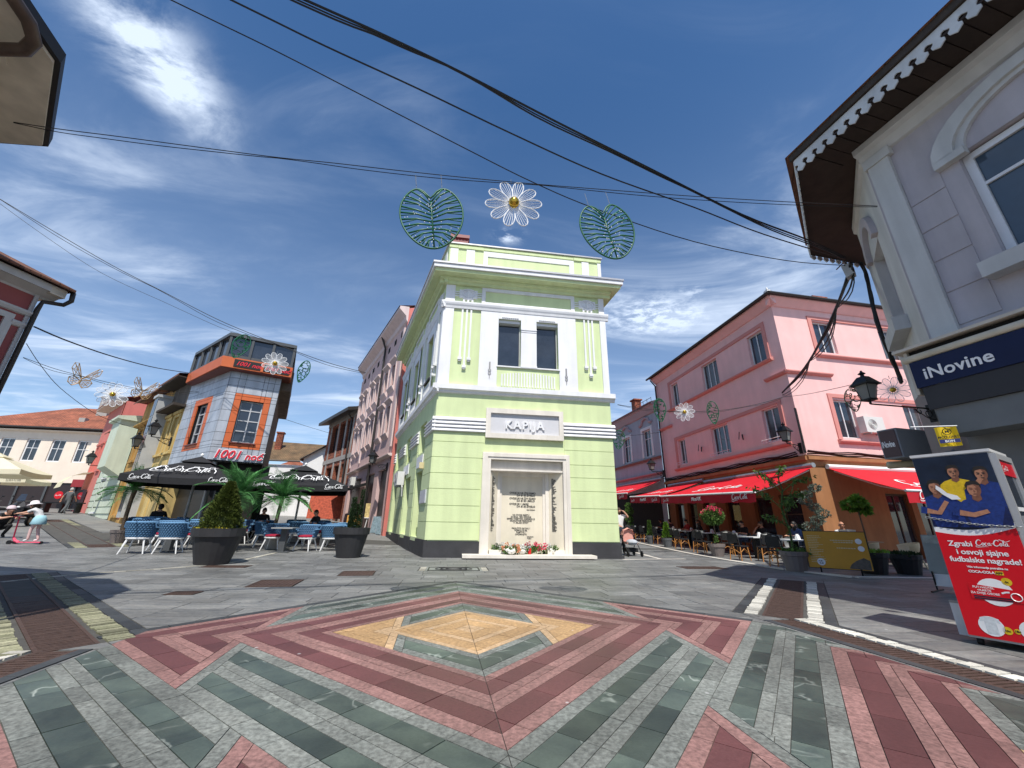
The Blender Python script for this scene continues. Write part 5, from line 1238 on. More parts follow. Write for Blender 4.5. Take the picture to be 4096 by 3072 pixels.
part(bk, 'concrete_frame', M_CONC, lambda b: [b.box(x - .18, x + .18, -.04, -.001, .0, 10.3, MBK) for x in (1.1, 3.45, 5.45, 7.4)] + [b.box(0, 8, -.06, -.041, z, z + .4, MBK) for z in (6.2, 10.0)])
part(bk, 'roof', M_GUT, lambda b: b.add([(-.4, -1.0, 10.5), (8.3, -1.0, 10.5), (8.3, 5, 12.0), (-.4, 5, 12.0), (-.4, -1.0, 10.2), (8.3, -1.0, 10.2), (8.3, 5, 11.7), (-.4, 5, 11.7)], [(0, 1, 2, 3), (4, 5, 1, 0), (7, 6, 5, 4), (5, 6, 2, 1), (4, 0, 3, 7)], MBK)); part(bk, 'downpipe', M_GUT, lambda b: b.tube([(7.0, -.5, 10.2), (7.0, -.12, 9.8), (7.0, -.12, .5)], .08, 6, M=MBK))
# white house with tiled roof
wh = thing('white_house', 'white gabled house with red tiled roof between the grey-clad and brick buildings', 'house', (-21.0, 40.0, 0), rad(18))
part(wh, 'gable_wall', M_WHITE, lambda b: b.prismy([(0, 0), (6.5, 0), (6.5, 7.0), (3.6, 9.3), (0, 7.0)], 0, .2)); part(wh, 'side_wall', M_WHITE, lambda b: b.box(-8, 0, .3, .5, 0, 6.2))
part(wh, 'roof', T_RED, lambda b: b.add([(-.3, -.3, 6.7), (-8.5, .2, 6.3), (-8, 7, 9.0), (3.6, -.3, 9.5), (3.6, 8, 9.5), (-.3, 8, 6.7), (7, -.3, 6.9), (7, 8, 6.9)], [(0, 3, 4, 5), (3, 6, 7, 4)]))
part(wh, 'wing_roof', T_BROWN, lambda b: b.add([(-.2, .1, 6.6), (-9, .1, 6.4), (-8, 5, 9.2), (2, 5, 9.2)], [(0, 1, 2, 3)])); part(wh, 'gutter', M_GUT, lambda b: (b.tube([(-.3, -.35, 6.7), (3.6, -.35, 9.5)], .07, 5), b.tube([(-9, .0, 6.4), (-.3, -.0, 6.55)], .08, 5)))
chimney(wh, -3.2, 3.0, 7.8, 9.9, .6, .6, BRICK); part(wh, 'lower_roof', T_RED, lambda b: b.add([(2.2, -3.5, 3.6), (8, -3.5, 4.4), (8, -.4, 6.0), (2.2, -.4, 5.2)], [(0, 1, 2, 3)]))
# simple backdrop houses that close the far ends of the streets
for (nm, lb, x, y, a, W, D_, H_, mt, rm) in (('end_house', 'pale house closing the street right of the green building', 2.5, 47, 0, 9, 6, 8.5, CRM, T_RED), ('end_house', 'ochre house closing the back street beyond the easels', -25, 52, .3, 10, 8, 6, YEL, T_RED), ('end_house', 'cream house partly hidden behind the cafe terrace umbrellas', -28.5, 46, .5, 6, 6, 6, CRM, T_RED)):
    th = thing(nm, lb, 'house', (x, y, 0), a)
    part(th, 'wall', mt, lambda b: b.box(0, W, 0, D_, 0, H_)); part(th, 'roof', rm, lambda b: hip_roof(b, 0, W, 0, D_, H_ + .002, 2.2, .4))
    for k in range(3):
        for z in (3.0, 5.6):
            window(th, T3(0, -.2, 0), 1.2 + k * 2.4, 2.2 + k * 2.4, z, z + 1.5, .1, .08, 2, (1,), M_UPVC, M_GLASS)
# ------------------------------------------------------------------ lettering drawn by hand: the flowing drinks script
def script_strokes():
    S = []
    def el(cx0, cy0, rx, ry, a0=0, a1=360, n=14, sl=.18):
        return [(cx0 + rx * math.cos(rad(a0 + (a1 - a0) * i / n)) + sl * ry * math.sin(rad(a0 + (a1 - a0) * i / n)), cy0 + ry * math.sin(rad(a0 + (a1 - a0) * i / n))) for i in range(n + 1)]
    def tw(n, a=.05, b=.13): return [a + (b - a) * math.sin(math.pi * i / (n - 1)) for i in range(n)]
    c1 = [(.66, .74), (.62, .88), (.50, .95), (.34, .88), (.20, .68), (.13, .44), (.19, .23), (.36, .15), (.54, .24), (.64, .36)]
    S.append((c1, tw(len(c1), .05, .15)))
    t1 = [(.19, .23), (.05, .10), (.02, -.03), (.22, -.06), (.55, -.02), (.95, .04), (1.25, .02)]; S.append((t1, tw(len(t1), .03, .09)))
    for x in (.80, 1.38): p = el(x, .36, .10, .18); S.append((p, [.06 + .06 * abs(math.cos(i / 14 * 2 * math.pi)) for i in range(15)]))
    p = el(1.09, .36, .10, .18, 40, 320); S.append((p, tw(15, .05, .12)))
    S.append(([(1.50, .56), (1.48, .30), (1.55, .18), (1.63, .24)], [.09, .10, .08, .04]))
    S.append(([(1.60, .42), (1.78, .46)], [.08, .08]))
    c2 = [(x + 1.72, y) for x, y in c1]; S.append((c2, tw(len(c2), .05, .16)))
    t2 = [(2.38, .74), (2.30, .93), (2.55, 1.02), (2.85, .82), (3.05, .72), (3.35, .86), (3.50, .96)]; S.append((t2, tw(len(t2), .03, .10)))
    for x in (2.52, 3.02): p = el(x, .36, .10, .18); S.append((p, [.06 + .06 * abs(math.cos(i / 14 * 2 * math.pi)) for i in range(15)]))
    S.append(([(2.70, .24), (2.80, .50), (2.92, .82), (2.88, .94), (2.80, .84), (2.76, .50), (2.78, .24), (2.86, .18)], [.05, .08, .08, .06, .08, .11, .09, .05]))
    S.append(([(3.14, .56), (3.12, .30), (3.19, .18), (3.28, .24)], [.09, .10, .08, .04]))
    return S
SCRIPT = script_strokes()
def script(par, M, w_, mt, name='lettering', th=.004, fat=.8):
    """width w_ from local x=0, plane of M (x right, z up, -y out)"""
    k = w_ / 3.5; b = MB(M)
    for j, (pts, ws) in enumerate(SCRIPT):
        b.strip([(x * k, -.0004 * (j % 6), y * k) for x, y in pts], [q * k * fat for q in ws], (0, -1, 0), th)
    return tag(b.build(name, mt, par), kind='stuff')
def bottles(par, M, w_, h_, mt, n=4):
    b = MB(M)
    for k in range(n):
        x = w_ * (k + .5) / n; r = w_ / n * .42
        pts = [(x - r, 0, 0), (x - r * .96, 0, h_ * .35), (x - r * .75, 0, h_ * .55), (x - r * .36, 0, h_ * .8), (x - r * .34, 0, h_), (x + r * .34, 0, h_), (x + r * .36, 0, h_ * .8), (x + r * .75, 0, h_ * .55), (x + r * .96, 0, h_ * .35), (x + r, 0, 0)]
        b.strip(pts, h_ * .055, (0, -1, 0), .003)
    return tag(b.build('bottle_print', mt, par), kind='stuff')

# ------------------------------------------------------------------ red awnings
AWR = mat('red_awning', srgb(206, 24, 40), .75, .05, 3, trans=.10); AWV = mat('red_valance', srgb(176, 16, 34), .8, .08, 5)
PRW = mat('print_white', (.78, .78, .78), .6)
def awning(name, label, A_, B_, drop, proj, n_out, zc, zr0, zr1, cassette=M_TIN, logos=(), small=(), mo=None, scal=True):
    """A_,B_: wall ends (left, right as seen from the street); n_out outward; rail heights zr0 (left) and zr1 (right)"""
    th = thing(name, label, 'awning', (0, 0, 0))
    A_ = Vector((*A_, 0)); B_ = Vector((*B_, 0)); n_ = Vector((*n_out, 0)).normalized(); d_ = (B_ - A_); L = d_.length; d_.normalize()
    def P(u, s, dz=0): # s 0 wall .. 1 rail
        zr = zr0 + (zr1 - zr0) * u / L; return A_ + d_ * u + n_ * (proj * s + .12) + Vector((0, 0, zc + (zr - zc) * s - .10 * math.sin(math.pi * s) * .5 + dz))
    b = MB(); nu, ns = 12, 6
    vs = [P(L * i / nu, j / ns) for j in range(ns + 1) for i in range(nu + 1)]
    b.add(vs, [(j * (nu + 1) + i, j * (nu + 1) + i + 1, (j + 1) * (nu + 1) + i + 1, (j + 1) * (nu + 1) + i) for j in range(ns) for i in range(nu)])
    b.build('canvas', AWR, th, True)
    part(th, 'front_rail', M_WHITE, lambda b: b.tube([P(0, 1), P(L, 1)], .045, 6)); part(th, 'cassette', cassette, lambda b: b.tube([A_ + n_ * .12 + Vector((0, 0, zc + .06)), B_ + n_ * .12 + Vector((0, 0, zc + .06))], .10, 8))
    b = MB(); n = 40
    top = [P(L * i / n, 1, -.05) + n_ * .01 for i in range(n + 1)]; bot = [P(L * i / n, 1, -drop + (.05 * abs(math.sin(i * .75)) if scal else .02 * math.sin(i))) + n_ * (.01 + .02 * math.sin(i * 1.3)) for i in range(n + 1)]
    b.add(top + bot, [(i, i + 1, n + 2 + i, n + 1 + i) for i in range(n)]); b.build('valance', AWV, th, True)
    for u in (.25, L - .25): part(th, 'folding_arm', M_WHITE, lambda b: b.tube([A_ + d_ * u + n_ * .15 + Vector((0, 0, zc - .12)), P(u + (.5 if u < L / 2 else -.5), .5, -.22), P(u, 1, -.03)], .03, 5))
    for (u, s, w_) in logos:
        O = P(u, s); X = P(u + .5, s) - O; Z = P(u, s - .2) - O; script(th, plane_frame(O, X, Z) @ T3(0, -.02, 0), w_, PRW)
    for (u, w_) in small:
        O = P(u, 1, -drop + .10) + n_ * .045; script(th, plane_frame(O, d_, (0, 0, 1)), w_, PRW)
    if mo:
        O = P(mo, 1, -drop + .13) + n_ * .045; text(th, 'lettering', 'MozAiK', plane_frame(O, d_, (0, 0, 1)), PRW, .24, .002, 0, .004)
    return th
pn = (-.991, -.133); pdv = (-.133, .991)
def pw(u): return (PKO.x + pdv[0] * u, PKO.y + pdv[1] * u)
awning('awning', 'nearest red awning over the cafe terrace, with white script', pw(6.9), pw(-.35), .42, 2.8, pn, 3.42, 2.62, 2.36, M_TIN, ((2.0, .75, 3.4),), ((.3, .62), (5.9, 1.0)), 3.0)
awning('awning', 'second red awning along the pink house, next to the nearest one', pw(10.9), pw(7.0), .42, 2.8, pn, 3.55, 2.82, 2.66, M_TIN, ((1.1, .75, 2.4),), ((.25, .5), (3.0, .7)), 1.5)
bd = Vector((-.19, .98)); bq = lambda u: (BO.x + bd.x * u, BO.y + bd.y * u)
awning('awning', 'farthest red awning on the blue-grey house beside the green corner', bq(7.5), bq(.1), .42, 2.7, (-.98, -.19), 4.1, 3.35, 3.1, M_TIN, ((4.3, .8, 2.3),), ((6.2, .8),), None)
rdv = (math.cos(PKA), math.sin(PKA)); rq = lambda u: (PKO.x + rdv[0] * u, PKO.y + rdv[1] * u)
awning('awning', 'red awning on the sunny front of the pink house behind the fridge', rq(.75), rq(8.2), .42, 2.55, (math.sin(PKA), -math.cos(PKA)), 3.42, 2.36, 2.36, M_WHITE, ((1.2, .78, 3.2),), ((.45, 1.1),), None, False)

# ------------------------------------------------------------------ parasols
BCAN = mat('black_canvas', (.012, .012, .014), .8, .2, 6, bump=.1); CCAN = mat('cream_parasol', srgb(232, 224, 196), .8, .05, 3, trans=.25)
def parasol(name, label, c, corner, ze, za, mt, prt, front=0, logos=True, val=.22, group=None, slant=True, side_logo=True):
    """c centre, corner: vector from the centre to one corner (the next corners follow counter-clockwise)"""
    zg = gh(*c); th = thing(name, label, 'parasol', (c[0], c[1], zg), 0, group)
    cs = [Vector((corner[0], corner[1], 0))]
    for k in range(3): p = cs[-1]; cs.append(Vector((-p.y, p.x, 0)))
    z0 = ze - zg; z1 = za - zg
    ap = Vector((0, 0, z1 - .1))
    def can(b):
        n = 8
        for k in range(4):
            p, q = cs[k], cs[(k + 1) % 4]
            for i in range(n):
                a0 = p + (q - p) * i / n; a1 = p + (q - p) * (i + 1) / n; sg = lambda t: -.07 * math.sin(math.pi * t)
                for j in range(4):
                    s0, s1 = j / 4 * .92, (j + 1) / 4 * .92
                    f_ = lambda a, s, t: a.lerp(ap, s).xy.to_3d() + Vector((0, 0, z0 + (ap.z - z0) * s + sg(t) * (1 - s)))
                    b.add([f_(a0, s0, i / n), f_(a1, s0, (i + 1) / n), f_(a1, s1, (i + 1) / n), f_(a0, s1, i / n)], [(0, 1, 2, 3)])
    part(th, 'canopy', mt, can)
    def vl(b):
        n = 8
        for k in range(4):
            p, q = cs[k], cs[(k + 1) % 4]
            for i in range(n):
                a0 = p + (q - p) * i / n; a1 = p + (q - p) * (i + 1) / n; s0, s1 = -.07 * math.sin(math.pi * i / n), -.07 * math.sin(math.pi * (i + 1) / n)
                b.quad((a0.x, a0.y, z0 + s0), (a1.x, a1.y, z0 + s1), (a1.x * 1.004, a1.y * 1.004, z0 + s1 - val), (a0.x * 1.004, a0.y * 1.004, z0 + s0 - val))
    part(th, 'valance', mt, vl)
    part(th, 'vent_cap', mt, lambda b: b.add([tuple(p * .30 + Vector((0, 0, z0 + (ap.z - z0) * .70 + .06))) for p in cs] + [(0, 0, z1)], [(0, 1, 4), (1, 2, 4), (2, 3, 4), (3, 0, 4)]))
    part(th, 'finial', M_WHITE, lambda b: b.lathe([(.05, 0), (.06, .06), (.01, .12)], 8, (0, 0, z1)))
    part(th, 'pole', M_TIN, lambda b: b.lathe([(.045, .1), (.045, z1 - .05)], 8)); part(th, 'base', M_CONC, lambda b: b.box(-.4, .4, -.4, .4, .0, .12))
    for p in cs: part(th, 'rib', M_TIN, lambda b: b.tube([(0, 0, z1 - .18), tuple(p * .98 + Vector((0, 0, z0 - .04)))], .018, 4))
    if logos:
        p, q = cs[front], cs[(front + 1) % 4]; W = (q - p).length
        m_ = (p + q) / 2; O = p.lerp(q, .5); up = Vector((0, 0, ap.z)) - Vector((m_.x, m_.y, z0)); X = (q - p).normalized()
        base = Vector((m_.x, m_.y, z0)) + up * .10 - X * (W * .30) + X.cross(up).normalized() * .01
        nrm = X.cross(up).normalized()
        Mf = plane_frame(base + nrm * .05 + Vector((0, 0, .01)), X, up); bottles(th, Mf @ T3(0, 0, .02), W * .60, W * .165, prt); script(th, Mf @ T3(W * .02, -.006, .0), W * .56, prt, 'lettering', .004, .5)
        On = p + Vector((0, 0, z0 - val + .05)) + X * W * .08 + X.cross(Vector((0, 0, 1))) * .03; script(th, plane_frame(On, X, (0, 0, 1)), W * .20, prt)
        On = q + Vector((0, 0, z0 - val + .05)) - X * W * .24 + X.cross(Vector((0, 0, 1))) * .03; script(th, plane_frame(On, X, (0, 0, 1)), W * .20, prt)
    return th
parasol('parasol', 'large black parasol with white bottle print, left of the two on the terrace', (-12.0, 15.3), (-.9, -2.1), 2.42, 3.32, BCAN, PRW)
parasol('parasol', 'large black parasol with white bottle print beside the slender planter', (-9.1, 17.6), (-.95, -2.4), 2.42, 3.34, BCAN, PRW)
GRP_ = mat('print_grey', (.16, .15, .12), .7)
parasol('parasol', 'cream parasol with dark script, right of the pair at the far left', (-30.6, 24.2), (-.6, -2.2), 3.05, 4.0, CCAN, GRP_)
parasol('parasol', 'plain upper cream parasol at the left edge of the photo', (-25.6, 19.6), (-.6, -2.3), 3.1, 4.0, CCAN, GRP_, logos=False)

# ------------------------------------------------------------------ chairs and tables
def face(fx, fy): return math.atan2(-fx, fy)
ROPE = mat('blue_rope', srgb(66, 102, 134), .75, .15, 20, bump=.3, bscale=90, coord='object'); ROPE2 = mat('blue_rope_edge', srgb(106, 150, 188), .7, .1, 20, coord='object')
CUSH = mat('wine_cushion', srgb(150, 28, 56), .9, .1, 8)
def blue_chair(label, loc, rz, cushion=True, group=None):
    t = thing('woven_chair', label, 'chair', loc, rz, group)
    # barrel back: scalloped rows of rope
    def back(b):
        rows, n = 7, 18
        for r in range(rows):
            z0 = .44 + r * .056; z1 = z0 + .06
            for i in range(n):
                if i < 2 and r > 4 or i > n - 3 and r > 4: continue
                a = rad(180 - 18 + (i + (.5 if r % 2 else 0)) * 216 / n); rr = .29 + .012 * r
                cx0, cy0 = rr * math.cos(a), rr * .95 * math.sin(a) + .02
                b.ball((cx0, cy0, (z0 + z1) / 2), .042, .042, .040, 5, 4)
    tag(part(t, 'backrest', ROPE, back), kind='stuff')
    arcp = [(.385 * math.cos(rad(a)), .36 * math.sin(rad(a)) + .02, .84 if 200 < a < 340 else .70) for a in range(160, 381, 12)]
    part(t, 'top_rail', ROPE2, lambda b: b.tube(arcp, .022, 6)); part(t, 'seat', M_WHITE, lambda b: b.lathe([(.26, .38), (.30, .40), (.30, .43), (.26, .44)], 14))
    if cushion: part(t, 'cushion', CUSH, lambda b: b.lathe([(.24, .44), (.27, .46), (.26, .50), (.1, .52)], 12, (0, .04, 0)))
    for sx_, sy_ in ((-1, -1), (1, -1), (1, 1), (-1, 1)): part(t, 'leg', M_WHITE, lambda b: b.tube([(sx_ * .18, sy_ * .17, .40), (sx_ * .28, sy_ * .26, 0)], [.024, .015], 6))
    return t
def chair_at(src, x, y, fx, fy, label, group=None):
    return tree_copy(src, (x, y, gh(x, y)), face(fx, fy), label, group)
c0 = blue_chair('blue woven chair seen from behind, leftmost of the front pair', G(-10.58, 12.05), face(-.35, .93), True, 'blue terrace chairs')
A_ = lambda x, y, fx, fy, lb: chair_at(c0, x, y, fx, fy, lb, 'blue terrace chairs')
A_(-9.95, 12.42, -.35, .93, 'blue woven chair seen from behind, right one of the front left pair')
A_(-10.75, 13.15, .3, -.95, 'blue woven chair facing the plaza behind the leftmost front chair')
A_(-10.05, 13.5, .3, -.95, 'blue woven chair facing the plaza behind the second front chair')
A_(-8.95, 13.05, .9, .35, 'blue woven chair turned sideways just left of the big conifer planter')
A_(-8.95, 15.3, .8, .5, 'blue woven chair turned sideways right of the big conifer planter')
A_(-8.02, 14.35, .15, -1, 'blue woven chair with wine cushion left of the small pedestal table')
A_(-7.05, 14.65, -.1, -1, 'blue woven chair with wine cushion right of the small pedestal table')
A_(-6.35, 15.0, -.3, .95, 'blue woven chair seen from behind beside the slender planter')
A_(-6.0, 15.6, -.8, .5, 'blue woven chair half hidden behind the slender planter')
A_(-6.7, 16.0, .2, -1, 'blue woven chair facing the plaza at the right end of the terrace')
ORD = 'first second third fourth fifth sixth seventh eighth ninth tenth eleventh twelfth thirteenth'.split()
for k, (x, y, fx, fy) in enumerate(((-12.2, 13.9, .3, -.9), (-11.6, 14.4, .3, -.9), (-13.0, 14.6, .3, -.9), (-11.0, 14.9, -.3, .9), (-12.3, 15.9, .9, .3), (-10.2, 15.9, .3, -.9), (-9.6, 16.4, .3, -.9), (-8.4, 16.6, -.3, .9), (-7.7, 17.0, .3, -.9), (-7.0, 17.2, -.9, .2), (-9.2, 17.9, .3, -.9), (-8.3, 18.3, .5, -.8), (-11.2, 16.2, .9, .3))):
    A_(x, y, fx, fy, ORD[[2, 3, 1, 5, 4, 7, 8, 10, 12, 13, 9, 11, 6][k] - 1] + ' from the left of the blue chairs in the shade under the parasols')
def table(label, x, y, top_r, square, mt_top, mt_leg, h=.74, group=None, base=.22):
    t = thing('cafe_table', label, 'table', G(x, y), FA, group)
    part(t, 'table_top', mt_top, lambda b: b.box(-top_r, top_r, -top_r, top_r, h - .035, h) if square else b.lathe([(top_r, h - .03), (top_r, h)], 18))
    part(t, 'pedestal', mt_leg, lambda b: b.box(-.09, .09, -.09, .09, .02, h - .035) if square else b.lathe([(.04, .02), (.04, h - .03)], 8)); part(t, 'foot', mt_leg, lambda b: b.box(-base, base, -base, base, 0, .022))
    return t
GTOP = mat('grey_table_top', (.30, .31, .31), .4, .1, 6)
table('small grey table on a dark pedestal between two cushioned blue chairs', -7.5, 14.0, .33, True, GTOP, MC['anthracite_frame'], .76, None, .28)
table('grey terrace table behind the left front chairs', -10.4, 12.95, .32, True, GTOP, MC['anthracite_frame'])
for (x, y, wd) in ((-11.8, 15.0, 'leftmost'), (-9.2, 17.1, 'middle'), (-7.3, 16.5, 'rightmost')): table(wd + ' grey terrace table in the dark shade under the black parasols', x, y, .33, True, GTOP, MC['anthracite_frame'], .74, 'shaded terrace tables')
# rattan bistro chairs
RAT = mat('rattan_cane', srgb(176, 120, 62), .55, .18, 12, coord='object'); BWV = mat('black_weave', (.02, .02, .021), .6, .3, 30, bump=.3, bscale=120, coord='object')
def bistro(label, loc, rz, group):
    t = thing('bistro_chair', label, 'chair', loc, rz, group)
    part(t, 'seat', BWV, lambda b: b.box(-.21, .21, -.20, .22, .44, .475))
    fr_ = [(-.20, -.20, .46), (-.205, -.24, .70), (-.17, -.27, .86), (0, -.285, .91), (.17, -.27, .86), (.205, -.24, .70), (.20, -.20, .46)]
    part(t, 'back_frame', BWV, lambda b: b.tube(fr_, .020, 6))
    part(t, 'backrest', BWV, lambda b: b.add([(-.18, -.225, .56), (.18, -.225, .56), (.165, -.268, .85), (-.165, -.268, .85), (-.18, -.245, .56), (.18, -.245, .56), (.165, -.288, .85), (-.165, -.288, .85)], [(0, 1, 2, 3), (7, 6, 5, 4), (0, 4, 5, 1), (3, 2, 6, 7)]))
    part(t, 'back_patch', mat('pale_weave', (.42, .42, .40), .7, .1, 30), lambda b: b.box(-.09, .09, -.294, -.290, .74, .82, RX(rad(-8)) @ T3(0, .10, .05)))
    for sx_, sy_ in ((-1, -1), (1, -1), (1, 1), (-1, 1)): part(t, 'leg', RAT, lambda b: b.tube([(sx_ * .19, sy_ * .18, .46), (sx_ * .22, sy_ * .23, 0)], .017, 6))
    for (p, q) in (((-.2, -.2, .22), (.2, -.2, .22)), ((-.2, .2, .22), (.2, .2, .22)), ((-.2, -.2, .26), (-.2, .2, .26)), ((.2, -.2, .26), (.2, .2, .26))): part(t, 'stretcher', RAT, lambda b: b.tube([p, ((p[0] + q[0]) / 2, (p[1] + q[1]) / 2, p[2] + .12), q], .012, 5))
    return t
b0 = bistro('rattan bistro chair nearest the ochre menu board', G(7.85, 12.25), face(.85, .5), 'rattan bistro chairs')
Bq = lambda x, y, fx, fy, lb: chair_at(b0, x, y, fx, fy, lb, 'rattan bistro chairs')
Bq(8.75, 14.35, .2, .98, 'rattan bistro chair seen from behind, second from the menu board')
Bq(8.05, 14.75, .9, .4, 'rattan bistro chair seen sideways, third from the menu board')
Bq(8.75, 16.9, .3, .95, 'rattan bistro chair right of the flowering pot')
Bq(8.15, 17.5, .95, .25, 'rattan bistro chair just left of the flowering pot')
Bq(8.25, 18.2, .6, .8, 'rattan bistro chair two places left of the flowering pot')
Bq(8.05, 19.5, .95, .2, 'rattan bistro chair to the right of the small conifer pot')
Bq(8.25, 21.0, .8, .5, 'rattan bistro chair just behind the small conifer pot')
Bq(8.3, 23.2, .95, .2, 'rattan bistro chair between the two small grey pots')
Bq(8.05, 24.7, .95, .2, 'rattan bistro chair left of the farthest small grey pot')
Bq(7.95, 26.0, .95, .2, 'farthest rattan bistro chair beside the clipped topiary')
GCH = mat('grey_plastic', (.13, .135, .14), .5, .1, 6)
def grey_chair(label, loc, rz, group):
    t = thing('shell_chair', label, 'chair', loc, rz, group)
    sh = []
    def shell(b):
        n = 10
        vs = []
        for j, (r, z) in enumerate(((.20, .44), (.25, .50), (.28, .66), (.27, .82))):
            for i in range(n + 1):
                a = rad(190 + 160 * i / n); vs.append((r * math.cos(a), r * math.sin(a), z - (.08 * (abs(i - n / 2) / (n / 2)) ** 2 if j == 3 else 0)))
        b.add(vs, [(j * (n + 1) + i, j * (n + 1) + i + 1, (j + 1) * (n + 1) + i + 1, (j + 1) * (n + 1) + i) for j in range(3) for i in range(n)])
    part(t, 'backrest', GCH, shell, smooth=True); part(t, 'seat', GCH, lambda b: b.lathe([(.20, .42), (.23, .44), (.20, .46)], 12))
    for sx_, sy_ in ((-1, -1), (1, -1), (1, 1), (-1, 1)): part(t, 'leg', M_BLK, lambda b: b.tube([(sx_ * .15, sy_ * .15, .43), (sx_ * .2, sy_ * .21, 0)], .014, 5))
    return t
g0 = grey_chair('grey shell chair on the wall side of the white tables, first from the menu board', G(9.75, 13.4), face(-.95, -.2), 'grey shell chairs')
for k, (x, y) in enumerate(((9.7, 14.5), (10.1, 15.9), (10.2, 17.3), (10.3, 18.8), (10.3, 20.4), (10.3, 22.2))): chair_at(g0, x, y, -.95, -.2, 'grey shell chair on the wall side of the white tables, %s from the menu board' % ORD[k + 1], 'grey shell chairs')
WTOP = mat('white_table_top', (.70, .70, .68), .4, .05, 6)
for k, (x, y) in enumerate(((8.95, 13.2), (9.2, 15.6), (9.35, 17.6), (9.5, 19.8), (9.5, 22.0), (9.5, 24.4))):
    table(('white square table nearest the menu board', 'second white square table from the menu board', 'third white square table from the menu board', 'fourth white square table from the menu board', 'fifth white square table from the menu board', 'farthest white square table of the red-awning terrace')[k], x, y, .42, True, WTOP, M_BLK, .75, 'white cafe tables')
    n = thing('napkin_holder', ('white napkin holder on the table nearest the menu board', 'white napkin holder on the second table from the menu board', 'white napkin holder on the third table from the menu board', 'white napkin holder on the fourth table from the menu board', 'white napkin holder on the fifth table from the menu board', 'white napkin holder on the farthest terrace table')[k], 'napkin holder', (x + .1, y - .1, gh(x, y) + .75), .4, 'napkin holders')
    part(n, 'body', M_WHITE, lambda b: b.prismx([(-.05, 0), (.05, 0), (.02, .13), (-.02, .13)], -.07, .07)); part(n, 'napkins', PRW, lambda b: b.box(-.055, .055, -.012, .012, .13, .16))
# beige armchairs right of the board
BGE = mat('beige_plastic', srgb(206, 186, 150), .5, .06, 6)
def armchair(label, loc, rz, group):
    t = thing('armchair', label, 'chair', loc, rz, group)
    def shell(b):
        n = 14; vs = []
        for j, (r, z) in enumerate(((.22, .42), (.29, .48), (.33, .62), (.34, .74))):
            for i in range(n + 1):
                a = rad(170 + 200 * i / n); e_ = abs(i - n / 2) / (n / 2); vs.append((r * math.cos(a), r * math.sin(a) + .02, z - (.10 * e_ ** 2 if j == 3 else 0)))
        b.add(vs, [(j * (n + 1) + i, j * (n + 1) + i + 1, (j + 1) * (n + 1) + i + 1, (j + 1) * (n + 1) + i) for j in range(3) for i in range(n)])
    part(t, 'backrest', BGE, shell, smooth=True); part(t, 'seat', BGE, lambda b: b.lathe([(.2, .40), (.25, .42), (.22, .45)], 14))
    for sx_, sy_ in ((-1, -1), (1, -1), (1, 1), (-1, 1)): part(t, 'leg', BGE, lambda b: b.tube([(sx_ * .17, sy_ * .17, .42), (sx_ * .25, sy_ * .26, 0)], [.03, .02], 6))
    return t
a0 = armchair('beige plastic armchair, the larger one right of the menu board', G(10.35, 12.2), face(-.75, .65), 'beige armchairs')
chair_at(a0, 10.75, 13.5, -.5, -.85, 'beige plastic armchair facing the plaza behind the larger one', 'beige armchairs'); chair_at(a0, 9.55, 12.9, .9, .3, 'beige plastic armchair mostly hidden by the menu board', 'beige armchairs')
chair_at(a0, 12.2, 12.9, -.9, .3, 'beige armchair in the dark shade behind the black pots', 'beige armchairs')
table('small wooden table between the beige armchairs', 9.95, 12.95, .3, False, mat('table_wood', (.28, .18, .10), .5, .2, 6), M_BLK, .73)
table('dark table before the man with sunglasses', 11.3, 13.35, .35, True, MC['table_wood'], M_BLK, .73)

# ------------------------------------------------------------------ foliage
def leafmat(name, rgb, var=.35): return mat(name, rgb, .55, var, 9, rnd=.35, spec=.25, trans=.22)
LEAF = leafmat('green_leaf', (.085, .16, .035)); PALM = leafmat('palm_leaf', (.10, .27, .09)); CONI = leafmat('conifer_needles', (.075, .10, .022)); DCON = leafmat('dark_conifer', (.03, .055, .02)); LIME = leafmat('lime_leaf', (.14, .26, .03))
GREYL = leafmat('grey_leaf', (.12, .15, .12)); REDL = leafmat('red_twigs', (.45, .07, .03)); FLP = mat('pink_petals', srgb(206, 60, 92), .7, .2, 20, rnd=.3); FLW = mat('white_petals', (.7, .7, .66), .7, .1, 20, rnd=.15)
BARK = mat('bark', (.12, .085, .055), .9, .3, 12, bump=.3); SOIL = mat('soil', (.05, .035, .025), .95, .3, 20)
POTB = mat('charcoal_pot', (.030, .030, .033), .6, .15, 4); POTG = mat('taupe_pot', srgb(122, 112, 108), .65, .12, 4); POTS = mat('slate_pot', (.10, .105, .115), .6, .15, 4)
def leaf(b, p, d_, L, w_, droop=.0, roll=None):
    d_ = Vector(d_).normalized(); s = d_.cross(Vector((0, 0, 1)))
    if s.length < .05: s = Vector((1, 0, 0))
    s.normalize(); n_ = s.cross(d_)
    a = random.uniform(0, 6.283) if roll is None else roll
    s2 = s * math.cos(a) + n_ * math.sin(a)
    p = Vector(p); m_ = p + d_ * L * .5 + Vector((0, 0, -droop * .3)); e_ = p + d_ * L + Vector((0, 0, -droop))
    b.add([p, m_ + s2 * w_ / 2, e_, m_ - s2 * w_ / 2], [(0, 1, 2, 3)])
def rdir(up=0.): 
    while True:
        v = Vector((random.uniform(-1, 1), random.uniform(-1, 1), random.uniform(-1, 1)))
        if .05 < v.length < 1: v.normalize(); v.z += up; return v.normalized()
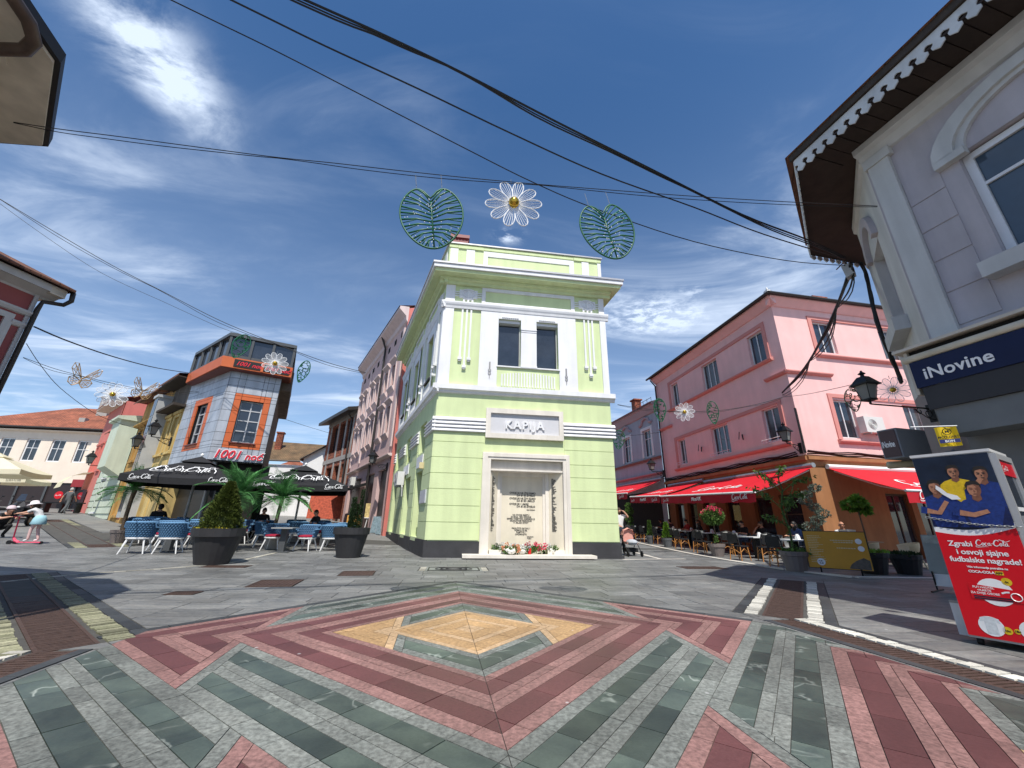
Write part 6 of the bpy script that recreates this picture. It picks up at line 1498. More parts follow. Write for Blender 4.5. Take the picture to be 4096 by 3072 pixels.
def pot(par, r0, r1, h, mt, rim=.06, n=22, rimh=.16):
    part(par, 'pot', mt, lambda b: b.lathe([(r0, 0), (r0 + (r1 - r0) * .8, h - rimh), (r1 - .02, h - rimh), (r1, h - rimh + .01), (r1 + .01, h), (r1 - .05, h), (r1 - .07, h - .06), (.01, h - .06)], n), smooth=False); part(par, 'soil', SOIL, lambda b: b.lathe([(r1 - .08, h - .07), (r1 - .1, h - .04), (.02, h - .03)], 14))
def conifer(b, h0, h1, r, n, L=.07, w_=.035, bump_=.25):
    for _ in range(n):
        t = random.random() ** .8; z = h0 + (h1 - h0) * t; a = random.uniform(0, 6.283)
        rr = r * (1 - t) ** .8 * (1 + bump_ * math.sin(a * 5 + z * 13) * math.sin(z * 17)) * random.uniform(.72, 1.02) + .015
        p = (rr * math.cos(a), rr * math.sin(a), z); leaf(b, p, (math.cos(a), math.sin(a), random.uniform(.2, 1.1)), L * random.uniform(.6, 1.2), w_)
o = pg(845, 2256)
pl1 = thing('planter', 'large charcoal tapered planter with a dense cone-shaped conifer', 'planter', o)
pot(pl1, .36, .57, .83, POTB, rimh=.20); tag(part(pl1, 'conifer_foliage', CONI, lambda b: (conifer(b, .78, 1.95, .44, 7500, .075, .04), b.lathe([(.34, .8), (.26, 1.2), (.12, 1.6), (.02, 1.85)], 10))), kind='stuff')
tag(part(pl1, 'ground_flowers', leafmat('yellow_bits', (.45, .38, .03)), lambda b: [leaf(b, (random.uniform(-.4, .4), random.uniform(-.45, -.2), .80), rdir(.8), .08, .05) for _ in range(60)]), kind='stuff')
o = pg(1392, 2230)
pl2 = thing('planter', 'charcoal tapered planter with thin dark conifer stems near the green building', 'planter', o)
pot(pl2, .34, .53, .86, POTB, rimh=.20)
def slim(b):
    for (x, y, h, r) in ((-.05, 0, 1.75, .10), (.17, .05, 2.0, .07), (.05, .1, 1.55, .09), (-.12, .08, 1.4, .07)):
        b.tube([(x, y, .78), (x * 1.2, y, h - .1)], .012, 5)
        for _ in range(800):
            z = random.uniform(.85, h); a = random.uniform(0, 6.283); rr = r * random.uniform(.2, 1) * (1 - .5 * (z - .8) / (h - .8)); leaf(b, (x + rr * math.cos(a), y + rr * math.sin(a), z), (math.cos(a), math.sin(a), 1.2), .06, .025)
    for _ in range(90): leaf(b, (random.uniform(-.42, .42), random.uniform(-.42, .42), .80), rdir(.6), .09, .05)
tag(part(pl2, 'conifer_foliage', DCON, slim), kind='stuff')
def palm(label, loc, h, R_, n, potc=None, seed=1):
    random.seed(seed); t = thing('potted_palm', label, 'palm', loc, random.uniform(0, 6))
    part(t, 'trunk', BARK, lambda b: b.tube([(.0, 0, .3), (.03, .02, h * .5), (.0, .04, h * .8), (-.02, .03, h)], [.075, .06, .06, .075], 9))
    if potc: pot(t, .22, .30, .42, potc, rimh=.1)
    for k in range(n):
        a = k * 2.399 + random.uniform(-.2, .2); el_ = rad(random.choice((75, 55, 35, 15, 0)) + random.uniform(-8, 8)); L = R_ * random.uniform(.8, 1.08)
        pts = []; p = Vector((-.02, .03, h)); d_ = Vector((math.cos(a) * math.cos(el_), math.sin(a) * math.cos(el_), math.sin(el_)))
        for i in range(9):
            pts.append(p.copy()); p = p + d_ * (L / 8); d_ = (d_ + Vector((0, 0, -.16))).normalized()
        b = MB(); b.tube(pts, [.014 - .0014 * i for i in range(9)], 4)
        for i in range(1, 9):
            for j in range(4):
                q = pts[i - 1].lerp(pts[i], j / 4); tdir = (pts[i] - pts[i - 1]).normalized(); s = tdir.cross(Vector((0, 0, 1))); s = s.normalized() if s.length > .05 else Vector((1, 0, 0))
                ll = L * .34 * math.sin(math.pi * min(.95, (i + j / 4) / 9 + .12)) + .04
                for sg in (-1, 1): leaf(b, q, tdir * .75 + s * sg + Vector((0, 0, .18)), ll, .028, .05, 0)
        tag(b.build('frond', PALM, t), kind='stuff')
    return t
palm('potted palm rising behind the large conifer planter', G(-9.15, 13.75), 1.72, 1.35, 22, POTG, 3)
palm('potted palm in a pale pot in the middle of the terrace', G(-8.35, 14.9), 1.72, 1.30, 24, mat('pale_pot', (.45, .43, .40), .7), 5)
palm('potted palm under the left black parasol', G(-13.3, 14.4), 1.75, 1.15, 18, POTG, 9)
random.seed(21)
def potted(name, label, loc, r0, r1, h, mt, fol, fmat, extra=None, group=None, trunk=None):
    t = thing(name, label, 'potted plant', loc, 0, group); pot(t, r0, r1, h, mt, rimh=min(.12, h * .3), n=16)
    if trunk: part(t, 'stem', BARK, lambda b: b.tube(*trunk, 6))
    tag(part(t, 'foliage', fmat, fol), kind='stuff')
    if extra: tag(part(t, 'blossoms', extra[0], extra[1]), kind='stuff')
    return t
def cloud(b, c, r, n, L=.08, w_=.05, flat=1.):
    for _ in range(n):
        v = rdir(); k = random.uniform(.55, 1.0); p = Vector(c) + Vector((v.x * r * k, v.y * r * k, v.z * r * k * flat)); leaf(b, p, v + rdir() * .7, L * random.uniform(.6, 1.2), w_)
potted('flowering_standard', 'pink-flowering standard plant in a taupe pot before the awnings', pg(2873, 2226), .2, .30, .45, POTG, lambda b: (cloud(b, (0, 0, 1.45), .42, 1500, .085, .06, .75), [leaf(b, (random.uniform(-.05, .05), random.uniform(-.05, .05), random.uniform(.45, .8)), rdir(.3), .12, .05) for _ in range(60)]), LEAF,
       (FLP, lambda b: [cloud(b, (.42 * math.cos(a) * k, .42 * math.sin(a) * k, 1.45 + .33 * math.sqrt(max(0, 1 - k * k)) + random.uniform(-.03, .05)), .05, 22, .04, .035) for a, k in [(random.uniform(0, 6.28), math.sqrt(random.random())) for _ in range(34)]]), None, ([(0, 0, .4), (.02, 0, .8), (-.01, 0, 1.3)], [.022, .02, .018]))
def sparse_tree(b):
    b.tube([(0, 0, .4), (.03, .02, 1.0), (-.05, .05, 1.6), (.05, 0, 2.1), (0, .02, 2.5)], [.03, .028, .025, .02, .01], 6)
    for (p, q) in (((-.05, .05, 1.6), (-.75, .1, 2.15)), ((-.03, .03, 1.75), (.6, 0, 2.0)), ((.03, 0, 2.0), (-.5, .1, 2.6)), ((.03, 0, 2.05), (.85, -.1, 2.45)), ((0, 0, 1.1), (-.5, .1, 1.35)), ((.02, .02, 1.5), (.35, .1, 1.8)), ((0, .02, 2.3), (.2, .1, 2.75))):
        p, q = Vector(p), Vector(q); m_ = p.lerp(q, .5) + Vector((0, 0, .1)); b.tube([p, m_, q], [.014, .011, .006], 4)
        for k in range(70):
            t = random.uniform(.3, 1.08); r_ = p.lerp(q, t) + Vector((0, 0, .1 * math.sin(math.pi * min(t, 1)))) + rdir() * random.uniform(0, .13); leaf(b, r_, rdir(-.2), .11, .05, .03)
    for k in range(60): leaf(b, (random.uniform(-.1, .1), random.uniform(-.1, .1), random.uniform(.5, 1.9)), rdir(), .10, .05)
    for k in range(140): leaf(b, (random.uniform(-.26, .26), random.uniform(-.26, .26), .48), rdir(.6), .13, .07)
potted('young_tree', 'thin young tree with sparse branches in a slate pot beside the menu board', pg(3190, 2286), .24, .34, .5, POTG, sparse_tree, LEAF)
potted('clipped_standard', 'small ball-headed bright green standard in a black pot', pg(3500, 2296), .26, .38, .52, POTB, lambda b: ([cloud(b, (.16 * math.cos(k * 2.1), .16 * math.sin(k * 2.1), 1.62 + .09 * (k % 3)), .13, 110, .14, .07, .8) for k in range(7)], [leaf(b, (random.uniform(-.3, .3), random.uniform(-.3, .3), .5), rdir(.5), .13, .07) for _ in range(170)]), LIME, None, None, ([(0, 0, .45), (.02, 0, 1.0), (0, 0, 1.55)], [.02, .018, .016]))
potted('empty_pot_plant', 'low plant in a black pot in the shade right of the ball-headed standard', pg(3640, 2298), .24, .34, .48, POTB, lambda b: [leaf(b, (random.uniform(-.25, .25), random.uniform(-.25, .25), .46), rdir(.7), .14, .06) for _ in range(150)], DCON)
potted('small_conifer', 'small bright conifer in a slate pot in the terrace row', pg(2672, 2188), .17, .24, .42, POTS, lambda b: conifer(b, .4, 1.15, .17, 1500, .08, .045), LIME)
potted('small_conifer', 'thin dark shrub in a slate pot beyond the bright conifer', pg(2604, 2174), .17, .24, .42, POTS, lambda b: conifer(b, .4, 1.2, .11, 700, .09, .04), LEAF)
potted('clipped_topiary', 'green topiary of stacked balls behind the woman with the pushchair', pg(2526, 2160), .2, .28, .4, POTG, lambda b: (cloud(b, (0, 0, .75), .26, 700), cloud(b, (-.03, 0, 1.25), .24, 700), cloud(b, (.0, 0, 1.75), .26, 800), cloud(b, (-.05, 0, 2.1), .18, 400)), LEAF)
potted('spiral_shrub', 'grey-green layered shrub at the corner of the pink house', G(10.9, 14.6), .2, .3, .45, POTG, lambda b: [cloud(b, (.22 * math.cos(k * 1.4), .22 * math.sin(k * 1.4), .7 + k * .22), .24 - .008 * k, 330, .07, .04, .7) for k in range(9)], GREYL)

# planting at the foot of the mint house, bench, planters
bx0 = thing('stone_planter', 'pale stone planter box before the mint house', 'planter', G(-29.4, 30.0), rad(-37)); part(bx0, 'box', M_CONC, lambda b: b.box(-1.7, 1.7, -.5, .5, -.1, .65)); part(bx0, 'soil', SOIL, lambda b: b.box(-1.6, 1.6, -.4, .4, .6, .66))
tag(part(bx0, 'foliage', LEAF, lambda b: [leaf(b, (random.uniform(-1.6, 1.6), random.uniform(-.4, .4), .66), rdir(1.0), .4, .12) for _ in range(300)]), kind='stuff')
sh = thing('red_shrub', 'mass of orange-red twigs against the mint house wall', 'shrub', G(-28.9, 30.6)); tag(part(sh, 'twigs', REDL, lambda b: [leaf(b, (random.uniform(-1.5, 1.5), random.uniform(-.4, .4), random.uniform(.5, 2.2) * random.uniform(.6, 1)), rdir(.3), .45, .05) for _ in range(1400)]), kind='stuff'); part(sh, 'stem', BARK, lambda b: b.tube([(0, 0, 0), (.1, 0, .9), (-.1, 0, 1.6)], .05, 5))
iv = thing('climbing_shrub', 'tall dark green climbing shrub between the mint and ochre houses', 'shrub', G(-24.7, 27.4)); tag(part(iv, 'foliage', LEAF, lambda b: [cloud(b, (random.uniform(-.5, .5), random.uniform(-.3, .3), z), .7, 130, .22, .14) for z in (3.0, 3.6, 4.2, 4.8, 5.4, 5.9)]), kind='stuff'); part(iv, 'stem', BARK, lambda b: b.tube([(0, 0, 0), (.1, .1, 2), (0, 0, 5)], .06, 5))
iv2 = thing('climbing_shrub', 'small shrub growing at the foot of the ochre house', 'shrub', G(-23.6, 26.4)); tag(part(iv2, 'foliage', LEAF, lambda b: [cloud(b, (random.uniform(-.6, .6), random.uniform(-.3, .3), z), .5, 110, .2, .1) for z in (.6, 1.1, 1.7)]), kind='stuff'); part(iv2, 'stem', BARK, lambda b: b.tube([(0, 0, 0), (.1, .1, 1.5)], .04, 5))
bn_ = thing('red_bench', 'red slatted bench up the left street before the ochre house', 'bench', G(-26.6, 28.5), rad(-20)); RB_ = mat('red_bench_paint', srgb(176, 52, 70), .6, .12, 5)
for k in range(3): part(bn_, 'seat_slat', RB_, lambda b: b.box(-1.4, 1.4, -.25 + k * .17, -.11 + k * .17, .42, .46)); 
for k in range(2): part(bn_, 'back_slat', RB_, lambda b: b.box(-1.4, 1.4, .28, .32, .58 + k * .17, .72 + k * .17))
for x in (-1.2, 1.2): part(bn_, 'leg', RB_, lambda b: (b.box(x - .05, x + .05, -.25, .3, 0, .08), b.box(x - .05, x + .05, -.2, -.1, .08, .42), b.box(x - .05, x + .05, .22, .30, .08, .9)))

# ------------------------------------------------------------------ flowers at the memorial
GM4 = Matrix.Translation(GOL) @ RZ(GA)
def bouquet(label, x, y, col, n, wrap, seed, sp=.3):
    random.seed(seed); p = GM4 @ Vector((x, y, .131)); t = thing('bouquet', label, 'bouquet', p, GA)
    tag(part(t, 'leaves', LEAF, lambda b: [leaf(b, (random.uniform(-sp * .8, sp * .8), random.uniform(-.12, .12), .05 + random.uniform(0, .12)), rdir(.5), .16, .045) for _ in range(130)]), kind='stuff')
    tag(part(t, 'blooms', col, lambda b: [cloud(b, (random.uniform(-sp, sp), random.uniform(-.16, .1), random.uniform(.12, .32)), .045, 24, .05, .045) for _ in range(n)]), kind='stuff')
    if wrap: part(t, 'wrapping', wrap, lambda b: b.add([(-sp * .2, -.2, .02), (sp * .2, -.2, .02), (sp, .0, .16), (0, .05, .24), (-sp, .0, .18), (0, -.26, .10)], [(0, 1, 5), (1, 2, 5), (5, 2, 3), (5, 3, 4), (0, 5, 4)]))
bouquet('bouquet of white lilies in pale wrapping at the left of the memorial', 2.72, .0, FLW, 16, mat('wrap_paper', (.7, .68, .62), .8, .05, 5), 31, .28)
bouquet('wreath of red and pink flowers with dark leaves at the right of the memorial', 3.62, .05, FLP, 16, None, 32, .36)
bouquet('bouquet of white flowers in the middle of the memorial step', 3.15, -.05, FLW, 12, MC['wrap_paper'], 33, .22)
bouquet('small dried bouquet on the left stone block', 2.35, .08, GREYL, 6, None, 34, .16); bouquet('small pale bouquet on the right stone block', 4.2, .08, FLW, 6, MC['wrap_paper'], 35, .16)
bouquet('salmon bouquet lying at the left of the memorial step', 2.75, -.28, mat('salmon_petals', srgb(220, 150, 110), .7, .2, 20), 10, MC['wrap_paper'], 36, .26)
cn_ = thing('grave_candle', 'red glass grave candle on the memorial step', 'candle', GM4 @ Vector((3.40, -.12, .131)), 0); part(cn_, 'glass', mat('red_candle', (.6, .02, .02), .2, .05, 5), lambda b: b.lathe([(.05, 0), (.055, .02), (.055, .18), (.045, .2)], 12)); part(cn_, 'lid', M_TIN, lambda b: b.lathe([(.055, .201), (.05, .23), (.015, .26)], 12))
# ------------------------------------------------------------------ overhead cables
WIRE = mat('black_cable', (.012, .012, .013), .6, .1, 5)
def wire(label, A_, B_, pix, r, extra=(), name='overhead_cable', ext0=None):
    """a cable in the vertical plane through A_ and B_; pix: its course in the photograph"""
    D = (B_[0] - A_[0], B_[1] - A_[1]); pts = [pv(x, y, A_, D) for x, y in pix]
    if ext0: pts = [pts[0] + (pts[0] - pts[1]) * 4] + pts
    # smooth
    q = []
    for i in range(len(pts) - 1):
        p0, p1, p2, p3 = pts[max(i - 1, 0)], pts[i], pts[i + 1], pts[min(i + 2, len(pts) - 1)]
        for k in range(5):
            t = k / 5; q.append(.5 * ((2 * p1) + (p2 - p0) * t + (2 * p0 - 5 * p1 + 4 * p2 - p3) * t * t + (3 * p1 - p0 - 3 * p2 + p3) * t ** 3))
    q.append(pts[-1])
    th = thing(name, label, 'cable')
    part(th, 'main_cable', WIRE, lambda b: b.tube(q, r, 5))
    for (dz, sw, rr) in extra:
        n = len(q); part(th, 'twisted_cable', WIRE, lambda b: b.tube([p + Vector((sw * math.sin(i * .9), 0, -dz * math.sin(math.pi * ((i * 3 / n) % 1)) - .01)) for i, p in enumerate(q)], rr, 4))
    return q
F2 = 1.85176
fp = lambda l: [(x * F2, y * F2) for x, y in l]
BM = pz(3380, 1030, 6.75)
A1 = pz(1210, 0, 7.4)
wire('thick twisted cable bundle, the upper one crossing the sky to the mauve house', A1, BM, fp([(660, 0), (830, 76), (1000, 158), (1200, 262), (1400, 362), (1600, 462), (1745, 518), (1826, 556)]), .017, ((.10, .03, .014), (.05, .02, .012)), ext0=A1 + (A1 - BM) * .9)
A2 = pz(926, 0, 7.2); wire('straight black cable, second from the top across the sky', A2, BM, fp([(500, 0), (700, 98), (900, 190), (1100, 286), (1300, 376), (1500, 448), (1650, 506), (1826, 560)]), .012, ext0=A2 + (A2 - BM) * .8)
A3 = pz(685, 0, 7.0); B3 = pz(3400, 1062, 6.55); wire('thin cable passing in front of the hanging flower', A3, B3, fp([(370, 0), (600, 112), (800, 215), (1000, 318), (1150, 393), (1290, 452), (1500, 522), (1700, 563), (1836, 574)]), .008, ext0=A3 + (A3 - B3) * .8)
A4 = pz(60, 490, 6.05); B4 = pz(3508, 824, 6.25)
W4 = wire('ornament cable from the top left eave to the mauve house', A4, B4, fp([(30, 264), (130, 279), (250, 294), (430, 318), (600, 340), (720, 352), (850, 367), (1000, 383), (1150, 397), (1300, 409), (1500, 424), (1720, 437), (1895, 445)]), .006, ((.06, .015, .007),))
A5 = pY(0, 795, 12.5); B5 = pY(1462, 1495, 16.6); wire('ornament cable over the black parasols', A5, B5, fp([(0, 430), (120, 502), (240, 572), (360, 634), (470, 690), (560, 728), (650, 763), (720, 787), (790, 805)]), .014, ((.10, .02, .010),))
wire('pale thin cable below the ornament cable at the left', A5, B5, fp([(0, 440), (100, 512), (220, 590), (360, 655), (470, 705), (520, 722)]), .008)
A6 = pY(135, 1306, 5.75); B6 = pY(770, 1492, 18.6); wire('cable from the red house to the grey-clad house', A6, B6, fp([(74, 706), (150, 738), (250, 772), (340, 795), (412, 806)]), .014)
A7 = pY(95, 1430, 13); B7 = pY(770, 1580, 18.2); wire('ornament cable carrying the butterflies', A7, B7, fp([(50, 772), (120, 797), (200, 818), (280, 836), (350, 848), (430, 846)]), .010, ((.08, .02, .008),))
wire('slack cable hanging down towards the cream house', pY(105, 1375, 14), pY(720, 1800, 30), fp([(57, 742), (85, 785), (130, 838), (200, 890), (250, 912), (310, 930)]), .012)
A8 = pY(2470, 1618, 14.6); B8 = pY(3125, 1585, 15.6); wire('ornament cable between the green and the pink house', A8, B8, fp([(1334, 874), (1400, 884), (1470, 889), (1560, 886), (1640, 872), (1690, 858)]), .010, ((.05, .02, .007),)); wire('thin wire from the pink corner to the wall lantern bracket', pz(3125, 1585, 5.9), pz(3560, 1500, 3.9), fp([(1690, 858), (1740, 852), (1800, 840), (1880, 822)]), .007)
A9 = pY(2460, 1735, 24); B9 = pY(2650, 1730, 27); wire('short dark cable in front of the blue-grey house', A9, B9, fp([(1328, 938), (1370, 940), (1432, 933)]), .014)
wire('far thin cable behind the grey-clad house', pY(1130, 1670, 26), pY(1290, 1740, 34), fp([(605, 902), (660, 920), (720, 938)]), .014)
PC = pv(3125, 1575, PKO, (-.133, .991))
wire('heavy black cable bundle from the mauve eave down to the pink corner', BM, PC, [(3405, 1050), (3370, 1170), (3300, 1330), (3220, 1470), (3130, 1570)], .035, ((.04, .03, .025), (.22, .03, .018), (.34, .04, .012)))
PB = pv(3612, 1530, PUO + Vector((.5, 1.0, 0)), (.47, .88))
wire('black cable bundle running down the corner of the mauve house', pz(3440, 1050, 6.5), pz(3590, 1500, 3.9), [(3440, 1050), (3465, 1100), (3490, 1220), (3530, 1350), (3575, 1450), (3605, 1530)], .035, ((.04, .03, .022),))
part(pink, 'cable_drop', M_BLK, lambda b: [b.tube([(-.10 - k * .05, -.10 - .03 * k, z) for z in (5.9, 5.4, 4.9, 4.4, 4.0)], .035, 5) for k in range(3)])
# floodlight where the cables meet
fl = thing('floodlight', 'grey floodlight hanging at the cable knot under the mauve eave', 'floodlight', pz(3392, 1085, 6.4), rad(40))
part(fl, 'housing', mat('pale_grey_metal', (.42, .43, .43), .5, .1, 5), lambda b: b.add([(-.11, -.08, .12), (.11, -.08, .12), (.11, .08, .12), (-.11, .08, .12), (-.09, -.10, -.12), (.13, -.10, -.12), (.10, .05, -.17), (-.07, .05, -.17)], [(0, 1, 2, 3), (7, 6, 5, 4), (0, 4, 5, 1), (1, 5, 6, 2), (2, 6, 7, 3), (3, 7, 4, 0)])); part(fl, 'lens', M_GLASS, lambda b: b.box(-.07, .10, -.102, -.098, -.09, .08)); part(fl, 'bracket', M_GUT, lambda b: b.tube([(0, 0, .12), (0, 0, .26), (.3, .2, .3)], .014, 5))

# ------------------------------------------------------------------ hanging ornaments
GRN = mat('green_garland', (.012, .115, .055), .45, .3, 14, rnd=.1); SIL = mat('white_led_bits', (.75, .78, .78), .4); WTU = mat('white_light_tube', (.80, .81, .83), .4, .03, 5); GOLD = mat('gold_ball', (.62, .40, .06), .18, .1, 5, metal=.9); BRZ = mat('bronze_wire', (.42, .28, .14), .45, .2, 8, metal=.3)
def orient(P, tilt=0., yaw=None):
    """frame standing at P facing the camera side"""
    a = math.atan2(P[0], P[1]) * -1 if yaw is None else yaw
    return Matrix.Translation(P) @ RZ(a) @ RY(tilt)
def monstera(label, P, R_, tilt, yaw=None):
    t = thing('leaf_ornament', label, 'ornament'); M = orient(P, tilt, yaw)
    def outl(a):     # heart-like outline, a from 0 (notch, top) round to 2pi
        s = math.sin(a); c = math.cos(a); r = R_ * (1.02 - .48 * math.exp(-(min(a, 2 * math.pi - a) / .30) ** 2)); return Vector((r * s * (1 if c > 0 else 1 - .12 * c * c), 0, r * c * (1.15 if c > 0 else 1.38)))
    ol = [outl(2 * math.pi * i / 48) for i in range(48)]
    part(t, 'outline_tube', GRN, lambda b: b.tube(ol, R_ * .032, 6, True), M, True)
    c0_ = Vector((0, 0, R_ * .45)); tip = Vector((0, 0, -R_ * 1.38))
    def veins(b):
        b.tube([c0_, Vector((0, 0, 0)), tip], R_ * .03, 5)
        for sg in (-1, 1):
            for k in range(12):
                s = c0_.lerp(tip, k / 13.5); a = rad(26 + k * 12.3); e_ = outl(a if sg > 0 else 2 * math.pi - a)
                m_ = s.lerp(e_, .5) + Vector((0, 0, R_ * random.uniform(.03, .12))); b.tube([s, m_, e_], R_ * .029, 5)
                if k > 1:
                    a2 = a + rad(6); e2_ = outl(a2 if sg > 0 else 2 * math.pi - a2); b.tube([s.lerp(m_, .9), e2_], R_ * .02, 4)
    tag(part(t, 'vein_tubes', GRN, veins, M, True), kind='stuff')
    tag(part(t, 'light_bits', SIL, lambda b: [b.ball(tuple(c0_.lerp(tip, random.random()) .lerp(outl(random.uniform(0, 6.28)), random.random()) + Vector((0, -R_ * .03, 0))), R_ * .018, None, None, 5, 4) for _ in range(70)], M), kind='stuff')
    for x in (-.45, .4): part(t, 'hook', M_TIN, lambda b: b.tube([(x * R_, 0, R_ * 1.05), (x * R_, 0, R_ * 1.62)], .005, 4), M)
    return t
def flower(label, P, R_, n=10, yaw=None, mt=None, tilt=0):
    t = thing('flower_ornament', label, 'ornament'); M = orient(P, tilt, yaw)
    for k in range(n):
        a = 2 * math.pi * (k + .5) / n; A0 = Matrix.Rotation(-a, 4, 'Y')
        def pet(b):
            lp = [(R_ * .22 * math.sin(q) * (1.0), 0, R_ * (.60 - .40 * math.cos(q))) for q in [2 * math.pi * i / 16 for i in range(16)]]
            lp = [(x * (.35 + .75 * (z / R_)), y, z) for x, y, z in lp]
            b.tube(lp, R_ * .020, 5, True)
            for j in (-.55, -.18, .18, .55): b.tube([(0, 0, R_ * .15), (R_ * .22 * j * .75, 0, R_ * .55), (R_ * .24 * j, 0, R_ * (.98 - .14 * abs(j)))], R_ * .011, 4)
        part(t, 'petal', mt or WTU, pet, M @ A0)
    part(t, 'centre_ball', GOLD, lambda b: b.ball((0, -R_ * .06, 0), R_ * .19, None, None, 16, 10), M, True)
    part(t, 'hook', M_TIN, lambda b: b.tube([(0, .02, R_ * .9), (0, .02, R_ * 1.15)], .005, 4), M)
    return t
def slim_leaf(label, P, h, tilt, wide=.42, yaw=None):
    t = thing('leaf_ornament', label, 'ornament'); M = orient(P, tilt, yaw); W = h * wide
    def o_(a): z = math.cos(a); s = math.sin(a); return Vector((W / 2 * 1.05 * s * (1 - .45 * (-z if z < 0 else 0)), 0, h / 2 * z))
    ol = [o_(2 * math.pi * i / 30) for i in range(30)]
    part(t, 'outline_tube', GRN, lambda b: b.tube(ol, h * .018, 5, True), M)
    def net(b):
        pts = [Vector((random.uniform(-W * .42, W * .42), 0, random.uniform(-h * .46, h * .46))) for _ in range(75)]
        pts = [p for p in pts if abs(p.x) < abs(o_(math.acos(max(-1, min(1, p.z / (h / 2))))).x)] + ol[::2]
        for i, p in enumerate(pts):
            for q in sorted(pts, key=lambda q: (q - p).length)[1:4]: b.tube([p, q], h * .011, 4)
    tag(part(t, 'net_tubes', GRN, net, M), kind='stuff'); return t
def butterfly(label, P, S, tilt):
    t = thing('butterfly_ornament', label, 'ornament'); M = orient(P, tilt)
    part(t, 'body', BRZ, lambda b: b.tube([(0, 0, -S * .2), (0, 0, S * .15)], S * .035, 6), M)
    for sg in (-1, 1):
        up_ = [(0, .1), (.22, .52), (.42, .86), (.56, .82), (.56, .50), (.30, .12)]; lo = [(0, .0), (.34, .12), (.46, .0), (.40, -.26), (.20, -.38), (.05, -.22)]
        for nm, pl in (('upper_wing', up_), ('lower_wing', lo)):
            P3 = [Vector((sg * x * S, -abs(x) * S * .25, z * S)) for x, z in pl]; c_ = sum(P3, Vector()) / len(P3)
            def wing(b):
                b.tube(P3, S * .022, 4, True)
                for q in P3: b.tube([P3[0], (P3[0] + q) / 2 + Vector((0, 0, .02 * S)), q], S * .012, 4); b.tube([c_, q], S * .012, 4)
                for i in range(len(P3)): b.tube([P3[i].lerp(c_, .5), P3[(i + 1) % len(P3)].lerp(c_, .5)], S * .011, 4)
            part(t, nm, BRZ, wing, M)
    return t
D4 = (B4.x - A4.x, B4.y - A4.y)
random.seed(77)
y4 = math.atan2(D4[1], D4[0])
monstera('green light-tube leaf left of the big white flower over the green building', pv(1727, 852, A4, D4), .43, rad(-8), y4); monstera('green light-tube leaf right of the big white flower over the green building', pv(2428, 908, A4, D4), .40, rad(-12), y4)
flower('large white light-tube flower with gold centre above the green building', pv(2055, 815, A4, D4), .42, 10, y4, None, rad(-6))
D5 = (B5.x - A5.x, B5.y - A5.y)
slim_leaf('green net leaf hanging left of the flower by the grey-clad house', pv(962, 1385, A5, D5), 1.15, rad(12), .50); flower('white flower ornament in front of the glass storey', pv(1100, 1454, A5, D5), .50, 11); slim_leaf('green net leaf hanging right of the flower by the grey-clad house', pv(1213, 1486, A5, D5), 1.05, rad(10), .40)
D7 = (B7.x - A7.x, B7.y - A7.y)
butterfly('bronze butterfly ornament, left of the pair over the left street', pv(322, 1522, A7, D7), .72, rad(8)); butterfly('bronze butterfly ornament, right of the pair over the left street', pv(566, 1572, A7, D7), .72, rad(8)); flower('white flower ornament between the two butterflies', pv(450, 1578, A7, D7), .52, 12)
D8 = (B8.x - A8.x, B8.y - A8.y)
slim_leaf('green net leaf hanging left of the flower before the pink house', pv(2640, 1640, A8, D8), .95, 0, .45); flower('white flower ornament before the pink house wall', pv(2738, 1648, A8, D8), .38, 10); slim_leaf('green net leaf hanging right of the flower before the pink house', pv(2852, 1650, A8, D8), .95, 0, .42)
slim_leaf('small green net leaf at the edge of the green building before the blue-grey house', pY(2475, 1758, 24.2), 1.2, rad(6), .6); slim_leaf('green net leaf seen through the big wall lantern', pY(3412, 1600, 8.6), .55, 0, .5); flower('pale flower ornament behind the big wall lantern', pY(3572, 1560, 8.2), .30, 10)

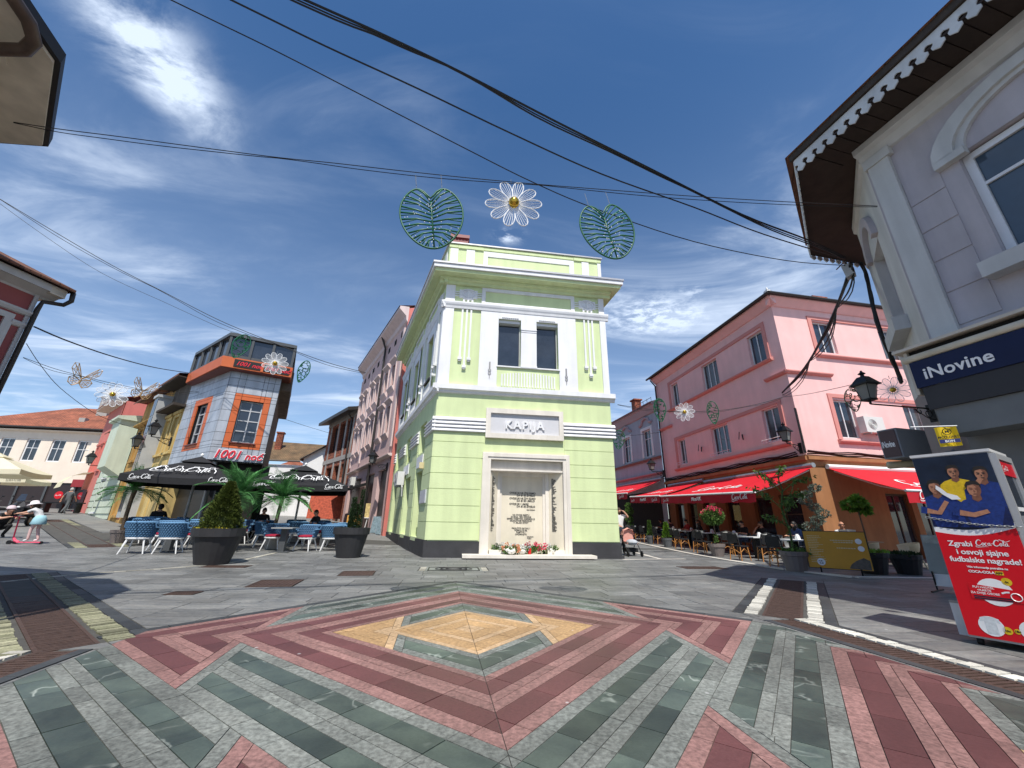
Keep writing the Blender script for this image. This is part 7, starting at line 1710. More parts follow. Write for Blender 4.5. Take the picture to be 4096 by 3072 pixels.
# ------------------------------------------------------------------ wall lanterns
def lantern(label, P, yaw, S=1., arm=.9):
    """P: wall fixing point; the arm runs along local -x ... the lantern hangs at its end"""
    t = thing('wall_lantern', label, 'lantern', P, yaw)
    def arm_(b):
        b.tube([(0, 0, 0), (-arm, 0, 0)], .022 * S, 5); b.box(-.03, .02, -.06, .06, -.35 * S, .12 * S)
        sp_ = lambda cx0, cz0, r, a0, a1: [(cx0 + r * (1 - .5 * i / 14) * math.cos(rad(a0 + (a1 - a0) * i / 14)), 0, cz0 + r * (1 - .5 * i / 14) * math.sin(rad(a0 + (a1 - a0) * i / 14))) for i in range(15)]
        b.tube(sp_(-.18 * S, -.15 * S, .13 * S, 90, -300), .012 * S, 4); b.tube(sp_(-.45 * S, -.10 * S, .09 * S, 90, 420), .012 * S, 4); b.tube([(0, 0, -.32 * S), (-.25 * S, 0, -.26 * S), (-.6 * S, 0, -.05 * S)], .014 * S, 4)
    part(t, 'bracket', M_BLK, arm_)
    cx0 = -arm
    part(t, 'cage', M_BLK, lambda b: [b.tube([(cx0 + sx_ * .10 * S, sy_ * .10 * S, .12 * S), (cx0 + sx_ * .17 * S, sy_ * .17 * S, .52 * S)], .012 * S, 4) for sx_ in (-1, 1) for sy_ in (-1, 1)] + [b.box(cx0 - .12 * S, cx0 + .12 * S, -.12 * S, .12 * S, .09 * S, .13 * S), b.tube([(cx0, 0, 0), (cx0, 0, .1 * S)], .03 * S, 6)])
    part(t, 'glass', mat('lantern_glass', (.30, .31, .30), .15, .1, 5, trans=.4), lambda b: b.add([(cx0 + x * .095 * S, y * .095 * S, .135 * S) for x, y in ((-1, -1), (1, -1), (1, 1), (-1, 1))] + [(cx0 + x * .16 * S, y * .16 * S, .515 * S) for x, y in ((-1, -1), (1, -1), (1, 1), (-1, 1))], [(0, 1, 5, 4), (1, 2, 6, 5), (2, 3, 7, 6), (3, 0, 4, 7)]))
    part(t, 'hood', M_BLK, lambda b: (b.add([(cx0 + x * .23 * S, y * .23 * S, .52 * S) for x, y in ((-1, -1), (1, -1), (1, 1), (-1, 1))] + [(cx0 + x * .09 * S, y * .09 * S, .74 * S) for x, y in ((-1, -1), (1, -1), (1, 1), (-1, 1))], [(0, 1, 5, 4), (1, 2, 6, 5), (2, 3, 7, 6), (3, 0, 4, 7), (4, 5, 6, 7), (3, 2, 1, 0)]), b.box(cx0 - .235 * S, cx0 + .235 * S, -.235 * S, .235 * S, .50 * S, .535 * S), b.lathe([(.05 * S, .74 * S), (.04 * S, .80 * S), (.09 * S, .83 * S), (.03 * S, .88 * S), (.02 * S, .92 * S)], 8, (cx0, 0, 0))))
    return t
WL = Vector((6.97, 6.19, pY(3590, 1637, 6.25).z)); lantern('large black wall lantern on a scrolled bracket on the mauve house', WL, rad(10), .62, 1.22)
lantern('black wall lantern at the corner of the pink house above the awning', Vector((12.15, 16.25, 4.35)), rad(28), .95, .95); lantern('black wall lantern between the pink and blue-grey houses', Vector((10.65, 27.6, 4.6)), rad(15), 1., .9)
lantern('black wall lantern on the tall dusty pink house behind the green building', Vector((-7.2, 23.1, 4.15)), rad(-10), 1., .95)
yl_ = LO + LDv * .9; lantern('black wall lantern on the yellow house nearest the grey-clad house', Vector((yl_.x, yl_.y, 4.75)), rad(60), .95, .8); yl_ = LO + LDv * 3.1; lantern('black wall lantern on the yellow house by the glazed bay', Vector((yl_.x, yl_.y, 4.35)), rad(60), .95, .9)
yl_ = LO + LDv * 12.3; lantern('black wall lantern on the mint house up the left street', Vector((yl_.x, yl_.y, 4.1)), rad(60), 1., 1.3)

# ------------------------------------------------------------------ air conditioners, small wall boxes
def aircon(label, P, yaw, w_=.85, h=.6, d_=.32):
    t = thing('air_conditioner', label, 'air conditioner', P, yaw); CW = mat('aircon_white', (.66, .66, .63), .5, .06, 5)
    part(t, 'casing', CW, lambda b: b.box(-w_ / 2, w_ / 2, -d_, -.02, 0, h)); part(t, 'fan_grille', mat('grille_grey', (.30, .30, .29), .6), lambda b: [b.tube([(-.12 + r * math.cos(q / 20 * 6.283), -d_ - .008, h / 2 + r * math.sin(q / 20 * 6.283)) for q in range(20)], .008, 4, True) for r in (.06, .11, .16, .21)])
    part(t, 'bracket', M_TIN, lambda b: (b.box(-w_ * .35, -w_ * .3, -d_, 0, -.06, -.002), b.box(w_ * .3, w_ * .35, -d_, 0, -.06, -.002))); part(t, 'hose', CW, lambda b: b.tube([(w_ * .4, -.1, .1), (w_ * .55, -.08, -.1), (w_ * .5, -.05, -.5)], .025, 5))
    return t
sw = math.atan2(-.917, .398); sp0 = lambda u, n_=.0: Vector((GOL.x - .398 * u - .917 * n_, GOL.y + .917 * u - .398 * n_, 0))
aircon('white air conditioner on the side wall of the green building', sp0(5.6, .06) + Vector((0, 0, 2.62)), sw); q = rq(3.45); aircon('white air conditioner on the sunny front of the pink house', Vector((q[0] + .01, q[1] - .06, 5.0)), PKA, 1.0, .7)
aircon('white air conditioner beside the shop canopy in the back street', BGO + Vector((-.52, .854, 0)) * 9.6 + Vector((-.09, -.05, 3.55)), math.atan2(-.854, .52))
bxw = thing('junction_box', 'small yellowish alarm box on the corner of the green building', 'wall box', sp0(1.25, .03) + Vector((0, 0, 2.92)), sw); part(bxw, 'case', mat('cream_plastic', (.62, .52, .30), .5), lambda b: b.box(-.09, .09, -.16, -.0, 0, .22)); part(bxw, 'lid', M_WHITE, lambda b: b.box(-.07, .07, -.17, -.162, .03, .19))

# ------------------------------------------------------------------ kiosk front on the mauve house
NAVY = mat('navy_canvas', (.006, .014, .055), .8, .1, 5); MPU = Matrix.Translation(PUO) @ RZ(PUA)
kw = thing('shop_awning', 'folded navy shop awning with white lettering on the mauve house', 'awning', PUO, PUA)
part(kw, 'valance', NAVY, lambda b: b.box(-.06, 5, -.52, -.49, 2.98, 3.36)); part(kw, 'roll_tube', cream_s, lambda b: b.tube([(-.12, -.5, 3.42), (5, -.5, 3.42)], .05, 8), smooth=True)
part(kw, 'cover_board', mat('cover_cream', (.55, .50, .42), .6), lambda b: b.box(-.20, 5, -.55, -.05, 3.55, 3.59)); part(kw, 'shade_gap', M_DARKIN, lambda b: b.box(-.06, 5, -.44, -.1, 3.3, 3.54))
text(kw, 'lettering', 'iNovine', T3(.06, -.526, 3.08), PRW, .22, .002, 0, .004, 'LEFT', 1.02)
part(kw, 'lower_panel', mat('charcoal_panel', (.03, .03, .034), .6), lambda b: b.box(-.02, 5, -.50, -.46, 2.66, 2.975)); part(kw, 'lintel', mat('lintel_grey', (.14, .15, .155), .6), lambda b: b.box(.02, 5, -.46, -.05, 2.3, 2.655)); part(kw, 'side_cheek', MC['cover_cream'], lambda b: b.box(-.11, -.07, -.48, -.05, 2.9, 3.54))
E0 = pY(3597, 1762, 5.85)
lb = thing('light_box', 'projecting dark shop light box with pale lettering near the wall lantern', 'sign', E0, PUA)
part(lb, 'housing', mat('lightbox_grey', (.20, .21, .23), .4, .08, 4), lambda b: b.box(-.26, .0, .0, .62, -.25, .20)); part(lb, 'face', mat('lightbox_face', (.07, .035, .035), .35), lambda b: b.box(-.24, -.02, -.012, -.001, -.23, .18))
text(lb, 'lettering', 'iNovine', T3(-.235, -.016, -.08), PRW, .135, .002, 0, .002, 'LEFT', .92, .44)
part(lb, 'end_face', MC['lightbox_face'], lambda b: b.box(-.272, -.262, .02, .60, -.23, .18)); Me = T3(-.274, .56, -.10) @ RZ(rad(-90)); text(lb, 'lettering', 'iNovine', Me, PRW, .17, .002, 0, .003, 'LEFT', .92)
part(lb, 'lamp_tube', mat('lamp_cover', (.40, .34, .22), .5), lambda b: b.tube([(-.3, .1, -.33), (-.1, .5, -.30)], .055, 8), smooth=True); part(lb, 'arm', M_TIN, lambda b: b.tube([(-.1, .5, -.28), (.2, .9, -.1)], .02, 5))
fg = thing('flag', 'small yellow flag with dark emblem and blue stripe on a white rod', 'flag', pY(3735, 1712, 5.0), PUA + rad(35)); fg.scale = (.7,) * 3; YF = mat('yellow_flag', srgb(222, 190, 30), .7, .06, 5, trans=.2)
def flagm(b):
    n = 8; b.add([(x / n * .28, -.03 * math.sin(x * .9), z) for z in (0, -.36) for x in range(n + 1)], [(i, i + 1, n + 2 + i, n + 1 + i) for i in range(n)])
part(fg, 'cloth', YF, flagm); part(fg, 'rod', M_WHITE, lambda b: b.tube([(-.30, -.0, .06), (.3, .0, .0)], .010, 5)); part(fg, 'stripe', mat('flag_blue', (.012, .02, .12), .7), lambda b: b.box(.01, .27, -.045, -.040, -.30, -.235))
text(fg, 'lettering', 'MOZZART', T3(.14, -.044, -.215), LBLK, .058, .001, 0, .001, 'CENTER'); text(fg, 'lettering', 'BON', T3(.14, -.048, -.29), PRW, .058, .001, 0, .001, 'CENTER'); text(fg, 'emblem', 'M', T3(.14, -.044, -.12), LBLK, .07, .001, 0, .002, 'CENTER')
part(fg, 'emblem_ring', LBLK, lambda b: b.tube([(.14 + .055 * math.cos(q / 16 * 6.283), -.044, -.095 + .055 * math.sin(q / 16 * 6.283)) for q in range(16)], .006, 4, True))

# ------------------------------------------------------------------ drinks fridge with its printed side
FRO = pg(3887, 2578); FRA = rad(-60)
fd = thing('drinks_fridge', 'tall drinks fridge with a red football advert on its side', 'fridge', FRO, FRA)
FW_, FD_, FH_ = .60, .66, 1.90
FGR = mat('fridge_grey', (.42, .43, .44), .35, .05, 4, metal=.3)
part(fd, 'cabinet', FGR, lambda b: b.box(.0, FW_, .0, FD_, .07, FH_)); part(fd, 'top_trim', mat('fridge_trim', (.55, .55, .55), .4), lambda b: b.box(-.01, FW_ + .02, -.01, FD_ + .02, FH_, FH_ + .03))
for x, y in ((.06, .06), (FW_ - .06, .06), (.06, FD_ - .06)): part(fd, 'caster', M_BLK, lambda b: b.tube([(x - .02, y, .035), (x + .02, y, .035)], .035, 10))
AD1 = mat('advert_navy', (.012, .02, .04), .3, .5, 3); AD2 = mat('advert_red', srgb(200, 16, 32), .3, .04, 4); AD3 = mat('advert_white', (.75, .75, .76), .35)
part(fd, 'advert_photo', AD1, lambda b: b.box(.003, FW_ - .003, -.006, -.001, 1.10, FH_ - .01))
wv = [(.003 + i * (FW_ - .006) / 16, 1.12 + .05 * (i / 16) - .055 * math.sin(math.pi * i / 16)) for i in range(17)]
part(fd, 'advert_wave', AD3, lambda b: b.prismy([(x, z + .02) for x, z in wv] + [(x, z - .07) for x, z in wv][::-1], -.0095, -.0065))
part(fd, 'advert_field', AD2, lambda b: b.prismy([(x, z - .035) for x, z in wv] + [(FW_ - .003, .09), (.003, .09)], -.011, -.0078))
SKN = mat('printed_skin', srgb(166, 116, 90), .5, .22, 40); HAR = mat('printed_hair', (.015, .012, .01), .6); JBL = mat('printed_blue', srgb(24, 48, 112), .5, .45, 30); JYE = mat('printed_yellow', srgb(206, 172, 30), .5, .25, 30)
SKN2 = mat('printed_skin_shade', srgb(120, 78, 60), .5, .2, 40); JBD = mat('printed_navy', srgb(14, 28, 74), .5, .4, 30)
def player(x, z, s, jer, nm, yb, hand=None):
    P_ = lambda b, pts, d0, d1: b.prismy(clip(clip(clip([(x + p * s, z + q * s) for p, q in pts], 1, 0, .596), -1, 0, -.004), 0, -1, -1.135), yb - d0, yb - d1)
    el_ = lambda rx, rz, c0, c1, a0=0, a1=6.283, n=16: [(c0 + rx * math.cos(a0 + (a1 - a0) * q / n), c1 + rz * math.sin(a0 + (a1 - a0) * q / n)) for q in range(n + (a1 < 6))]
    t_ = part(fd, 'printed_player', jer, lambda b: P_(b, [(-.10, -.34), (-.155, -.22), (-.14, -.09), (-.085, -.04), (-.03, -.02), (.03, -.02), (.085, -.04), (.14, -.09), (.155, -.22), (.10, -.34)], .0012, 0))
    part(t_, 'printed_fold', JBD if jer is JBL else SKN2, lambda b: (P_(b, [(.05, -.34), (.155, -.22), (.14, -.09), (.115, -.16)], .0018, .0013), P_(b, [(-.06, -.34), (-.095, -.34), (-.115, -.15), (-.10, -.14)], .0018, .0013)))
    part(t_, 'printed_neck', SKN2, lambda b: P_(b, [(-.028, -.035), (0, -.055), (.028, -.035), (.024, .01), (-.024, .01)], .0022, .0019)); part(t_, 'printed_head', SKN, lambda b: P_(b, el_(.040, .056, 0, .045), .0030, .0024)); part(t_, 'printed_shade', SKN2, lambda b: P_(b, el_(.040, .056, 0, .045, -1.57, 1.57) + [(.018, .06), (.012, .03)], .0034, .0031))
    part(t_, 'printed_hair', HAR, lambda b: P_(b, [(-.042, .05), (-.047, .085), (-.03, .113), (.0, .12), (.032, .112), (.047, .083), (.042, .05), (.036, .078), (.01, .09), (-.03, .082)], .0042, .0036)); part(t_, 'printed_features', SKN2 if s > 1.18 else HAR, lambda b: [P_(b, q, .0046, .0043) for q in (el_(.010, .004, -.016, .048), el_(.010, .004, .016, .048), el_(.014, .0045, 0, .010), [(-.027, .058), (-.006, .056), (-.006, .060), (-.027, .063)], [(.027, .058), (.006, .056), (.006, .060), (.027, .063)], [(-.004, .045), (.007, .026), (-.005, .026)])])
    if hand:
        hp = [(x + p[0] * s, yb - .0050, z + p[1] * s) for p in hand]; part(t_, 'printed_arm', SKN, lambda b: b.strip(hp, [.046 * s, .038 * s, .03 * s], (0, -1, 0), .0003)); part(t_, 'printed_sleeve', jer, lambda b: b.strip([Vector(hp[0]) + (Vector(hp[0]) - Vector(hp[1])) * .5, hp[0]], .062 * s, (0, -1, 0), .0006))
player(.30, 1.66, 1.10, JYE, 'a', -.0070); player(.50, 1.62, 1.15, JBL, 'b', -.0085, [(-.10, -.14), (-.06, -.06), (-.01, .01)]); player(.115, 1.50, 1.20, JBL, 'c', -.0085, [(-.10, -.16), (-.02, -.18), (.05, -.08)]); player(.41, 1.46, 1.25, JBL, 'd', -.0135, [(-.13, -.14), (-.05, -.16), (.04, -.13)])
part(fd, 'printed_glove', AD3, lambda b: b.prismy([(.13, 1.58), (.16, 1.55), (.20, 1.49), (.27, 1.46), (.29, 1.42), (.22, 1.42), (.17, 1.47), (.12, 1.54)], -.0150, -.0142))
tx = lambda s, x, z, size, mt=AD3, al='CENTER', off=.0006: text(fd, 'advert_lettering', s, T3(x, -.0125, z), mt, size, .0006, 0, off, al, .95)
tx('Zgrabi', .165, .945, .073, AD3, 'CENTER', .0012); script(fd, T3(.275, -.0115, .945), .25, AD3, 'advert_script', .001); tx('i osvoji sjajne', .30, .865, .073, AD3, 'CENTER', .0012); tx('fudbalske nagrade!', .30, .79, .071, AD3, 'CENTER', .0012)
tx('Više informacija potražite na', .30, .735, .026); tx('COCA-COLA', .25, .69, .032, AD3, 'CENTER', .001); part(fd, 'advert_tag', JYE, lambda b: b.box(.345, .40, -.0128, -.0115, .683, .717)); text(fd, 'advert_lettering', 'APP', T3(.372, -.0135, .690), HAR, .028, .0003, 0, .0008, 'CENTER')
disc = lambda x, z, r, mt, y=-.0120: part(fd, 'advert_disc', mt, lambda b: b.prismy([(x + r * math.cos(q / 24 * 6.283), z + r * math.sin(q / 24 * 6.283)) for q in range(24)], y - .0008, y))
disc(.30, .52, .125, AD3); disc(.40, .625, .036, JYE); disc(.19, .20, .088, AD3); disc(.29, .18, .034, JYE); disc(.46, .20, .09, AD3); disc(.355, .185, .022, JYE); disc(.48, .30, .05, mat('advert_teal', (.02, .35, .32), .4))
part(fd, 'advert_ticket', AD2, lambda b: b.prismy([(.12, .585), (.49, .545), (.49, .44), (.12, .44)], -.0140, -.0130))
for k, s in enumerate(('PUT+HOTEL', '+KARTE', 'ZA DVIJE OSOBE')): text(fd, 'advert_lettering', s, T3(.225, -.0145, .545 - k * .027), AD3, .027, .0003, 0, .0004, 'CENTER')
for k in range(2): part(fd, 'advert_stripe', AD1, lambda b: b.box(.14, .40, -.0150, -.0142, .462 - k * .018, .474 - k * .018))
part(fd, 'advert_emblem', AD3, lambda b: (b.tube([(.43 + .035 * math.cos(q / 16 * 6.283), -.0145, .49 + .035 * math.sin(q / 16 * 6.283)) for q in range(16)], .004, 4, True), b.strip([(.34, -.0146, .515), (.37, -.0146, .528), (.395, -.0146, .53)], .014, (0, -1, 0), .0004)))
part(fd, 'advert_shirt', mat('shirt_grey', (.55, .58, .60), .6, .2, 40), lambda b: b.prismy([(.15, .13), (.15, .24), (.12, .235), (.125, .27), (.165, .285), (.215, .285), (.255, .27), (.26, .235), (.23, .24), (.23, .13)], -.0136, -.0128)); part(fd, 'advert_phone', mat('phone_grey', (.25, .26, .28), .3), lambda b: b.box(.42, .47, -.0136, -.0128, .14, .25))
for (x, z, t_) in ((.40, .615, '4x'), (.29, .17, '10x'), (.355, .178, '18x')): text(fd, 'advert_lettering', t_, T3(x, -.0138, z), HAR, .026, .0003, 0, .0008, 'CENTER')
MDR = T3(FW_, 0, 0) @ RZ(rad(90))
dr_ = part(fd, 'door', FGR, lambda b: (b.box(.0, .055, -.05, -.001, .1, FH_ - .02, MDR), b.box(FD_ - .055, FD_, -.05, -.001, .1, FH_ - .02, MDR), b.box(.055, FD_ - .055, -.05, -.001, .1, .3, MDR), b.box(.055, FD_ - .055, -.05, -.001, FH_ - .08, FH_ - .02, MDR)))
part(dr_, 'glass', M_GLASS, lambda b: b.box(.055, FD_ - .055, -.03, -.022, .3, FH_ - .08, MDR)); part(dr_, 'header', AD2, lambda b: b.box(.056, FD_ - .056, -.042, -.032, FH_ - .24, FH_ - .10, MDR)); script(dr_, MDR @ T3(.10, -.046, FH_ - .20), .22, AD3, 'lettering', .001)
part(dr_, 'shelf_edge', AD3, lambda b: b.box(.06, FD_ - .06, -.036, -.031, 1.30, 1.34, MDR)); part(dr_, 'sticker', AD2, lambda b: b.prismy([(.20 + .07 * math.cos(q), 1.12 + .09 * math.sin(q)) for q in [i / 16 * 6.283 for i in range(16)]], -.0365, -.031, MDR))
part(dr_, 'handle', M_TIN, lambda b: b.box(.02, .04, -.085, -.052, .95, 1.25, MDR))
ch = thing('security_chain', 'steel chain slung round the drinks fridge', 'chain', FRO, FRA)
for k in range(26):
    x = -.02 + k * (FW_ + .04) / 25; z = 1.235 - .09 * (k / 25) - .02 * math.sin(math.pi * k / 25); e_ = [(x + .020 * math.cos(q / 10 * 6.283), -.020 + (.008 * math.sin(q / 10 * 6.283) if k % 2 else 0), z + (0 if k % 2 else .008 * math.sin(q / 10 * 6.283))) for q in range(10)]
    part(ch, 'link', M_TIN, lambda b: b.tube(e_, .0035, 5, True))

# poster stand and menu board
ps = thing('poster_stand', 'grey metal poster stand in the shade behind the fridge', 'stand', pg(3800, 2372), rad(-58)); PSM = mat('poster_grey', (.26, .29, .28), .5, .12, 3)
part(ps, 'panel', PSM, lambda b: b.box(-.2, .2, -.02, .02, .32, 1.02, RX(rad(-10)))); part(ps, 'poster', mat('poster_print', (.34, .36, .33), .6, .35, 9), lambda b: b.box(-.18, .18, -.026, -.021, .86, 1.0, RX(rad(-10)))); part(ps, 'lower_panel', M_WHITE, lambda b: b.box(-.16, .16, -.02, .02, .10, .315, RX(rad(-10)))); 
for x in (-.16, .16): part(ps, 'foot', M_BLK, lambda b: (b.box(x - .015, x + .015, -.35, .35, 0, .03), b.box(x - .012, x + .012, .0, .02, .03, .35)))
wb = thing('white_sheet_board', 'white board leaning behind the lower edge of the fridge', 'board', G(4.98, 4.86), rad(-55)); part(wb, 'sheet', M_WHITE, lambda b: b.box(-.06, .1, 0, .02, .03, .36)); part(wb, 'edge', M_TIN, lambda b: b.box(-.06, .1, -.004, -.001, .34, .365))
mo = thing('menu_board', 'ochre menu board on short legs before the thin young tree', 'sign board', G(8.35, 10.75), math.atan2(-.62, .78)); MBO = mat('menu_ochre', srgb(196, 142, 38), .5, .08, 4)
MT = RX(rad(-6)); part(mo, 'panel', MBO, lambda b: b.box(-.63, .63, -.012, .012, .14, 1.02, MT)); part(mo, 'edge', M_BLK, lambda b: (b.box(-.645, .645, -.016, .016, 1.02, 1.035, MT), b.box(-.645, .645, -.016, .016, .125, .14, MT), b.box(-.645, -.63, -.016, .016, .14, 1.02, MT), b.box(.63, .645, -.016, .016, .14, 1.02, MT)))
for x in (-.4, .4): part(mo, 'leg', M_BLK, lambda b: b.tube([(x, 0, .16), (x, .05, 0)], .018, 5))
random.seed(5)
def menu(b):
    for k in range(16):
        L = random.uniform(.16, .30); x = -.56
        while x < -.56 + L: wd = random.uniform(.015, .04); b.box(x, x + wd, -.016, -.013, .90 - k * .042, .912 - k * .042, MT); x += wd + .008
    for (x0, x1, z) in ((-.08, .36, .80), (-.02, .36, .755), (.02, .38, .62)):
        x = x0
        while x < x1: wd = random.uniform(.02, .05); b.box(x, x + wd, -.016, -.013, z, z + .02, MT); x += wd + .01
tag(part(mo, 'menu_lines', mat('pale_print', (.62, .55, .35), .6), menu), kind='stuff')
for (x, z, r) in ((.48, .80, .065), (.50, .63, .065), (-.36, .28, .085)): part(mo, 'price_disc', AD3, lambda b: b.prismy([(x + r * math.cos(q / 18 * 6.283), z + r * math.sin(q / 18 * 6.283)) for q in range(18)], -.018, -.013, MT))
for (t_, x, z) in (('A.M -', -.36, .285), ('R.M', -.36, .235)): text(mo, 'lettering', t_, MT @ T3(x, -.019, z), LBLK, .05, .001, 0, .001, 'CENTER')
tag(part(mo, 'picture', mat('menu_picture', (.10, .085, .07), .5, .5, 12), lambda b: b.prismy([(.18, .16), (.60, .15), (.61, .36), (.50, .42), (.34, .34), (.24, .26)], -.017, -.013, MT)), kind='stuff')
# paintings on easels in the back street
PIC = [mat('painting_%d' % k, c, .6, .55, 7, coord='object') for k, c in enumerate(((.45, .22, .04), (.50, .38, .16), (.42, .08, .04), (.22, .30, .34), (.55, .42, .18), (.30, .12, .08)))]
WOOD = mat('easel_wood', (.42, .30, .16), .7, .15, 6)
def easel(label, x, y, z0, w_, h, pm, rz, wood=WOOD):
    t = thing('easel', label, 'easel', G(x, y), rz); part(t, 'legs', wood, lambda b: (b.tube([(-.35, -.1, 0), (-.05, 0, z0 + h + .3)], .025, 4), b.tube([(.35, -.1, 0), (.05, 0, z0 + h + .3)], .025, 4), b.tube([(0, .5, 0), (0, 0, z0 + h + .2)], .025, 4))); part(t, 'ledge', wood, lambda b: b.box(-w_ / 2, w_ / 2, -.14, -.04, z0 - .04, z0)); part(t, 'painting', pm, lambda b: b.box(-w_ / 2, w_ / 2, -.11, -.08, z0 + .002, z0 + h))
easel('wooden easel with a portrait, left of the two at the shop canopy', -10.6, 29.6, .9, .75, 1.1, PIC[1], rad(10)); easel('white easel with a small townscape painting, right of the two at the shop canopy', -8.75, 26.2, .75, .85, .85, PIC[4], rad(10), M_WHITE)
def canvas(label, x, y, w_, h, pm, rz, z0=.02, lean=8):
    t = thing('painting', label, 'painting', G(x, y, z0), rz); part(t, 'canvas', pm, lambda b: b.box(-w_ / 2, w_ / 2, -.02, .02, 0, h, RX(rad(-lean)))); part(t, 'edge', WOOD, lambda b: b.box(-w_ / 2, w_ / 2, .021, .04, 0, h, RX(rad(-lean))))
canvas('large red and yellow painting standing beyond the parasol terrace', -14.2, 31.5, 2.4, 2.0, PIC[2], rad(12), .3); canvas('tall red and orange canvas hung beyond the terrace', -13.6, 35.0, 2.6, 1.2, PIC[5], rad(12), 2.4); canvas('greyish painting leaning at the foot of the pink shop wall', -7.75, 24.0, .7, .9, PIC[3], rad(-30)); canvas('small blue painting leaning at the corner by the green building', -7.25, 23.1, .5, .6, PIC[3], rad(-40)); canvas('yellowish canvas leaning left of the white easel', -10.1, 26.9, .9, .8, PIC[0], rad(15)); canvas('dark canvas leaning next to the white easel', -8.3, 25.2, .5, 1.1, PIC[5], rad(-25))
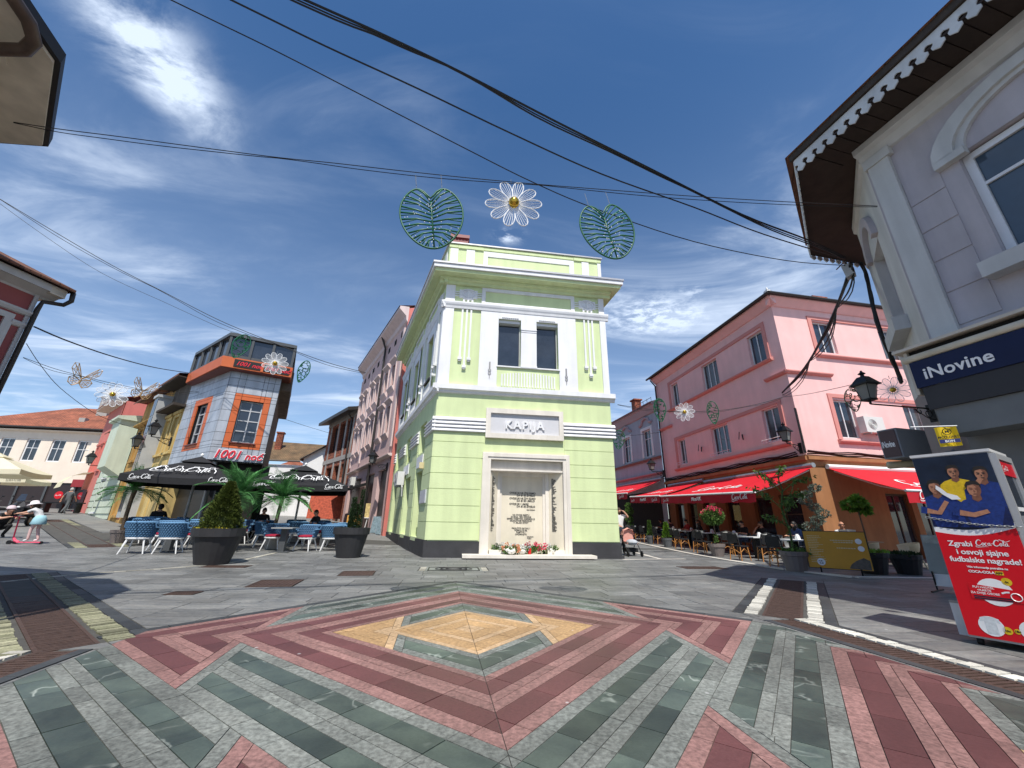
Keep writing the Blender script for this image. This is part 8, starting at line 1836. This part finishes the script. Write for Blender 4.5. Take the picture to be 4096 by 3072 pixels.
# ------------------------------------------------------------------ people
SKIN = mat('skin', srgb(206, 158, 132), .6, .05, 20, coord='object'); SKIND = mat('tanned_skin', srgb(176, 124, 98), .6, .05, 20, coord='object')
def cloth(name, rgb): return mat('cloth_' + name, rgb, .9, .12, 10, coord='object')
def person(label, loc, rz, J, R_, cols, hair=None, H=1.7, group=None, extra=None, head_r=(.078, .095, .115), hairlen=0.):
    """J: joints (x right, y forward, z up); R_: radii; cols: dict region -> material; one continuous skinned body"""
    t = thing('person', label, 'person', loc, rz, group)
    names = list(J); idx = {n: i for i, n in enumerate(names)}
    E_ = [('pelvis', 'waist'), ('waist', 'chest'), ('chest', 'neck'), ('neck', 'head')]
    for s in 'LR':
        E_ += [('chest', 'sh' + s), ('sh' + s, 'el' + s), ('el' + s, 'wr' + s), ('wr' + s, 'ha' + s), ('pelvis', 'hip' + s), ('hip' + s, 'kn' + s), ('kn' + s, 'an' + s), ('an' + s, 'to' + s)]
    me = bpy.data.meshes.new('body'); me.from_pydata([J[n] for n in names], [(idx[a], idx[b]) for a, b in E_], [])
    ob = bpy.data.objects.new('tmp', me); COL.objects.link(ob)
    ob.modifiers.new('s', 'SKIN'); sv = me.skin_vertices[0].data
    for n in names:
        r = R_.get(n, R_.get(n[:-1], .05)); sv[idx[n]].radius = (r, r) if not isinstance(r, tuple) else r; sv[idx[n]].use_root = (n == 'pelvis')
    sb = ob.modifiers.new('d', 'SUBSURF'); sb.levels = 2; sb.render_levels = 2
    dg = bpy.context.evaluated_depsgraph_get(); m2 = bpy.data.meshes.new_from_object(ob.evaluated_get(dg)); bpy.data.objects.remove(ob)
    regs = ['skin', 'top', 'legs', 'shoes']; ml = [cols.get(r, SKIN) for r in regs]
    m2.materials.clear()
    for q in ml: m2.materials.append(q)
    sleeve = cols.get('sleeve', .5); leglen = cols.get('leglen', 1.)
    segs = [(a, b) for a, b in E_]
    for p in m2.polygons:
        c = p.center; best = None
        for a, b in segs:
            A_, B_ = Vector(J[a]), Vector(J[b]); d_ = B_ - A_; tt = max(0, min(1, (c - A_).dot(d_) / max(d_.length_squared, 1e-6))); dd = (c - (A_ + d_ * tt)).length
            if best is None or dd < best[0]: best = (dd, a, b, tt)
        _, a, b, tt = best; k = 0
        if (a, b) in (('pelvis', 'waist'), ('waist', 'chest')) : k = 1 if (a != 'pelvis' or tt > .35) else 2
        elif a == 'chest' and b == 'neck': k = 1 if tt < .75 else 0
        elif a == 'chest': k = 1
        elif a[:2] == 'sh': k = 1 if (sleeve >= 1 or tt < sleeve * 2) else 0
        elif a[:2] == 'el': k = 1 if sleeve > 1 - tt * .0 and sleeve >= 1 else 0
        elif a == 'pelvis' and b[:3] == 'hip': k = 2
        elif a[:3] == 'hip': k = 2 if leglen >= .5 or tt < leglen * 2 else 0
        elif a[:2] == 'kn': k = 2 if leglen >= 1 else 0
        elif a[:2] == 'an': k = 3
        p.material_index = k; p.use_smooth = True
    link('body', m2, t)
    # head with brow, nose, chin, ears as one shape
    h = Vector(J['head']); look = cols.get('look', 0.); Mh = T3(*h) @ RZ(look) @ RX(cols.get('nod', 0.))
    def hd(b):
        n, k = 14, 10; vs = []
        for i in range(k + 1):
            th = math.pi * i / k; z = -math.cos(th)
            for j in range(n):
                q = 2 * math.pi * j / n; fy = math.sin(q); rx = head_r[0] * math.sin(th) * (1 if z > -.2 else .86 + .1 * z); ry = head_r[1] * math.sin(th) * (1.0 if fy < 0 or z > -.5 else .95)
                x, y = max(rx, .002) * math.cos(q), max(ry, .002) * fy
                if fy > .95 and -.45 < z < .15: y += .020 if z < -.1 else .010
                vs.append((x, y, head_r[2] * z))
        b.add(vs, [(i * n + j, i * n + (j + 1) % n, (i + 1) * n + (j + 1) % n, (i + 1) * n + j) for i in range(k) for j in range(n)])
        for s in (-1, 1): b.ball((s * head_r[0] * 1.0, -.005, -.01), .012, .022, .03, 6, 5)
    part(t, 'head', cols['skin'], hd, Mh, True)
    part(t, 'face', mat('dark_features', (.05, .03, .025), .6), lambda b: ([b.ball((s * .030, head_r[1] * .90, .012), .011, .008, .006, 6, 4) for s in (-1, 1)], b.box(-.022, .022, head_r[1] * .86, head_r[1] * .93, -.060, -.054)), Mh)
    if hair:
        def hr(b):
            n, k = 14, 8; vs = []
            for i in range(k + 1):
                th = math.pi * (.30 + .70 * i / k) if False else math.pi * (i / k) * .62; 
                for j in range(n):
                    q = 2 * math.pi * j / n; back = .5 - .5 * math.sin(q); thm = th * (.72 + .48 * back); vs.append((head_r[0] * 1.10 * math.sin(thm) * math.cos(q) + 0, head_r[1] * 1.10 * math.sin(thm) * math.sin(q) - .006, head_r[2] * 1.10 * math.cos(thm)))
            b.add(vs, [(i * n + j, i * n + (j + 1) % n, (i + 1) * n + (j + 1) % n, (i + 1) * n + j) for i in range(k) for j in range(n)])
            if hairlen: b.lathe([(.075, -hairlen), (.095, -hairlen * .5), (.09, .02), (.06, .06)], 10, (0, -.035, 0))
        part(t, 'hair', hair, hr, Mh, True)
    # hands: palm and five bent fingers
    for s in 'LR':
        w_, e_ = Vector(J['wr' + s]), Vector(J['ha' + s]); d_ = (e_ - w_).normalized(); side = d_.cross(Vector((0, 0, 1))); side = side.normalized() if side.length > .1 else Vector((1, 0, 0)); nn = side.cross(d_)
        k = H / 1.7; cu = cols.get('curl', .5); hm = MB()
        for i, L in enumerate((.070, .078, .073, .058)):
            o_ = e_ + side * (i - 1.5) * .019 * k; hm.tube([o_ - d_ * .02, o_ + d_ * L * .45 * k - nn * .008, o_ + d_ * L * .75 * k - nn * .03 * cu * k, o_ + d_ * L * .85 * k - nn * .055 * cu * k], [.0095 * k, .009 * k, .008 * k, .006 * k], 6)
        o_ = w_.lerp(e_, .45) + side * (-.035 if s == 'R' else .035) * k; sg = -1 if s == 'R' else 1
        hm.tube([o_ - side * sg * .01, o_ + side * sg * .018 * k + d_ * .03 * k, o_ + side * sg * .015 * k + d_ * .06 * k - nn * .015], [.011 * k, .010 * k, .007 * k], 6)
        tag(hm.build('fingers', cols['skin'], t, True), kind='stuff')
    return t
def scaleJ(J, k): return {n: (p[0] * k, p[1] * k, p[2] * k) for n, p in J.items()}
RAD = {'pelvis': .135, 'waist': .125, 'chest': .145, 'neck': .055, 'head': .05, 'sh': .062, 'el': .043, 'wr': .030, 'ha': .030, 'hip': .092, 'kn': .062, 'an': .044, 'to': .040}
STAND = {'pelvis': (0, 0, .95), 'waist': (0, 0, 1.10), 'chest': (0, 0, 1.32), 'neck': (0, 0, 1.48), 'head': (0, .02, 1.60)}
for s, k in (('L', -1), ('R', 1)): STAND.update({'sh' + s: (k * .18, 0, 1.40), 'el' + s: (k * .23, -.02, 1.12), 'wr' + s: (k * .24, .05, .88), 'ha' + s: (k * .24, .06, .80), 'hip' + s: (k * .09, 0, .90), 'kn' + s: (k * .10, .02, .50), 'an' + s: (k * .10, 0, .08), 'to' + s: (k * .11, .14, .04)})
def J_(base=None, **kw): d_ = dict(base or STAND); d_.update(kw); return d_
SIT = {'pelvis': (0, -.05, .55), 'waist': (0, -.05, .70), 'chest': (0, -.03, .92), 'neck': (0, -.01, 1.08), 'head': (0, .03, 1.20)}
for s, k in (('L', -1), ('R', 1)): SIT.update({'sh' + s: (k * .18, -.02, 1.00), 'el' + s: (k * .24, .08, .76), 'wr' + s: (k * .14, .28, .80), 'ha' + s: (k * .10, .36, .81), 'hip' + s: (k * .09, -.02, .53), 'kn' + s: (k * .12, .40, .52), 'an' + s: (k * .12, .38, .08), 'to' + s: (k * .12, .52, .04)})
BLACKC = cloth('black', (.015, .015, .017)); HBR = mat('brown_hair', (.05, .028, .015), .6, .2, 20, coord='object'); HBK = mat('black_hair', (.012, .010, .009), .55, .2, 20, coord='object'); HGR = mat('grey_hair', (.42, .41, .39), .7, .1, 20, coord='object'); SHW = cloth('white_shoes', (.65, .65, .65)); SHD = cloth('dark_shoes', (.03, .03, .03)); GREYC = cloth('grey', (.10, .105, .11)); REDC = cloth('red', (.35, .03, .03)); BLUEC = cloth('blue', (.04, .07, .16)); WHC = cloth('white', (.62, .62, .62)); JEAN = cloth('denim', (.04, .06, .10)); SAND = cloth('sand', (.35, .28, .2))
# girl on the pink kick scooter (looking left)
gk = .70; gp = G(-14.72, 12.95, .075); gz = face(-.96, -.28)
GJ = scaleJ(J_(pelvis=(0, -.10, .95), waist=(0, -.03, 1.10), chest=(0, .10, 1.27), neck=(0, .20, 1.40), head=(0, .27, 1.50), shL=(-.17, .13, 1.34), shR=(.17, .13, 1.34), elL=(-.20, .36, 1.20), elR=(.20, .36, 1.18), wrL=(-.17, .60, 1.16), wrR=(.17, .60, 1.14), haL=(-.16, .68, 1.15), haR=(.16, .68, 1.13), hipL=(-.09, -.12, .92), hipR=(.09, -.12, .92), knL=(-.08, .02, .50), knR=(.08, -.12, .50), anL=(-.08, .0, .08), anR=(.08, -.26, .08), toL=(-.08, .15, .04), toR=(.08, -.11, .04)), gk)
PINKP = cloth('rosy_tights', srgb(206, 172, 168)); 
girl = person('girl in white hat and blue skirt riding a pink kick scooter', gp, gz, GJ, {k: v * .72 for k, v in RAD.items()}, {'skin': SKIN, 'top': WHC, 'legs': PINKP, 'shoes': SHW, 'sleeve': .35, 'nod': rad(-18)}, HBR, 1.2, None, None, (.075, .09, .105), .12)
gh_ = Vector(GJ['head'])
part(girl, 'hat', cloth('hat_white', (.72, .66, .67)), lambda b: b.lathe([(.17, .0), (.165, .015), (.10, .045), (.095, .10), (.06, .13), (.005, .135)], 16, (0, 0, .02)), T3(*gh_) @ RX(rad(-14)), True)
part(girl, 'skirt', cloth('pale_blue', srgb(150, 190, 200)), lambda b: b.lathe([(.10, .10), (.15, .0), (.18, -.16), (.17, -.17), (.09, .08)], 14, tuple(Vector(GJ['pelvis']) + Vector((0, .0, .0)))), None, True)
sc = thing('kick_scooter', 'pink kick scooter under the girl', 'scooter', G(-14.72, 12.95), gz); PKP = mat('pink_plastic', srgb(232, 90, 116), .4, .05, 5); WNE = mat('wine_tube', srgb(140, 26, 56), .4)
part(sc, 'deck', PKP, lambda b: b.box(-.055, .055, -.32, .24, .045, .072)); part(sc, 'neck', PKP, lambda b: b.tube([(0, .22, .06), (0, .32, .10), (0, .37, .18)], [.035, .04, .03], 8)); part(sc, 'steering_tube', WNE, lambda b: b.tube([(0, .38, .14), (0, .44, .78)], .018, 8)); part(sc, 'handlebar', WNE, lambda b: b.tube([(-.17, .45, .79), (.17, .45, .79)], .014, 6))
for (x, y, r) in ((-.10, .38, .06), (.10, .38, .06), (0, -.32, .045)): part(sc, 'wheel', M_BLK, lambda b: b.tube([(x - .016, y, r), (x + .016, y, r)], r, 14))
# crouching companion in black at the left edge
CJ = J_(SIT, pelvis=(0, -.1, .34), waist=(0, -.02, .47), chest=(0, .10, .66), neck=(0, .18, .80), head=(0, .25, .90), shL=(-.17, .12, .74), shR=(.17, .12, .74), elL=(-.2, .32, .62), elR=(.2, .32, .62), wrL=(-.12, .54, .66), wrR=(.12, .54, .66), haL=(-.1, .62, .68), haR=(.1, .62, .68), hipL=(-.1, -.08, .32), hipR=(.1, -.08, .32), knL=(-.14, .28, .42), knR=(.14, .28, .42), anL=(-.12, .04, .08), anR=(.12, .04, .08), toL=(-.12, .18, .04), toR=(.12, .18, .04))
cp = person('person crouching in black clothes and a pale flowered cap at the left edge', G(-17.3, 14.2), face(.93, -.3), CJ, RAD, {'skin': SKIN, 'top': BLACKC, 'legs': BLACKC, 'shoes': SHD, 'sleeve': .4}, HBR)
part(cp, 'cap', cloth('cap', (.62, .50, .52)), lambda b: b.lathe([(.12, .0), (.115, .03), (.10, .09), (.05, .125), (.005, .13)], 14, (0, -.005, .02)), T3(0, .25, .90), True)
# man walking away up the left street
MJ = J_(knL=(-.10, .22, .52), anL=(-.10, .20, .10), toL=(-.10, .34, .08), knR=(.10, -.10, .50), anR=(.10, -.34, .14), toR=(.10, -.24, .06), elL=(-.24, -.14, 1.14), wrL=(-.25, -.20, .90), haL=(-.25, -.20, .82), elR=(.24, .10, 1.14), wrR=(.26, .26, .94), haR=(.26, .30, .88))
person('grey-haired man in dark grey walking up the left street', G(-29.6, 27.4), face(-.2, .97), MJ, RAD, {'skin': SKIND, 'top': GREYC, 'legs': GREYC, 'shoes': SHD, 'sleeve': .45}, HGR)
# woman on the phone with a pushchair, behind the green corner
wp = G(4.28, 16.1); WJ = J_(elR=(.34, .10, 1.36), wrR=(.16, .14, 1.56), haR=(.10, .12, 1.60), elL=(-.22, .16, 1.14), wrL=(-.16, .40, 1.04), haL=(-.14, .48, 1.03))
wm = person('woman in a white top shading her eyes behind the pushchair', wp, face(.12, -.99), {n: (-p[0], p[1], p[2]) for n, p in WJ.items()}, RAD, {'skin': SKIN, 'top': WHC, 'legs': JEAN, 'shoes': SHW, 'sleeve': .25}, HBR, 1.7, None, None, (.078, .095, .115), .2)
bgc = thing('shoulder_bag', 'black bag on the arm of the woman with the pushchair', 'bag', wp + Vector((.27, -.12, .95))); part(bgc, 'body', BLACKC, lambda b: b.ball((0, 0, 0), .13, .07, .14, 10, 7)); part(bgc, 'strap', BLACKC, lambda b: b.tube([(-.08, 0, .1), (-.1, 0, .35), (0, .02, .42), (.08, 0, .1)], .012, 5))
st = thing('pushchair', 'dark pushchair with pink lining beside the green corner', 'pushchair', G(4.52, 15.72), face(.12, -.99)); PKF = cloth('pink_lining', srgb(206, 150, 138))
part(st, 'frame', M_BLK, lambda b: ([b.tube([(s * .24, -.38, .98), (s * .25, -.1, .62), (s * .25, .38, .12)], .016, 6) for s in (-1, 1)], [b.tube([(s * .25, -.34, .10), (s * .25, -.05, .60)], .016, 6) for s in (-1, 1)], b.tube([(-.24, -.38, .98), (.24, -.38, .98)], .018, 6)))
part(st, 'hood', PKF, lambda b: [b.add([(.23 * math.cos(rad(a)), -.05 + .24 * math.sin(rad(e0)) - .1, .72 + .27 * math.cos(rad(e0)) * math.sin(rad(a))) for e0 in (-70, -35, 0, 30) for a in (0, 45, 90, 135, 180)], [(j * 5 + i, j * 5 + i + 1, (j + 1) * 5 + i + 1, (j + 1) * 5 + i) for j in range(3) for i in range(4)])]); part(st, 'seat', PKF, lambda b: (b.box(-.2, .2, -.12, .25, .42, .50), b.box(-.2, .2, -.22, -.12, .46, .92))); part(st, 'footmuff', cloth('patterned', (.40, .42, .46)), lambda b: b.ball((0, .18, .48), .21, .26, .11, 10, 6)); part(st, 'basket', BLACKC, lambda b: b.box(-.2, .2, -.26, .22, .14, .28))
for (x, y) in ((-.26, .38), (.26, .38), (-.27, -.34), (.27, -.34)): part(st, 'wheel', M_BLK, lambda b: (b.tube([(x - .02, y, .10), (x + .02, y, .10)], .10, 14)))
# guests on the right terrace
PS = [('guest in red seated at the far end of the terrace', 9.95, 23.2, REDC, HBK, -.95, -.1), ('long-haired guest seated beside the one in red', 9.9, 21.6, BLACKC, HBR, -.95, .2), ('guest in pale top seated in profile at the back of the terrace', 9.8, 25.2, GREYC, HBK, -.5, .8), ('guest in dark clothes seated before the far shop window', 9.9, 27.0, BLACKC, HBK, -.95, 0), ('guest in black seated behind the flowering pot', 10.3, 18.3, BLACKC, HBK, -.9, -.3), ('man resting his chin on his hand on the terrace', 10.35, 17.0, BLACKC, HBR, -.95, -.1), ('woman in blue with dark hair seated near the corner of the pink house', 10.75, 15.6, BLUEC, HBK, -.95, -.2)]
for k, (lbl, x, y, top, hr, fx, fy) in enumerate(PS):
    jj = SIT if k != 5 else J_(SIT, elR=(.16, .30, .80), wrR=(.06, .22, 1.02), haR=(.04, .17, 1.08))
    person(lbl, G(x, y), face(fx, fy), jj, RAD, {'skin': SKIND if k % 2 else SKIN, 'top': top, 'legs': JEAN, 'shoes': SHD, 'sleeve': .5}, hr, 1.7, None, None, (.078, .095, .115), .22 if k in (1, 6) else 0.)
    if k < 5: chair_at(g0, x, y, fx, fy, 'grey shell chair under the ' + lbl.split(' seated')[0], 'occupied grey chairs')
    else: chair_at(g0, x, y, fx, fy, ('grey shell chair under the man resting his chin', 'grey shell chair under the woman in blue')[k - 5])
mr = person('man with sunglasses in a black vest reading a paper at the pink house', G(11.25, 14.0), face(-.45, -.9), J_(SIT, haL=(-.04, .40, .82), haR=(.06, .40, .82)), RAD, {'skin': SKIND, 'top': WHC, 'legs': JEAN, 'shoes': SHD, 'sleeve': .5, 'nod': rad(-8)}, None)
part(mr, 'vest', BLACKC, lambda b: b.lathe([(.155, .62), (.165, .75), (.175, .90), (.15, 1.0), (.08, 1.03)], 14, (0, -.04, 0)), None, True); part(mr, 'sunglasses', M_BLK, lambda b: b.box(-.065, .065, .105, .125, 1.20, 1.235)); chair_at(a0, 11.25, 14.0, -.45, -.9, 'beige plastic armchair under the man with sunglasses', 'beige armchairs')
npn = thing('newspaper', 'open newspaper in the hands of the man with sunglasses', 'newspaper', G(11.05, 13.6, .84), face(-.45, -.9)); part(npn, 'sheet', WHC, lambda b: b.add([(-.22, 0, .0), (0, .06, .02), (.22, 0, 0), (.22, .12, .22), (0, .16, .24), (-.22, .12, .22)], [(0, 1, 4, 5), (1, 2, 3, 4)])); part(npn, 'print', GREYC, lambda b: b.box(-.18, -.03, .085, .09, .10, .16))
# guests on the left terrace
for (lbl, x, y, fx, fy, hr, top) in (('guest sitting with his back turned under the left black parasol', -12.9, 15.2, -.4, .9, HBK, BLACKC), ('guest in black left of the middle palm', -9.95, 16.7, .6, -.6, HBK, BLACKC), ('guest in black facing the plaza right of the middle palm', -8.1, 17.3, -.5, -.8, HBR, BLACKC), ('long-haired guest seated behind the conifer planter', -10.9, 15.6, .9, .1, HBR, BLACKC)):
    person(lbl, G(x, y), face(fx, fy), SIT, RAD, {'skin': SKIN, 'top': top, 'legs': JEAN, 'shoes': SHD, 'sleeve': .5}, hr)
    chair_at(c0, x, y, fx, fy, 'blue woven chair under the ' + lbl, 'occupied blue chairs')
# parked motor scooters at the far left
def moto(label, x, y, rz, cm):
    t = thing('motor_scooter', label, 'motor scooter', G(x, y), rz)
    for yy_ in (-.62, .62): w2 = part(t, 'wheel', M_BLK, lambda b: b.tube([(q * .05, yy_ + .20 * math.cos(i / 18 * 6.283), .25 + .20 * math.sin(i / 18 * 6.283)) for q in (0,) for i in range(18)], .06, 6, True)); part(w2, 'rim', M_TIN, lambda b: b.tube([(-.03, yy_, .25), (.03, yy_, .25)], .12, 12))
    part(t, 'front_shield', cm, lambda b: b.add([(-.20, .52, .45), (.20, .52, .45), (.26, .46, .85), (.12, .40, 1.08), (-.12, .40, 1.08), (-.26, .46, .85), (0, .66, .70), (0, .55, 1.0)], [(0, 1, 6), (1, 2, 6), (2, 3, 7, 6), (3, 4, 7), (4, 5, 6, 7), (5, 0, 6), (0, 5, 4, 3, 2, 1)])); part(t, 'front_fender', cm, lambda b: b.ball((0, .62, .46), .09, .22, .08, 8, 6)); part(t, 'rear_body', cm, lambda b: b.ball((0, -.38, .58), .20, .46, .20, 10, 7)); part(t, 'seat', BLACKC, lambda b: b.ball((0, -.28, .76), .16, .42, .07, 10, 6)); part(t, 'floor', GREYC, lambda b: b.box(-.17, .17, -.1, .5, .28, .36)); part(t, 'headlight', AD3, lambda b: (b.ball((-.10, .58, .80), .07, .04, .04, 8, 5), b.ball((.10, .58, .80), .07, .04, .04, 8, 5)))
    part(t, 'handlebar', M_BLK, lambda b: b.tube([(-.34, .36, 1.06), (0, .42, 1.04), (.34, .36, 1.06)], .018, 6)); part(t, 'windscreen', M_GLASS, lambda b: b.add([(-.15, .44, 1.08), (.15, .44, 1.08), (.10, .34, 1.36), (-.10, .34, 1.36)], [(0, 1, 2, 3)]))
    for s in (-1, 1): part(t, 'mirror', M_BLK, lambda b: (b.tube([(s * .22, .38, 1.06), (s * .30, .36, 1.24)], .008, 4), b.ball((s * .32, .36, 1.26), .05, .015, .035, 8, 5)))
moto('white motor scooter parked behind the girl, facing the plaza', -21.5, 17.2, face(.35, -.93), mat('scooter_white', (.62, .63, .65), .25, .04, 5)); moto('dark motor scooter half out of frame at the left edge', -23.4, 17.6, face(.35, -.93), mat('scooter_black', (.03, .03, .033), .25)); moto('dark motor scooter behind the white one', -21.9, 18.6, face(.35, -.93), MC['scooter_black'])
tb = thing('bar_bench', 'low dark bench before the dark shopfront of the cream house', 'bench', G(-31.6, 28.6), rad(8)); part(tb, 'seat', M_BLK, lambda b: b.box(-1.6, 1.6, -.25, .25, .62, .70)); 
for x in (-1.4, -.5, .5, 1.4): part(tb, 'leg', M_BLK, lambda b: b.box(x - .05, x + .05, -.2, .2, 0, .62))
dc = thing('round_sign', 'round red drinks sign on the dark shopfront at the far left', 'sign', Vector((-37.2, 33.6, 2.6)), rad(8)); part(dc, 'disc', AD2, lambda b: b.prismy([(.3 * math.cos(q / 20 * 6.283), .3 * math.sin(q / 20 * 6.283)) for q in range(20)], -.04, 0)); script(dc, T3(-.23, -.045, -.07), .46, PRW)
